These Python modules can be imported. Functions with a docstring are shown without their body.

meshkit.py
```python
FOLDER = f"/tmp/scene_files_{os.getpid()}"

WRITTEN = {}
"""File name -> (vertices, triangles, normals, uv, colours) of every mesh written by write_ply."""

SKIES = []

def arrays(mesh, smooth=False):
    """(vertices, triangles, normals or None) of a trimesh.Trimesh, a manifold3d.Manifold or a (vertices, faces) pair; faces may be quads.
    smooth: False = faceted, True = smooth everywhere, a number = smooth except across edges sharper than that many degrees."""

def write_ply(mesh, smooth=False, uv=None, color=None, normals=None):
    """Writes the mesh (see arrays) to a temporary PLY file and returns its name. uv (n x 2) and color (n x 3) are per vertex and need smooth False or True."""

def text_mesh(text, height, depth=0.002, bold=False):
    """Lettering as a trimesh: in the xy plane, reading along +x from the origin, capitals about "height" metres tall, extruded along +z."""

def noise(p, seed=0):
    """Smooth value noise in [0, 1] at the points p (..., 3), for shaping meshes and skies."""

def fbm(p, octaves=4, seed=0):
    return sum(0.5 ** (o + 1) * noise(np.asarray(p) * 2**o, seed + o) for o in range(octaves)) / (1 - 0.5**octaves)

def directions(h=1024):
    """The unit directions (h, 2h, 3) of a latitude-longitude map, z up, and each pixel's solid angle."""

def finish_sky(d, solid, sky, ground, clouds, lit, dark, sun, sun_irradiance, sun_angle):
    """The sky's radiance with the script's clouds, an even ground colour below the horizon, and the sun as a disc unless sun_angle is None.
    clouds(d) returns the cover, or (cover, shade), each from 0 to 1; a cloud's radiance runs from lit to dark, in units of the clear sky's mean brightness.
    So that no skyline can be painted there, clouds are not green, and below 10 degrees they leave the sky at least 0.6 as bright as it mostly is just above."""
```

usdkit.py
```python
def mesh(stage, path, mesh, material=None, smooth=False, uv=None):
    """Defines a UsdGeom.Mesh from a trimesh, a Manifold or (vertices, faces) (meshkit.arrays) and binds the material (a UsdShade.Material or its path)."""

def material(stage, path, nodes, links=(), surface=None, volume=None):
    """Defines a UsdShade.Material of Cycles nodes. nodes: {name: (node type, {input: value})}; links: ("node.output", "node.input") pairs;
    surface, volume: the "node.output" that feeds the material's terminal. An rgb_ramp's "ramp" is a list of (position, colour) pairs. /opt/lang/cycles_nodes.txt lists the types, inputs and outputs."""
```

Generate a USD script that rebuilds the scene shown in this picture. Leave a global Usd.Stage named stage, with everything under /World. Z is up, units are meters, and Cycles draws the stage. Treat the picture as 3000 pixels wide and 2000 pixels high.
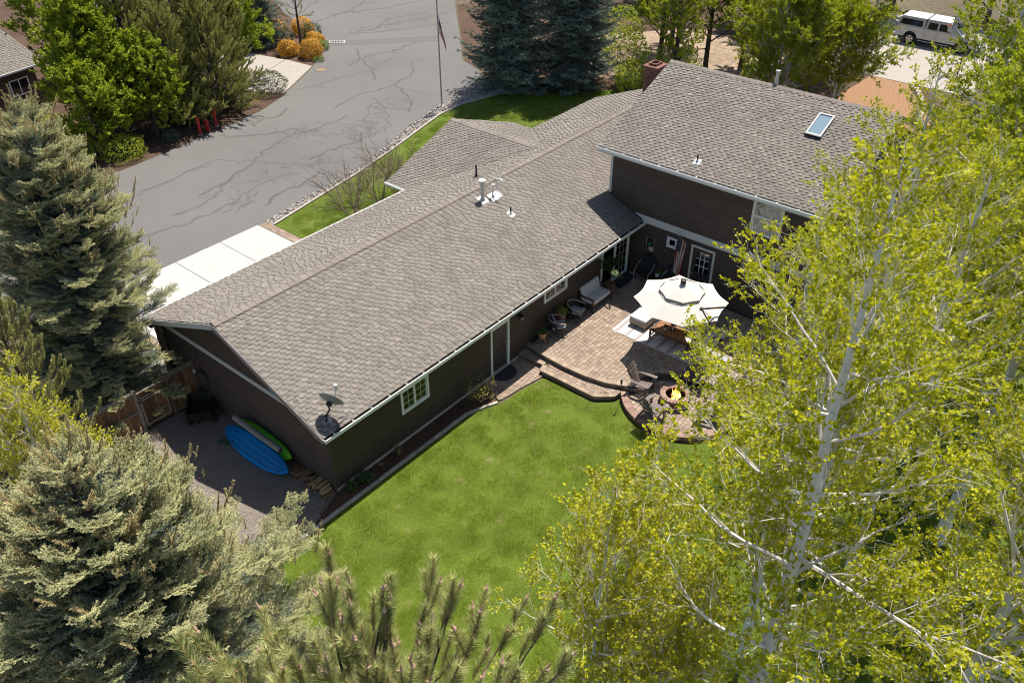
import math, numpy as np, trimesh, usdkit, meshkit
from pxr import Usd, UsdGeom, UsdLux, Gf, Sdf, Vt, UsdShade
from shapely.geometry import Polygon, Point, LineString, box as sbox
from shapely import affinity
from scipy.spatial.transform import Rotation as Rot

stage = Usd.Stage.CreateInMemory()
UsdGeom.Xform.Define(stage, '/World')
PI = math.pi
# ---------------------------------------------------------------- camera, sky, sun, exposure
EYE = np.array([-11.4035, -16.8829, 20.4264])
YAW, PITCH, ROLL, FPX = 0.6922022, 0.6342190, -0.00089, 2512.69
FW = np.array([math.cos(PITCH) * math.cos(YAW), math.cos(PITCH) * math.sin(YAW), -math.sin(PITCH)])
_r = np.cross(FW, [0, 0, 1]); _r /= np.linalg.norm(_r); _u = np.cross(_r, FW)
RT = _r * math.cos(ROLL) + _u * math.sin(ROLL); UP = -_r * math.sin(ROLL) + _u * math.cos(ROLL)
cam = UsdGeom.Camera.Define(stage, '/World/camera')
cam.CreateHorizontalApertureAttr(36.0); cam.CreateFocalLengthAttr(36.0 * FPX / 3000)
cam.CreateClippingRangeAttr(Gf.Vec2f(0.1, 5000))
M = np.eye(4); M[0, :3], M[1, :3], M[2, :3], M[3, :3] = RT, UP, -FW, EYE
cam.AddTransformOp().Set(Gf.Matrix4d(*M.ravel().tolist()))
cam.CreateExposureAttr(1.0)
SUN = np.array([0.43, 0.105, 1.0]); SUN /= np.linalg.norm(SUN)
sky = UsdLux.DomeLight.Define(stage, '/World/sky')
sm = usdkit.material(stage, '/World/Looks/sky', {"s": ("sky_texture", {"sky_type": "single_scattering", "sun_disc": False, "sun_elevation": math.asin(SUN[2]), "sun_rotation": math.atan2(SUN[0], SUN[1])}), "b": ("background_shader", {"strength": 0.072})}, [("s.color", "b.color")], surface="b.background")
UsdShade.MaterialBindingAPI.Apply(sky.GetPrim()).Bind(sm)
sun = UsdLux.DistantLight.Define(stage, '/World/sun')
sun.CreateIntensityAttr(1.1); sun.CreateAngleAttr(0.5); sun.CreateNormalizeAttr(True); sun.CreateColorAttr(Gf.Vec3f(1.0, 0.94, 0.845))
sx = np.cross([0, 1, 0], SUN); sx /= np.linalg.norm(sx); sy = np.cross(SUN, sx)
M = np.eye(4); M[0, :3], M[1, :3], M[2, :3] = sx, sy, SUN
sun.AddTransformOp().Set(Gf.Matrix4d(*M.ravel().tolist()))
for p, k, l in ((sky, 'structure', 'clear blue daylight sky'), (sun, 'structure', 'sun')):
    p.GetPrim().SetCustomDataByKey('kind', k)

# ---------------------------------------------------------------- helpers
used = {}
def numbered(path):
    n = used.get(path, 0); used[path] = n + 1
    return path if n == 0 else f'{path}_{n:03d}'
def cd(p, **kw):
    for k, v in kw.items():
        if v: p.SetCustomDataByKey(k, v)
    return p
def thing(name, label, cat, loc=(0, 0, 0), rotz=0, group=None, kind=None):
    x = UsdGeom.Xform.Define(stage, numbered('/World/' + name))
    if any(loc): x.AddTranslateOp().Set(Gf.Vec3d(*map(float, loc)))
    if rotz: x.AddRotateZOp().Set(math.degrees(rotz))
    return cd(x.GetPrim(), label=label, category=cat, group=group, kind=kind)
def struct(name, label=None):
    return cd(UsdGeom.Xform.Define(stage, numbered('/World/' + name)).GetPrim(), kind='structure', label=label)
def copy_of(root, loc, rotz=0, label=None, group=None, scale=None):
    was = root.GetCustomData(); base = root.GetName()
    x = UsdGeom.Xform.Define(stage, numbered('/World/' + base)); p = x.GetPrim()
    x.AddTranslateOp().Set(Gf.Vec3d(*map(float, loc)))
    x.AddRotateZOp().Set(math.degrees(rotz))
    if scale: x.AddScaleOp().Set(Gf.Vec3f(*scale))
    x.SetResetXformStack(False)
    p.GetReferences().AddInternalReference(root.GetPath()); p.SetInstanceable(True)
    return cd(p, label=label or was.get('label'), category=was['category'], group=group or was.get('group'))
def class_thing(name, label, cat, group=None):
    return thing(name, label, cat, group=group)
class MB:
    def __init__(s): s.v, s.f, s.t, s.n = [], [], [], 0
    def add(s, v, f, tone=0.5):
        v = np.asarray(v, float).reshape(-1, 3); f = np.asarray(f, int)
        if f.shape[1] == 4: f = np.vstack([f[:, [0, 1, 2]], f[:, [0, 2, 3]]])
        s.v.append(v); s.f.append(f + s.n); s.n += len(v)
        s.t.append(np.broadcast_to(np.asarray(tone, float), (len(v),)))
        return s
    def tm(s, m, tone=0.5): return s.add(m.vertices, m.faces, tone)
    def box(s, c, d, R=None, tone=0.5):
        d = np.asarray(d, float) / 2
        k = np.array([[-1,-1,-1],[1,-1,-1],[1,1,-1],[-1,1,-1],[-1,-1,1],[1,-1,1],[1,1,1],[-1,1,1]], float) * d
        if R is not None: k = k @ np.asarray(R).T
        return s.add(k + np.asarray(c, float), [[0,3,2,1],[4,5,6,7],[0,1,5,4],[1,2,6,5],[2,3,7,6],[3,0,4,7]], tone)
    def bb(s, x0, x1, y0, y1, z0, z1, tone=0.5):
        return s.box(((x0+x1)/2, (y0+y1)/2, (z0+z1)/2), (abs(x1-x0), abs(y1-y0), abs(z1-z0)), None, tone)
    def rbox(s, c, d, r=0.03, R=None, tone=0.5, seg=2):
        d = np.asarray(d, float); r = min(r, d.min() * 0.49)
        sp = trimesh.creation.icosphere(1, r).vertices
        pts = np.vstack([sp + (np.array([i, j, k]) * (d / 2 - r)) for i in (-1, 1) for j in (-1, 1) for k in (-1, 1)])
        h = trimesh.convex.convex_hull(pts); v = h.vertices
        if R is not None: v = v @ np.asarray(R).T
        return s.add(v + np.asarray(c, float), h.faces, tone)
    def beam(s, a, b, w, h, up=(0, 0, 1), tone=0.5):
        a, b = np.asarray(a, float), np.asarray(b, float); x = b - a; L = np.linalg.norm(x); x /= L
        y = np.cross(up, x); y /= np.linalg.norm(y); z = np.cross(x, y)
        return s.box((a + b) / 2, (L, w, h), np.stack([x, y, z], 1), tone)
    def tube(s, pts, radii, sides=6, tone=0.5, cap=True):
        p = np.asarray(pts, float); n = len(p)
        r = np.broadcast_to(np.asarray(radii, float), (n,))
        t = np.gradient(p, axis=0); t /= np.linalg.norm(t, axis=1, keepdims=True) + 1e-12
        ref = np.array([0, 0, 1.0]) if abs(t[:, 2]).mean() < 0.8 else np.array([1.0, 0, 0])
        a = np.cross(t, ref); a /= np.linalg.norm(a, axis=1, keepdims=True) + 1e-12
        b = np.cross(t, a); g = np.arange(sides) * 2 * PI / sides
        v = p[:, None] + r[:, None, None] * (np.cos(g)[None, :, None] * a[:, None] + np.sin(g)[None, :, None] * b[:, None])
        i, j = np.meshgrid(np.arange(n - 1), np.arange(sides), indexing='ij'); k = (j + 1) % sides
        q = np.stack([i*sides+j, i*sides+k, (i+1)*sides+k, (i+1)*sides+j], -1).reshape(-1, 4)
        f = np.vstack([q[:, [0, 1, 2]], q[:, [0, 2, 3]]]); v = v.reshape(-1, 3)
        if cap:
            e = (n - 1) * sides
            f = np.vstack([f, [[0, m + 1, m] for m in range(1, sides - 1)], [[e, e + m, e + m + 1] for m in range(1, sides - 1)]])
        tt = np.repeat(np.broadcast_to(np.asarray(tone, float), (n,)), sides)
        return s.add(v, f[:, ::-1], tt)
    def prism(s, poly, z0, z1, tone=0.5):
        for g in getattr(poly if hasattr(poly, 'geom_type') else Polygon(poly), 'geoms', [poly if hasattr(poly, 'geom_type') else Polygon(poly)]):
            if g.geom_type != 'Polygon' or g.area < 1e-6: continue
            m = trimesh.creation.extrude_polygon(g, z1 - z0, engine='earcut'); m.apply_translation([0, 0, z0]); s.tm(m, tone)
        return s
    def sheet(s, poly, z, tone=0.5):
        g0 = poly if hasattr(poly, 'geom_type') else Polygon(poly)
        for g in getattr(g0, 'geoms', [g0]):
            if g.geom_type != 'Polygon' or g.area < 1e-6: continue
            v, f = trimesh.creation.triangulate_polygon(g, engine='earcut')
            f = np.asarray(f); a = v[f[:, 1]] - v[f[:, 0]]; b = v[f[:, 2]] - v[f[:, 0]]
            fl = (a[:, 0] * b[:, 1] - a[:, 1] * b[:, 0]) < 0; f[fl] = f[fl][:, ::-1]
            s.add(np.c_[v, np.full(len(v), z)], f, tone)
        return s
    def lathe(s, prof, c=(0, 0, 0), seg=16, tone=0.5, R=None):
        p = np.asarray(prof, float); g = np.arange(seg) * 2 * PI / seg; n = len(p)
        v = np.stack([p[:, 0][:, None] * np.cos(g), p[:, 0][:, None] * np.sin(g), np.repeat(p[:, 1][:, None], seg, 1)], -1).reshape(-1, 3)
        i, j = np.meshgrid(np.arange(n - 1), np.arange(seg), indexing='ij'); k = (j + 1) % seg
        q = np.stack([i*seg+j, i*seg+k, (i+1)*seg+k, (i+1)*seg+j], -1).reshape(-1, 4)
        if R is not None: v = v @ np.asarray(R).T
        return s.add(v + np.asarray(c, float), q, tone)
    def quad(s, a, b, c, d, tone=0.5): return s.add([a, b, c, d], [[0, 1, 2], [0, 2, 3]], tone)
    def mesh(s): return np.vstack(s.v), np.vstack(s.f)
    def tones(s): return np.concatenate(s.t)
def P_(p): return p if isinstance(p, str) else str(p.GetPath())
def part(parent, name, mb, mat, smooth=False, label=None, kind=None, cat=None, group=None):
    path = numbered(f'{P_(parent)}/{name}')
    v, f = mb.mesh(); tn = mb.tones()
    m = usdkit.mesh(stage, path, (v, f), mat, smooth=True if smooth is True else False)
    if smooth not in (True, False):
        m = usdkit.mesh(stage, path, (v, f), mat, smooth=smooth); tn = tn[:1]
    uni = np.ptp(tn) < 1e-6
    pv = UsdGeom.PrimvarsAPI(m).CreatePrimvar('tone', Sdf.ValueTypeNames.FloatArray, 'constant' if uni else 'vertex')
    pv.Set(Vt.FloatArray.FromNumpy(np.asarray(tn[:1] if uni else tn, np.float32)))
    return cd(m.GetPrim(), label=label, kind=kind, category=cat, group=group)
def top(name, mb, mat, label, cat, smooth=False, group=None, kind=None):
    return part('/World', name, mb, mat, smooth, label, kind, cat, group)
def instancer(parent, name, protos, pos, rot, scale, idx, kind='stuff', label=None):
    """protos: list of prim paths, or list of (name, [(child, MB, mat)]) to build under this instancer"""
    path = numbered(f'{P_(parent)}/{name}'); pi = UsdGeom.PointInstancer.Define(stage, path)
    targets = []
    for p in protos:
        if isinstance(p, str): targets.append(p); continue
        if len(p[1]) == 1: part(path, p[0], p[1][0][1], p[1][0][2]); targets.append(f'{path}/{p[0]}')
        else:
            UsdGeom.Xform.Define(stage, f'{path}/{p[0]}'); targets.append(f'{path}/{p[0]}')
            for ch, mb, mt in p[1]: part(f'{path}/{p[0]}', ch, mb, mt)
    rel = pi.CreatePrototypesRel()
    for t in targets: rel.AddTarget(t)
    pi.CreatePositionsAttr(Vt.Vec3fArray.FromNumpy(np.asarray(pos, np.float32)))
    pi.CreateOrientationsAttr(Vt.QuathArray.FromNumpy(rot.as_quat().astype(np.float16)))
    scale = np.asarray(scale, float); scale = np.repeat(scale[:, None], 3, 1) if scale.ndim == 1 else scale
    pi.CreateScalesAttr(Vt.Vec3fArray.FromNumpy(scale.astype(np.float32)))
    pi.CreateProtoIndicesAttr(Vt.IntArray.FromNumpy(np.asarray(idx, np.int32)))
    cd(pi.GetPrim(), kind=kind, label=label)
    return targets
def unit(a): a = np.asarray(a, float); return a / (np.linalg.norm(a, axis=-1, keepdims=True) + 1e-12)
def frames(d, rng, roll=0.6):
    """rotations whose x axis is d and whose z axis is up-ish with a random roll"""
    d = unit(d); u = np.zeros_like(d); u[:, 2] = 1
    y = np.cross(u, d); bad = np.linalg.norm(y, axis=1) < 0.05; y[bad] = [0, 1, 0]; y = unit(y)
    y -= d * (y * d).sum(1, keepdims=True); y = unit(y); z = np.cross(d, y)
    a = rng.normal(0, roll, len(d))[:, None]
    y2 = y * np.cos(a) + z * np.sin(a); z2 = np.cross(d, y2)
    return Rot.from_matrix(np.stack([d, y2, z2], -1))

# ---------------------------------------------------------------- materials
MATS = {}
SC = dict(aspen_leaf=.92, aspen_leaf_young=.92, broad_leaf=.95, poplar_leaf=.95, aspen_bark=1, aspen_twig=1, spruce_needle=1.15, spruce_needle_blue_shade=1.1, spruce_needle_dark=1, pine_needle=1, pine_needle_olive=1, siding=1, wall_core=1, shoot_bark=1, spirea_leaf=1, asphalt=.72, asphalt_patch=.72, crack_tar=1.05, turf=.66, grass_blade=.78, gravel=.72, pebble=.7, white_trim=.8, grey_trim=.9, canopy_cloth=.74, shingle=1, fence_cedar=1, fence_rail=.9, kayak_blue=1, kayak_green=.9, earth=.7, dry_ground=.8)
def mat(name, lo, hi=None, rough=0.7, noise=0.0, scale=8.0, bump=0.0, bscale=None, spec=0.4, metal=0.0, rnd=False, trans=0.0, tcol=None, stretch=None, big=0.0, bigscale=0.4, wear=None, dist=0.01, edge=None):
    """lo..hi mixed by the mesh's tone (or the instance's random), varied by noise in object space; trans: translucent share"""
    hi = hi or lo; k = SC.get(name, 0.73); lo, hi = tuple(c * k for c in lo), tuple(c * k for c in hi)
    n = {"at": ("attribute", {"attribute": "tone"}), "r": ("rgb_ramp", {"ramp": [(0, lo), (1, hi)] if edge is None else [(0, edge), (.05, edge), (.07, lo), (1, hi)]}), "p": ("principled_bsdf", {"roughness": rough, "specular_ior_level": spec, "metallic": metal})}
    L = []; src = "at.fac"
    if rnd:
        n["oi"] = ("object_info", {}); n["mx"] = ("math", {"math_type": "multiply_add", "value2": 0.5, "value3": 0.0})
        n["m2"] = ("math", {"math_type": "multiply_add", "value2": 0.5}); L += [("oi.random", "mx.value1"), ("at.fac", "m2.value1"), ("mx.value", "m2.value3")]; src = "m2.value"
    L.append((src, "r.fac")); col = "r.color"
    n["g"] = ("geometry", {}); pos = "g.position"
    if stretch:
        n["mp"] = ("mapping", {"scale": stretch}); L.append(("g.position", "mp.vector")); pos = "mp.vector"
    if noise:
        n["n1"] = ("noise_texture", {"scale": scale, "detail": 5.0, "roughness": 0.6}); L.append((pos, "n1.vector"))
        n["mr"] = ("map_range", {"from_min": 0.3, "from_max": 0.7, "to_min": 1 - noise, "to_max": 1 + noise}); L.append(("n1.fac", "mr.value"))
        n["mu"] = ("vector_math", {"math_type": "scale"}); L += [(col, "mu.vector1"), ("mr.result", "mu.scale")]; col = "mu.vector"
    if big:
        n["n2"] = ("noise_texture", {"scale": bigscale, "detail": 3.0}); L.append(("g.position", "n2.vector"))
        n["mr2"] = ("map_range", {"from_min": 0.3, "from_max": 0.7, "to_min": 1 - big, "to_max": 1 + big}); L.append(("n2.fac", "mr2.value"))
        n["mu2"] = ("vector_math", {"math_type": "scale"}); L += [(col, "mu2.vector1"), ("mr2.result", "mu2.scale")]; col = "mu2.vector"
    if wear:
        wc, wscale, w0, w1 = wear
        n["n3"] = ("noise_texture", {"scale": wscale, "detail": 4.0, "roughness": 0.65}); L.append(("g.position", "n3.vector"))
        n["mr3"] = ("map_range", {"from_min": w0, "from_max": w1, "clamp": True}); L.append(("n3.fac", "mr3.value"))
        n["wm"] = ("mix_color", {"b": wc}); L += [("mr3.result", "wm.fac"), (col, "wm.a")]; col = "wm.result"
    L.append((col, "p.base_color"))
    if bump:
        n["n4"] = ("noise_texture", {"scale": bscale or scale * 3, "detail": 4.0}); L.append((pos, "n4.vector"))
        n["b"] = ("bump", {"strength": bump, "distance": dist}); L += [("n4.fac", "b.height"), ("b.normal", "p.normal")]
    out = "p.BSDF"
    if trans:
        n["tc"] = ("mix_color", {"blend_type": "multiply", "fac": 1.0, "b": tcol or (1, 1, 1)}); L.append((col, "tc.a"))
        n["tb"] = ("translucent_bsdf", {}); L.append(("tc.result", "tb.color"))
        n["mc"] = ("mix_closure", {"fac": trans}); L += [("p.BSDF", "mc.closure1"), ("tb.BSDF", "mc.closure2")]; out = "mc.closure"
    MATS[name] = usdkit.material(stage, '/World/Looks/' + name, n, L, surface=out)
    return MATS[name]
def glass(name, tint=(0.9, 0.95, 1.0), fac=None, rough=0.02):
    n = {"t": ("transparent_bsdf", {"color": tint}), "g": ("glossy_bsdf", {"roughness": rough, "color": (1, 1, 1)}), "f": ("fresnel", {"IOR": 1.55}), "m": ("mix_closure", {})}
    MATS[name] = usdkit.material(stage, '/World/Looks/' + name, n, [("f.fac", "m.fac"), ("t.BSDF", "m.closure1"), ("g.BSDF", "m.closure2")], surface="m.closure"); return MATS[name]
SHING = mat('shingle', (0.142, 0.126, 0.110), (0.236, 0.213, 0.187), 0.95, noise=0.12, scale=60, bump=0.4, bscale=160, spec=0.15, big=0.05, bigscale=0.5, wear=((0.136, 0.122, 0.108), 0.45, 0.50, 0.85), edge=(0.022, 0.019, 0.017))  # edge stop: dark cut asphalt that also paints the shadow dashes at tab butts
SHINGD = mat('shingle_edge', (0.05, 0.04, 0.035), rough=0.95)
CAP = mat('ridge_cap', (0.25, 0.215, 0.19), (0.35, 0.305, 0.27), 0.95, noise=0.2, scale=60, spec=0.15)
SIDING = mat('siding', (0.052, 0.038, 0.031), (0.063, 0.046, 0.037), 0.6, noise=0.12, scale=3, bump=0.15, bscale=40, spec=0.3)
WALLD = mat('wall_core', (0.03, 0.022, 0.018), rough=0.8)
WHITE = mat('white_trim', (0.78, 0.78, 0.76), rough=0.45, noise=0.04, scale=6)
GREYT = mat('grey_trim', (0.50, 0.50, 0.47), rough=0.55, noise=0.06, scale=6)
RAKE = mat('rake_board', (0.30, 0.275, 0.25), rough=0.6, noise=0.06, scale=6)
DARKG = mat('gutter_inside', (0.06, 0.05, 0.045), rough=0.8, noise=0.3, scale=9)
DOORB = mat('door_paint', (0.042, 0.034, 0.03), rough=0.4)
BLACK = mat('black_metal', (0.018, 0.018, 0.019), rough=0.45)
BLACKR = mat('black_rubber', (0.025, 0.025, 0.026), (0.05, 0.05, 0.05), rough=0.9, noise=0.5, scale=60)
METAL = mat('galvanised', (0.62, 0.63, 0.64), rough=0.35, metal=0.85, noise=0.1, scale=20)
ROOM = mat('room_dark', (0.05, 0.045, 0.04), (0.12, 0.11, 0.10), rough=0.9)
CURT = mat('curtain', (0.22, 0.19, 0.155), rough=0.9)
GLASS = glass('window_glass', (0.75, 0.8, 0.8))
SKYG = glass('skylight_glass', (0.72, 0.82, 0.9))
BRICK = mat('brick', (0.17, 0.065, 0.045), (0.30, 0.14, 0.10), 0.9, noise=0.2, scale=25, bump=0.4, bscale=70)
PAVER = mat('paver', (0.28, 0.205, 0.155), (0.43, 0.34, 0.265), 0.92, noise=0.14, scale=14, bump=0.4, bscale=90, spec=0.2, big=0.08, bigscale=0.7, wear=((0.15, 0.11, 0.08), 1.1, 0.60, 0.85))
PAVERR = mat('paver_red', (0.25, 0.155, 0.12), (0.40, 0.275, 0.22), 0.92, noise=0.15, scale=14, bump=0.4, bscale=90)
WALLST = mat('step_block', (0.17, 0.115, 0.08), (0.27, 0.19, 0.135), 0.95, noise=0.25, scale=18, bump=0.8, bscale=45)
SAND = mat('joint_sand', (0.13, 0.10, 0.075), rough=1.0, noise=0.3, scale=30)
CONC = mat('concrete', (0.50, 0.485, 0.46), rough=0.85, noise=0.07, scale=2.2, bump=0.15, bscale=60, wear=((0.44, 0.42, 0.39), 0.8, 0.55, 0.85))
CONC2 = mat('concrete_old', (0.40, 0.36, 0.32), rough=0.9, noise=0.1, scale=2.5)
ASPH = mat('asphalt', (0.168, 0.161, 0.154), rough=0.9, noise=0.22, scale=26, bump=0.5, bscale=120, spec=0.25, big=0.09, bigscale=0.16, wear=((0.128, 0.121, 0.115), 0.5, 0.50, 0.74))
CRACK = mat('crack_tar', (0.068, 0.064, 0.061), (0.088, 0.083, 0.079), rough=0.85, noise=0.25, scale=6)
GRAVEL = mat('gravel', (0.215, 0.18, 0.155), (0.31, 0.265, 0.23), 0.95, noise=0.5, scale=19, bump=1.0, bscale=55, dist=0.03, big=0.1, bigscale=0.8)
PEB = mat('pebble', (0.13, 0.11, 0.095), (0.40, 0.345, 0.30), 0.95, rnd=True)
ROCK = mat('cobble', (0.24, 0.21, 0.185), (0.62, 0.58, 0.53), 0.9, rnd=True, noise=0.15, scale=15)
MULCH = mat('mulch', (0.060, 0.036, 0.024), (0.15, 0.085, 0.05), 0.97, noise=0.55, scale=11, bump=1.0, bscale=30, dist=0.05, big=0.25, bigscale=0.5)
CHIP = mat('bark_chip', (0.05, 0.028, 0.018), (0.20, 0.11, 0.065), 0.95, rnd=True)
BARKG = mat('bark_ground', (0.30, 0.165, 0.085), (0.38, 0.22, 0.12), 0.97, noise=0.35, scale=9, bump=0.8, bscale=30, dist=0.04)
EARTH = mat('earth', (0.11, 0.085, 0.05), (0.15, 0.12, 0.07), 0.97, noise=0.4, scale=3, big=0.3, bigscale=0.15)
DRYG = mat('dry_ground', (0.30, 0.22, 0.155), rough=0.97, noise=0.4, scale=2.5, big=0.2, bigscale=0.3)
TURF = mat('turf', (0.10, 0.155, 0.005), (0.135, 0.19, 0.01), 0.95, noise=0.55, scale=18, bump=0.8, bscale=60, dist=0.03, big=0.15, bigscale=0.7, wear=((0.21, 0.175, 0.08), 1.3, 0.60, 0.80))
BLADE = mat('grass_blade', (0.125, 0.205, 0.004), (0.315, 0.405, 0.014), 0.6, rnd=True, trans=0.25, big=0.10, bigscale=0.5, noise=0.22, scale=5, spec=0.2, wear=((0.36, 0.33, 0.10), 7.0, 0.56, 0.72))
EDGE = mat('edging_stone', (0.36, 0.32, 0.27), (0.48, 0.43, 0.37), 0.92, noise=0.2, scale=10)
FENCE = mat('fence_cedar', (0.085, 0.045, 0.024), (0.25, 0.135, 0.065), 0.85, noise=0.45, scale=3.5, stretch=(6, 6, 0.6), bump=0.5, bscale=6)
FENCEG = mat('fence_rail', (0.15, 0.105, 0.075), (0.30, 0.25, 0.21), 0.9, noise=0.35, scale=4, stretch=(0.6, 6, 6))
STEELT = mat('gate_frame', (0.40, 0.35, 0.27), rough=0.5, noise=0.15, scale=10)
FIREW = mat('split_wood', (0.22, 0.12, 0.065), (0.52, 0.36, 0.21), 0.9, noise=0.3, scale=9, stretch=(1, 7, 7), bump=0.4, bscale=20)
BLUE = mat('kayak_blue', (0.002, 0.17, 0.46), rough=0.45, noise=0.1, scale=2.5, spec=0.2)
BLUED = mat('kayak_blue_dark', (0.005, 0.07, 0.22), rough=0.4)
GREEN = mat('kayak_green', (0.10, 0.46, 0.012), rough=0.4, noise=0.1, scale=3)
CARPET = mat('carpet_roll', (0.33, 0.29, 0.26), (0.42, 0.37, 0.33), 0.95, noise=0.25, scale=40)
GCLOTH = mat('green_pad', (0.06, 0.12, 0.075), rough=0.9, noise=0.2, scale=12)
ORANGE = mat('orange_hub', (0.75, 0.13, 0.02), rough=0.45)
RED = mat('red_paint', (0.48, 0.022, 0.018), rough=0.45, noise=0.15, scale=8)
CUSH = mat('cushion_white', (0.66, 0.665, 0.66), rough=0.92, noise=0.05, scale=12)
CUSHG = mat('cushion_grey', (0.30, 0.315, 0.32), rough=0.95, noise=0.1, scale=20)
CUSHD = mat('sling_dark', (0.03, 0.033, 0.036), rough=0.9)
NAVY = mat('pillow_navy', (0.022, 0.035, 0.10), rough=0.9)
WOODL = mat('pale_wood', (0.46, 0.36, 0.26), rough=0.6, noise=0.2, scale=8)
WOODB = mat('brown_wood', (0.06, 0.033, 0.02), (0.10, 0.055, 0.033), rough=0.6, noise=0.2, scale=8)
TABLE = mat('table_wood', (0.25, 0.095, 0.035), (0.38, 0.16, 0.06), rough=0.45, noise=0.2, scale=10)
WICK = mat('tan_wicker', (0.36, 0.29, 0.215), (0.45, 0.37, 0.28), 0.85, noise=0.25, scale=50, stretch=(1, 1, 4))
CANVAS = mat('canopy_cloth', (0.70, 0.665, 0.62), rough=0.9, noise=0.03, scale=3, trans=0.12)
BRONZE = mat('bronze_metal', (0.085, 0.062, 0.05), rough=0.4)
PADG = mat('base_pad', (0.34, 0.36, 0.38), rough=0.6, noise=0.06, scale=9)
RUGL = mat('rug_pale', (0.62, 0.57, 0.54), (0.74, 0.70, 0.68), 0.95, noise=0.25, scale=18, stretch=(6, 0.4, 1))
RUGD = mat('rug_band', (0.40, 0.35, 0.34), rough=0.95, noise=0.3, scale=22, stretch=(6, 0.4, 1))
ADIR = mat('adirondack_resin', (0.14, 0.105, 0.095), (0.19, 0.15, 0.135), 0.6, noise=0.12, scale=10)
CHARC = mat('charcoal', (0.012, 0.011, 0.01), rough=0.95)
TERRA = mat('woven_pot', (0.25, 0.15, 0.09), (0.33, 0.21, 0.13), 0.85, noise=0.2, scale=30)
TANPOT = mat('tan_pot', (0.50, 0.29, 0.14), rough=0.6)
PINKST = mat('mauve_stool', (0.30, 0.16, 0.15), rough=0.8)
WPOT = mat('white_pot', (0.75, 0.75, 0.73), rough=0.4)
FLAGR = mat('flag_red', (0.42, 0.012, 0.035), rough=0.8, trans=0.2)
FLAGW = mat('flag_white', (0.72, 0.70, 0.68), rough=0.8, trans=0.2)
FLAGB = mat('flag_blue', (0.018, 0.028, 0.11), rough=0.8, trans=0.1)
POLE = mat('pole_metal', (0.45, 0.44, 0.42), rough=0.35, metal=0.7)
DISH = mat('dish_grey', (0.30, 0.30, 0.295), rough=0.45)
PICT = mat('picture_dark', (0.02, 0.02, 0.02), rough=0.3)
PICG = mat('picture_green', (0.03, 0.20, 0.07), rough=0.5)
TRUCK = mat('truck_paint', (0.52, 0.50, 0.475), rough=0.28, metal=0.25)
TRUCKW = mat('truck_roof', (0.82, 0.82, 0.82), rough=0.3)
TINT = mat('tinted_glass', (0.014, 0.012, 0.012), rough=0.08, spec=0.7)
TYRE = mat('tyre', (0.02, 0.02, 0.02), rough=0.9)
CHROME = mat('alloy', (0.72, 0.71, 0.69), rough=0.25, metal=0.9)
TAIL = mat('tail_lamp', (0.5, 0.015, 0.02), rough=0.25)
ASPB = mat('aspen_bark', (0.47, 0.45, 0.41), (0.56, 0.54, 0.50), 0.8, noise=0.10, scale=5, stretch=(1, 1, 3), wear=((0.045, 0.04, 0.036), 7.0, 0.68, 0.74), bump=0.2)
TWIGB = mat('aspen_twig', (0.46, 0.41, 0.35), (0.68, 0.64, 0.58), 0.8, noise=0.15, scale=8)
ASPL = mat('aspen_leaf', (0.28, 0.315, 0.006), (0.66, 0.625, 0.028), 0.6, rnd=True, trans=0.45, tcol=(1.0, 1.03, 0.45), spec=0.15)
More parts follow.
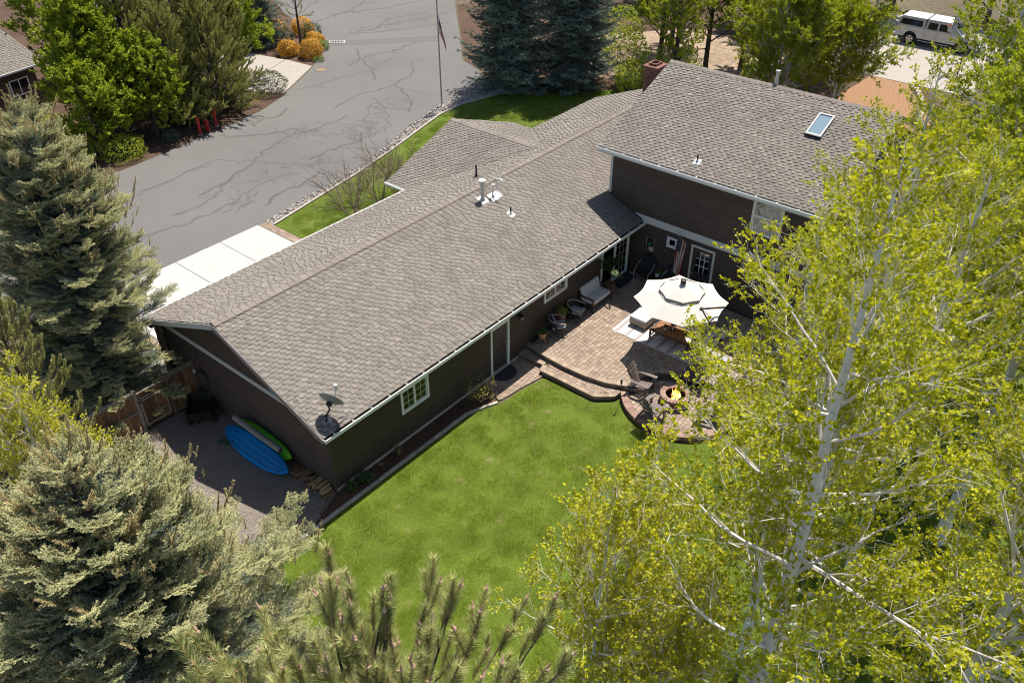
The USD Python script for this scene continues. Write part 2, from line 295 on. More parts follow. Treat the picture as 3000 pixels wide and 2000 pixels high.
ASPY = mat('aspen_leaf_young', (0.36, 0.38, 0.01), (0.70, 0.66, 0.05), 0.6, rnd=True, trans=0.45, tcol=(1.0, 1.0, 0.5), spec=0.15)
DECL = mat('broad_leaf', (0.15, 0.21, 0.012), (0.50, 0.54, 0.055), 0.6, rnd=True, trans=0.42, tcol=(1.0, 1.1, 0.5), spec=0.2)
COTL = mat('poplar_leaf', (0.19, 0.245, 0.008), (0.54, 0.56, 0.03), 0.6, rnd=True, trans=0.45, tcol=(1.0, 1.06, 0.42), spec=0.15)
BARK = mat('bark_brown', (0.085, 0.06, 0.045), (0.14, 0.105, 0.08), 0.95, noise=0.4, scale=9, stretch=(2, 2, 0.5), bump=0.8)
SPRN = mat('spruce_needle', (0.14, 0.17, 0.085), (0.74, 0.71, 0.40), 0.65, rnd=True, spec=0.2, trans=0.12)  # outer sprays: needle colour lightened to stand for sunlit boughs
SPRT = mat('spruce_shoot', (0.32, 0.28, 0.11), (0.70, 0.60, 0.30), 0.65, rnd=True, spec=0.2, trans=0.1)
SPRB = mat('spruce_needle_blue_shade', (0.055, 0.085, 0.07), (0.34, 0.39, 0.29), 0.65, rnd=True, spec=0.2, trans=0.1)  # inner sprays: blue-green, darkened to paint the shade inside the crown
SPRD = mat('spruce_needle_dark', (0.052, 0.076, 0.060), (0.32, 0.37, 0.275), 0.6, rnd=True, spec=0.3)
PINN = mat('pine_needle', (0.16, 0.20, 0.06), (0.54, 0.53, 0.20), 0.5, rnd=True, spec=0.4, trans=0.15)
PIND = mat('pine_needle_olive', (0.14, 0.165, 0.035), (0.55, 0.55, 0.16), 0.55, rnd=True, spec=0.3, trans=0.1)
TWIGR = mat('shoot_bark', (0.27, 0.15, 0.075), (0.42, 0.27, 0.13), 0.8)
CANDLE = mat('pine_candle', (0.42, 0.235, 0.15), (0.60, 0.42, 0.31), 0.8)
CONE = mat('spruce_cone', (0.22, 0.02, 0.035), (0.33, 0.05, 0.07), 0.6)
CONEB = mat('old_cone', (0.30, 0.15, 0.075), rough=0.8)
BUSHO = mat('spirea_leaf', (0.40, 0.19, 0.012), (0.72, 0.42, 0.04), 0.6, rnd=True, trans=0.25)
BUSHG = mat('shrub_leaf', (0.035, 0.06, 0.015), (0.12, 0.16, 0.045), 0.55, rnd=True, trans=0.2)
LIME = mat('lime_leaf', (0.10, 0.19, 0.01), (0.24, 0.36, 0.03), 0.6, rnd=True, trans=0.3)
PALM = mat('palm_leaf', (0.03, 0.075, 0.02), (0.10, 0.19, 0.05), 0.45, trans=0.2)
STRAW = mat('dry_straw', (0.30, 0.22, 0.12), (0.48, 0.37, 0.22), 0.9)
BARE = mat('bare_twig', (0.22, 0.15, 0.115), (0.40, 0.30, 0.235), 0.9)
BUD = mat('red_bud', (0.36, 0.16, 0.10), (0.46, 0.25, 0.17), 0.8)
FLAME = usdkit.material(stage, '/World/Looks/flame', {"at": ("attribute", {"attribute": "tone"}), "r": ("rgb_ramp", {"ramp": [(0, (1.0, 0.72, 0.32)), (0.5, (1.0, 0.38, 0.05)), (1, (0.9, 0.16, 0.01))]}), "e": ("emission", {"strength": 1.6})}, [("at.fac", "r.fac"), ("r.color", "e.color")], surface="e.emission")
# ---------------------------------------------------------------- house dimensions
OV, GE, XE, RY, RZ, SL = 0.508, 2.938, -0.477, 4.434, 4.914, 0.39984
LX, W2 = 17.145, 17.145                     # length of the long wing up to the two-storey wing
YF, YW = 2 * RY + OV, 2 * RY                # front eave, front wall
XFAR = 27.6
E2, X2E, R2X, R2Z, S2 = 5.888, 16.645, 21.958, 8.077, 0.412
Y2G, Y2A, Y2B = 1.70, 1.29, -7.9            # gable end eave, its wall, far wall
# ---------------------------------------------------------------- ground and surfaces
rng = np.random.default_rng(7)
g = struct('ground')
part(g, 'earth', MB().sheet([(-400, -400), (400, -400), (400, 400), (-400, 400)], -0.03), EARTH)
ROADP = Polygon([(-40, 16.3), (9.9, 16.68), (12.8, 17.17), (16.2, 17.6), (19.2, 18.41), (23.0, 19.8), (25.4, 20.44), (27.5, 20.95), (30.4, 21.6), (32.4, 21.7), (33.3, 23.2), (34.2, 25.6), (38.5, 29.8), (44.6, 35.9), (60, 49), (75, 66), (60, 80), (37, 52), (33.6, 45.2), (32.2, 41.5), (31.6, 38.2), (30.3, 36.0), (29.0, 34.8), (26.4, 32.8), (23.9, 31.3), (21.4, 29.8), (18.8, 28.8), (13.5, 28.05), (9.0, 27.6), (-40, 27)])
road = struct('road')
part(road, 'asphalt', MB().sheet(ROADP, 0.0), ASPH)
CRZ = [0.003]
def crack(pts, w=0.05, seed=0, jit=0.10):
    r = np.random.default_rng(seed); p = np.array(pts, float); q = [p[0]]
    for a, b in zip(p[:-1], p[1:]):
        n = max(2, int(np.linalg.norm(b - a) / 0.35)); nn = np.array([-(b - a)[1], (b - a)[0]]); nn /= np.linalg.norm(nn)
        for k in range(1, n + 1): q.append(a + (b - a) * k / n + nn * (r.normal(0, jit) if k < n else 0))
    q = np.array(q); ww = w * (0.6 + 0.8 * r.random(len(q))); ww[0] = ww[-1] = w * 0.2
    t = unit(np.gradient(q, axis=0)); n = np.c_[-t[:, 1], t[:, 0]]
    v = np.stack([q + n * ww[:, None] / 2, q - n * ww[:, None] / 2], 1).reshape(-1, 2)
    i = np.arange(len(q) - 1) * 2
    CRZ[0] += .00002
    return np.c_[v, np.full(len(v), CRZ[0])], np.stack([i, i + 1, i + 3, i + 2], 1)
mb = MB(); rc = np.random.default_rng(3)
CR = [[(9.3,21.6),(11.2,21.9),(13.2,22.6),(14.9,23.6),(17.0,24.2),(19.5,23.8),(21.8,24.0)],[(8.6,19.4),(10.6,19.8),(12.4,20.3),(14.4,20.1)],[(12.6,24.9),(13.9,22.9),(14.8,21.3),(16.2,19.7),(17.3,18.8)],
 [(14.6,27.5),(15.6,26.4),(17.4,25.2),(19.0,24.3)],[(16.9,26.9),(17.2,27.6),(19.2,27.3),(20.3,28.1)],[(19.2,18.9),(20.6,20.6),(21.5,21.9),(22.4,23.0),(24.0,24.2),(26.0,24.2)],[(21.4,20.1),(23.4,21.9),(24.3,23.4),(24.9,25.2)],
 [(22.0,25.6),(24.5,26.2),(27.0,25.6),(29.8,26.4),(31.8,28.4)],[(22.6,30.2),(25.4,29.6),(28.4,29.0),(31.2,29.9)],[(28.0,31.0),(30.4,31.6),(33.0,30.8),(35.5,31.2),(37.8,30.0)],[(27.2,27.4),(28.8,29.3),(29.6,31.5),(31.0,33.5)],
 [(33.2,36.4),(35.6,36.1),(38.0,37.2),(41.5,36.0)],[(32.5,36.9),(36,34.6),(40.5,32.6)],[(33.9,37.4),(37.6,35.6),(42.6,34.6)],[(15.9,20.6),(17.6,21.0),(19.6,20.3),(21.0,21.4)],[(7.2,20.9),(8.6,20.6),(9.9,20.9),(11.4,22.0)],[(10.9,18.0),(12.2,18.6),(13.7,18.5),(15.6,19.2)],
 [(24.6,21.3),(26.3,23.1),(27.5,25.6)],[(35.5,42),(40,39.6),(45,39)],[(32.6,41),(38,41.6),(44,44.5)],[(4,24.6),(7.2,24.2),(10.4,24.6),(12.6,24.9)],[(2,19.0),(5.2,19.9),(8.6,19.4)],[(34,44),(39,46.5),(46,47)]]
for k, c in enumerate(CR):
    v, f = crack(c, 0.15, k); mb.add(v, f, rc.random())
    for _ in range(3):                                # side branches
        i = rc.integers(0, len(c) - 1); a = np.array(c[i]); b = np.array(c[i + 1]); s = a + (b - a) * rc.random()
        d = rc.normal(0, 1, 2); d /= np.linalg.norm(d); L = rc.uniform(0.4, 1.7)
        v, f = crack([s, s + d * L * 0.5 + rc.normal(0, .1, 2), s + d * L], 0.07, 100 + k * 7 + _); mb.add(v, f, rc.random())
for (cx, cy, n, R) in [(18.2,24.0,26,1.2),(21.0,22.0,22,1.3),(13.6,21.0,12,1.0),(16.0,20.2,12,1.0),(10.3,19.3,16,0.8),(24.1,23.3,14,1.0),(19.9,20.6,12,1.0),(36.2,36.0,12,1.2)]:   # alligator patches
    for k in range(n):
        a = rc.normal(0, R * 0.6, 2) * [1.2, 0.6] + (cx, cy); d = rc.normal(0, 1, 2); d /= np.linalg.norm(d)
        v, f = crack([a, a + d * rc.uniform(.2, .4), a + d * rc.uniform(.5, .9) + rc.normal(0, .12, 2)], 0.065, 900 + k + int(cx * 10)); mb.add(v, f, rc.random())
part(road, 'crack_sealing', mb, CRACK, kind='stuff', label='dark tar lines sealing the cracks')
part(road, 'trench_patch', MB().sheet([(30.9, 36.3), (37.2, 31.0), (36.3, 30.1), (30.3, 35.3)], 0.006), mat('asphalt_patch', (0.140, 0.134, 0.129), rough=0.9, noise=0.2, scale=30, bump=0.4))
d = thing('storm_drain', 'pale rectangular storm drain grate set in the road beside the orange bushes', 'drain', (31.15, 35.75, 0.006), math.radians(-48))
part(d, 'frame', MB().bb(-.62, .62, .25, .33, 0, .02).bb(-.62, .62, -.33, -.25, 0, .02).bb(-.62, -.54, -.25, .25, 0, .02).bb(.54, .62, -.25, .25, 0, .02), CONC)
part(d, 'pit', MB().sheet([(-.54, -.25), (.54, -.25), (.54, .25), (-.54, .25)], 0.002), CHARC)
for k in range(5): part(d, 'bar', MB().bb(-.45 + k * .22, -.40 + k * .22, -.25, .25, 0.002, .018), CONC)
part(d, 'bar', MB().bb(-.54, .54, -.02, .02, .018, .024), CONC)
d = thing('manhole', 'tan round manhole cover worn into the grey road', 'manhole', (26.3, 31.85, 0.004))
part(d, 'cover', MB().lathe([(0, .012), (.36, .012), (.38, 0)], seg=20), mat('rusty_iron', (0.27, 0.19, 0.11), rough=0.85, noise=0.3, scale=12)); part(d, 'ring', MB().lathe([(.39, 0), (.39, .014), (.47, .014), (.5, 0)], seg=20), ASPH)
# concrete driveway slabs with recessed joints, paver borders
drv = struct('driveway')
for a, b in ((0.95, 2.42), (2.45, 4.80), (4.83, 7.20), (7.23, 9.42)):
    for c, e in ((8.6, 12.66), (12.69, 16.62)):
        part(drv, 'slab', MB().bb(a, b, c, e, -.02, 0.03), CONC)
part(drv, 'slab', MB().bb(-0.75, 0.55, 8.9, 12.3, -.02, 0.03), CONC)
part(drv, 'bed', MB().sheet([(-1.6, 8.6), (9.95, 8.6), (9.95, 16.66), (-1.6, 16.5)], 0.004), SAND)
def pave_cells(poly, rows_dir=0.0, u=0.15, seed=0, sizes=(1.0, 1.5, 0.75)):
    """rows of mixed-length pavers that fill poly: list of 4-corner polygons"""
    r = np.random.default_rng(seed); P = affinity.rotate(poly, -rows_dir, origin=(0, 0), use_radians=True); x0, y0, x1, y1 = P.bounds; out = []
    y = y0; k = 0
    while y < y1:
        x = x0 - r.random() * u
        while x < x1:
            w = u * r.choice(sizes); c = sbox(x + .004, y + .004, x + w - .004, y + u - .004)
            if P.contains(c): out.append(c)
            elif P.intersects(c):
                q = P.intersection(c)
                if q.geom_type == 'Polygon' and q.area > 0.15 * c.area: out.append(q.simplify(0.01))
            x += w
        y += u; k += 1
    return [affinity.rotate(c, rows_dir, origin=(0, 0), use_radians=True) for c in out]
def lay(parent, cells, z, th, material, seed=0, single=0, name='paver'):
    """single: how many of the pavers nearest to the camera become parts of their own"""
    r = np.random.default_rng(seed)
    cells = sorted(cells, key=lambda c: (c.centroid.x - EYE[0]) ** 2 + (c.centroid.y - EYE[1]) ** 2)
    rest = MB()
    for k, c in enumerate(cells):
        t = np.clip(r.normal(.5, .24), 0, 1); dz = r.normal(0, .0022)
        q = np.array(c.exterior.coords)[:-1]
        if not c.exterior.is_ccw: q = q[::-1]
        n = len(q); ce = q.mean(0); top_ = ce + (q - ce) * 0.955
        v = np.vstack([np.c_[q, np.full(n, z - th)], np.c_[q, np.full(n, z - .007 + dz)], np.c_[top_, np.full(n, z + dz)]])
        i = np.arange(n); j = (i + 1) % n
        f = np.vstack([np.stack([i, j, j + n], 1), np.stack([i, j + n, i + n], 1), np.stack([i + n, j + n, j + 2 * n], 1), np.stack([i + n, j + 2 * n, i + 2 * n], 1), [[2 * n, 2 * n + m, 2 * n + m + 1] for m in range(1, n - 1)]])
        if k < single: part(parent, name, MB().add(v, f, t), material)
        else: rest.add(v, f, t)
    if rest.n: part(parent, name + '_field', rest, material, kind='stuff')
lay(drv, pave_cells(sbox(9.46, 9.5, 9.92, 16.6), 0, .2, 1) + pave_cells(sbox(0.58, 8.9, 0.92, 16.5), 0, .2, 2) + pave_cells(sbox(-1.5, 8.9, -0.78, 16.4), 0, .2, 3) + pave_cells(sbox(-0.75, 12.34, 0.55, 12.7), 0, .2, 4), 0.03, 0.04, PAVER, 1, 0)
# rock strip, front lawn
FL = Polygon([(9.95, 9.2), (9.95, 15.95), (12.9, 16.5), (16.5, 17.15), (19.9, 17.95), (22.9, 18.8), (25.5, 19.5), (27.7, 19.65), (30.8, 18.9), (32.4, 17.0), (34.4, 15.2), (36.2, 13.6), (33, 9.2)])
RS = Polygon([(9.95, 16.68), (12.8, 17.14), (16.2, 17.56), (19.2, 18.37), (23.0, 19.75), (25.4, 20.4), (27.5, 20.9), (30.4, 21.5), (32.3, 21.5), (32.6, 18.6), (30.8, 19.1), (27.7, 19.85), (25.5, 19.7), (22.9, 19.0), (19.9, 18.15), (16.5, 17.35), (12.9, 16.7), (9.95, 16.15)])
lw = struct('front_lawn'); part(lw, 'turf', MB().sheet(FL, 0.02), TURF)
rsx = struct('rock_strip'); part(rsx, 'soil', MB().sheet(RS, 0.008), mat('strip_soil', (0.30, 0.26, 0.225), rough=0.97, noise=0.4, scale=14, bump=0.8))
mb = MB(); c = LineString([(9.95, 16.05), (12.9, 16.6), (16.5, 17.25), (19.9, 18.05), (22.9, 18.9), (25.5, 19.6), (27.7, 19.75), (30.8, 19.0), (32.5, 17.05)])
part(rsx, 'kerb_edging', MB().prism(c.buffer(0.07, cap_style=2), 0, 0.07), EDGE)
md = struct('mulch_bed'); part(md, 'mulch', MB().sheet([(32.4, 21.6), (33.4, 23), (34.3, 25.4), (38.5, 29.6), (44.6, 35.7), (62, 30), (62, 4), (44, -6), (28, -9), (27, 8), (33.2, 9.2), (36.2, 13.6), (34.4, 15.2), (32.5, 17.0)], -0.012), MULCH)
part(md, 'dry_ground', MB().sheet([(37.5, 17), (45, 22), (52, 16), (49, 6), (43, 4), (39, 9)], -0.004), DRYG)
fb = struct('far_bed'); part(fb, 'mulch', MB().sheet([(-40, 27.4), (9, 27.7), (13.5, 28.1), (18.8, 28.9), (21.4, 29.9), (21.8, 30.2), (24, 34), (26.3, 33), (29, 34.9), (30.3, 36.1), (31.6, 38.3), (32.2, 41.6), (33.6, 45.3), (37, 52), (60, 80), (-40, 80)], -0.012), MULCH)
nd = struct('neighbour_drive'); part(nd, 'slab', MB().prism([(21.7, 30.2), (23.9, 31.45), (26.35, 32.9), (26.1, 35.5), (22.9, 34.2), (20, 33)], -.02, 0.014), CONC2); part(nd, 'slab', MB().prism([(20, 33.04), (22.9, 34.24), (26.05, 35.54), (24, 44), (16, 46)], -.02, 0.014), CONC2)
td = struct('truck_drive')
for a, b in ((-5.0, -1.7), (-1.66, 1.6), (1.64, 6.0)):
    part(td, 'slab', MB().prism([(49.8, a), (49.8, b), (66, b), (66, a)], -.02, 0.016), CONC2)
bg = struct('bark_ground'); part(bg, 'bark', MB().sheet([(42, 1.8), (49.8, 1.5), (49.75, -1.1), (46.0, -3.6), (41, -6), (38, -3)], 0.0), BARKG)
mb = MB(); rr = np.random.default_rng(12); wl = thing('landscape_wall', 'low curved wall of tan stones between orange bark and driveway', 'stone wall')
for k in range(16):
    t = k / 15; x, y = 49.2 - 6.0 * t, -1.55 - 2.3 * t - 0.5 * math.sin(t * 3)
    part(wl, 'stone', MB().rbox((x, y, .14), (.44, .34, .3 + .1 * rr.random()), .08, Rot.from_euler('z', .4 + rr.normal(0, .15)).as_matrix(), rr.random()), EDGE)

# ---------------------------------------------------------------- back yard surfaces
TC = np.array([11.1, -6.3]); TR = 2.2
TERR = Point(*TC).buffer(TR, 32)
PATIO = Polygon([(9.83, 0.0), (9.66, -1.0), (9.6, -2.0), (9.65, -3.0), (9.82, -3.85), (10.1, -4.45), (10.27, -4.72), (10.7, -4.62), (11.1, -4.68), (11.47, -4.9), (11.8, -5.3), (12.05, -5.9), (12.2, -6.6), (12.9, -8.6), (17.145, -8.6), (17.145, 0.0)])
STEP = Polygon([(9.37, 0), (9.37, -1.27), (9.04, -1.27), (9.06, -3.82), (9.55, -4.38), (9.98, -4.42), (10.4, -4.75), (10.1, -4.4), (9.9, -3), (9.9, 0)]).union(Polygon([(9.37, 0), (9.37, -1.27), (9.04, -1.27), (9.06, -3.82), (9.55, -4.38), (10.0, -4.6), (10.2, -4.3), (9.9, -3.4), (9.9, 0)])).difference(PATIO)
WALKP = Polygon([(7.25, 0), (9.37, 0), (9.37, -1.27), (9.04, -1.27), (9.02, -1.5), (8.7, -1.47), (8.2, -1.36), (7.6, -1.27), (7.0, -1.2), (6.85, -1.12), (7.0, -0.6)])
BEDP = Polygon([(-0.35, 0), (-1.5, -.68), (5.5, -.70), (6.15, -.88), (6.75, -1.15), (7.0, -0.6), (7.25, 0)])
LAWN = Polygon([(-14, -.80), (-1.5, -.80), (5.5, -.82), (6.1, -1.0), (6.8, -1.3), (7.6, -1.36), (8.2, -1.45), (8.7, -1.56), (9.0, -1.6), (9.0, -3.86), (9.52, -4.45), (9.8, -4.5), (12, -8.4), (15, -8.8), (26, -9), (26, -30), (-14, -30)]).difference(TERR.buffer(.02))
PZ, SZ, TZ, WZ = 0.40, 0.21, 0.21, 0.03
lw = struct('back_lawn'); part(lw, 'turf', MB().sheet(LAWN, 0.0), TURF)
gv = struct('gravel_yard'); GRV = Polygon([(-11, 7.35), (-11, -.70), (-1.5, -.62), (0.1, 0), (0.1, 7.35)])
part(gv, 'gravel', MB().sheet(GRV, 0.006), GRAVEL)
bd = struct('planting_bed'); part(bd, 'mulch', MB().sheet(BEDP, 0.004), MULCH)
mb = MB(); ed = thing('bed_edging', 'row of low grey edging stones between bed, gravel and lawn', 'edging')
ln = LineString([(-9, -.74), (-1.5, -.72), (5.5, -.74), (6.1, -.92), (6.5, -1.1), (6.72, -1.18)]); n = int(ln.length / .42)
for k in range(n):
    a, b = ln.interpolate(k / n, True), ln.interpolate((k + .94) / n, True); q = LineString([(a.x, a.y), (b.x, b.y)]).buffer(.055, cap_style=2)
    part(ed, 'edging_stone', MB().prism(q, 0, .065 + .01 * rr.random(), rr.random()), EDGE)
pt = struct('patio')
part(pt, 'core', MB().prism(PATIO.buffer(-.09), 0, PZ - .03), SAND)
cells = pave_cells(PATIO.buffer(-.20, join_style=2), 0, .168, 5)
ring = PATIO.exterior
def edge_blocks(line, w, L, cond, seed):
    out = []; n = max(1, int(line.length / L))
    for k in range(n):
        a, b, m = (line.interpolate(min(1, (k + e) / n), True) for e in (.015, .985, .5))
        if not cond(m.x, m.y): continue
        p = np.array([a.x, a.y]); q = np.array([b.x, b.y]); t = unit(q - p); nn = np.array([t[1], -t[0]])
        c = (p + q) / 2
        out.append((p, q, nn))
    return out
pp = np.array(PATIO.exterior.coords); front = LineString(pp[:14])
# patio front: cap pavers on a face of blocks
def kerb(parent, line, z0, z1, w, L, inward, seed, capmat=PAVER, facemat=WALLST, courses=1, overh=.025):
    r = np.random.default_rng(seed); n = max(1, round(line.length / L)); ch = (z1 - .06 - z0) / courses
    for k in range(n):
        a, b = (np.array(line.interpolate((k + e) / n, True).coords[0]) for e in (.012, .988))
        t = unit(b - a); nn = np.array([-t[1], t[0]]) * inward
        q = Polygon([a - nn * overh, b - nn * overh, b + nn * w, a + nn * w])
        part(parent, 'cap_stone', MB().prism(q, z1 - .058, z1 + r.normal(0, .002), r.random()), capmat)
    for c in range(courses):
        m = max(1, round(line.length / (L * 1.25)))
        for k in range(m):
            s = .5 * (c % 2) / m
            a, b = (np.array(line.interpolate(min(1, (k + e) / m + s), True).coords[0]) for e in (.01, .99))
            if np.linalg.norm(b - a) < .05: continue
            t = unit(b - a); nn = np.array([-t[1], t[0]]) * inward; o = r.normal(0, .006)
            q = Polygon([a + nn * o, b + nn * o, b + nn * (w * .9), a + nn * (w * .9)])
            part(parent, 'wall_block', MB().prism(q, z0 + c * ch + .002, z0 + (c + 1) * ch - .003, r.random()), facemat)
kerb(pt, front, 0.0, PZ, .2, .19, 1, 3)
lay(pt, cells, PZ, .05, PAVER, 5, 170)
st = struct('patio_step'); part(st, 'core', MB().prism(STEP.buffer(-.06), 0, SZ - .03), SAND)
sl = LineString([(9.37, -.02), (9.37, -1.27), (9.04, -1.27), (9.06, -3.82), (9.55, -4.38), (9.95, -4.42)])
kerb(st, sl, 0.0, SZ, .17, .2, 1, 4)
lay(st, pave_cells(STEP.buffer(-.16, join_style=2).union(STEP.intersection(sbox(9.4, -4.3, 9.9, 0)).buffer(-.02)).difference(sl.buffer(.18)), PI / 2, .168, 6), SZ, .05, PAVER, 6, 60)
wk = struct('walkway'); part(wk, 'bed', MB().sheet(WALKP, 0.01), SAND); lay(wk, pave_cells(WALKP, 0.1, .17, 7), WZ, .03, PAVER, 7, 50)
tr = struct('fire_terrace'); tcirc = LineString([TC + TR * np.array([math.cos(a), math.sin(a)]) for a in np.linspace(math.radians(122), math.radians(122 + 215), 80)])
TERR2 = TERR.difference(PATIO)
part(tr, 'core', MB().prism(TERR2.buffer(-.08), 0, TZ - .03), SAND)
kerb(tr, tcirc, 0.0, TZ + .02, .26, .095, 1, 8, PAVERR, BRICK, 2)
lay(tr, pave_cells(TERR2.buffer(-.28), 0, .168, 8), TZ, .05, PAVER, 8, 40)
# ---------------------------------------------------------------- loose ground cover
def scatter_in(poly, n, r):
    x0, y0, x1, y1 = poly.bounds; out = []
    import shapely
    p = np.c_[r.uniform(x0, x1, n * 3), r.uniform(y0, y1, n * 3)]; k = shapely.contains_xy(poly, p[:, 0], p[:, 1]); return p[k][:n]
r = np.random.default_rng(21)
def blade_patch(seed, n=260, S=.55, h=.05):
    r = np.random.default_rng(seed); p = np.c_[r.uniform(-S / 2, S / 2, (n, 2)), np.zeros(n)]; a = r.uniform(0, 2 * PI, n); d = np.c_[np.cos(a), np.sin(a), np.zeros(n)] * .0035
    l = np.c_[r.normal(0, .022, (n, 2)), r.uniform(.5, 1.2, n) * h]
    v = np.stack([p - d, p + d, p + l], 1).reshape(-1, 3); t = np.repeat(np.clip(r.normal(.45, .3, n), 0, 1), 3)
    return MB().add(v, np.arange(n * 3).reshape(-1, 3), t)
def grass(name, poly, dens, label, protos, seed):
    r = np.random.default_rng(seed); p = scatter_in(poly.buffer(-.16), int(poly.area * dens), r); n = len(p)
    return instancer('/World', name, protos, np.c_[p, np.full(n, .0 if name == 'grass' else .02)], Rot.from_euler('z', r.uniform(0, 2 * PI, n)), r.uniform(.8, 1.15, n), r.integers(0, 4, n), 'stuff', label)
gp = grass('grass', LAWN.intersection(sbox(-9, -17, 14, 0)), 7.5, 'short green mown grass of the back lawn', [('blade_patch', [('blades', blade_patch(k), BLADE)]) if k == 0 else (f'blade_patch_{k:03d}', [('blades', blade_patch(k), BLADE)]) for k in range(4)], 1)
grass('front_grass', FL, 6, 'mown grass of the front lawn beside the road', gp, 2)
def pebble(seed):
    r = np.random.default_rng(seed); m = trimesh.creation.icosphere(1, 1.0); v = m.vertices * r.uniform(.7, 1.2, (len(m.vertices), 1)) * [1, .8, .55]; return MB().add(v, m.faces, r.random())
p = scatter_in(GRV, 11000, r); n = len(p)
instancer('/World', 'loose_gravel', [('pebble' if k == 0 else f'pebble_{k:03d}', [('stone', pebble(k), PEB)]) for k in range(3)], np.c_[p, np.full(n, .01)], Rot.random(n, random_state=1), r.uniform(.010, .026, n), r.integers(0, 3, n), 'stuff', 'loose grey gravel spread beside the gable wall')
p = scatter_in(RS, 2600, r); n = len(p)
rocks = instancer('/World', 'cobbles', [('cobble' if k == 0 else f'cobble_{k:03d}', [('stone', pebble(k + 9), ROCK)]) for k in range(3)], np.c_[p, np.full(n, .03)], Rot.random(n, random_state=2), r.uniform(.04, .11, n), r.integers(0, 3, n), 'stuff', 'pale river cobbles in the strip along the road')
ch = MB().box((0, 0, 0), (1, .35, .12), None, .5)
p = np.vstack([scatter_in(BEDP, 900, r), scatter_in(Polygon([(30, 17), (33.5, 22), (44, 20), (44, 5), (30, 9)]), 3000, r)]); n = len(p)
instancer('/World', 'bark_mulch', [('bark_chip', [('chip', ch, CHIP)])], np.c_[p, np.full(n, .015)], Rot.from_euler('zyx', np.c_[r.uniform(0, 6.3, n), r.normal(0, .3, (n, 2))]), r.uniform(.03, .08, n), np.zeros(n), 'stuff', 'brown bark mulch in the planting beds')
# ---------------------------------------------------------------- the house
H = thing('house', 'dark brown L-shaped house with grey brown shingle roofs and white trim', 'house')
def siding(wall, P, z0, zt, spans, holes, expo=.12, nrm=None):
    """lap boards as pieces. P(u, z, d) -> point, d outward; spans(z) -> (u0, u1); holes: (u0, u1, z0, z1)"""
    z = z0
    while z < zt - .02:
        zz = min(z + expo, zt); a, b = spans(min(z + expo * .9, zt)); cuts = sorted((max(h[0], a), min(h[1], b)) for h in holes if h[2] < zz - .01 and h[3] > z + .01 and h[1] > a and h[0] < b)
        u = a; segs = []
        for c0, c1 in cuts:
            if c0 - u > .02: segs.append((u, c0))
            u = max(u, c1)
        if b - u > .02: segs.append((u, b))
        for s0, s1 in segs:
            k = [P(s0, z, .024), P(s1, z, .024), P(s1, zz + .015, .008), P(s0, zz + .015, .008), P(s0, z, 0), P(s1, z, 0), P(s1, zz + .015, 0), P(s0, zz + .015, 0)]
            part(wall, 'siding_board', MB().add(k, [[0, 1, 2, 3], [1, 0, 4, 5], [0, 3, 7, 4], [2, 1, 5, 6]], rr.random()), SIDING)
        z = zz
def wbox(mb, P, u0, u1, z0, z1, d0, d1, tone=.5):
    k = [P(u, z, d) for d in (d0, d1) for z in (z0, z1) for u in (u0, u1)]
    return mb.add(k, [[0, 2, 3, 1], [4, 5, 7, 6], [0, 1, 5, 4], [2, 6, 7, 3], [0, 4, 6, 2], [1, 3, 7, 5]], tone)
def core(P, u0, u1, z0, z1, holes, th=.12):
    """a wall sheet with holes, th deep behind the boards"""
    poly = sbox(u0, z0, u1, z1)
    for h in holes: poly = poly.difference(sbox(h[0], h[2], h[1], h[3]))
    mb = MB(); m = MB().prism(poly, 0, th); v, f = m.mesh(); v2 = np.array([P(u, z, -d) for u, z, d in v]); return mb.add(v2, f)
def frame_box(P, u0, u1, z0, z1, w, d0, d1):
    mb = MB(); wbox(mb, P, u0, u1, z1 - w, z1, d0, d1); wbox(mb, P, u0, u1, z0, z0 + w, d0, d1); wbox(mb, P, u0, u0 + w, z0 + w, z1 - w, d0, d1); wbox(mb, P, u1 - w, u1, z0 + w, z1 - w, d0, d1); return mb
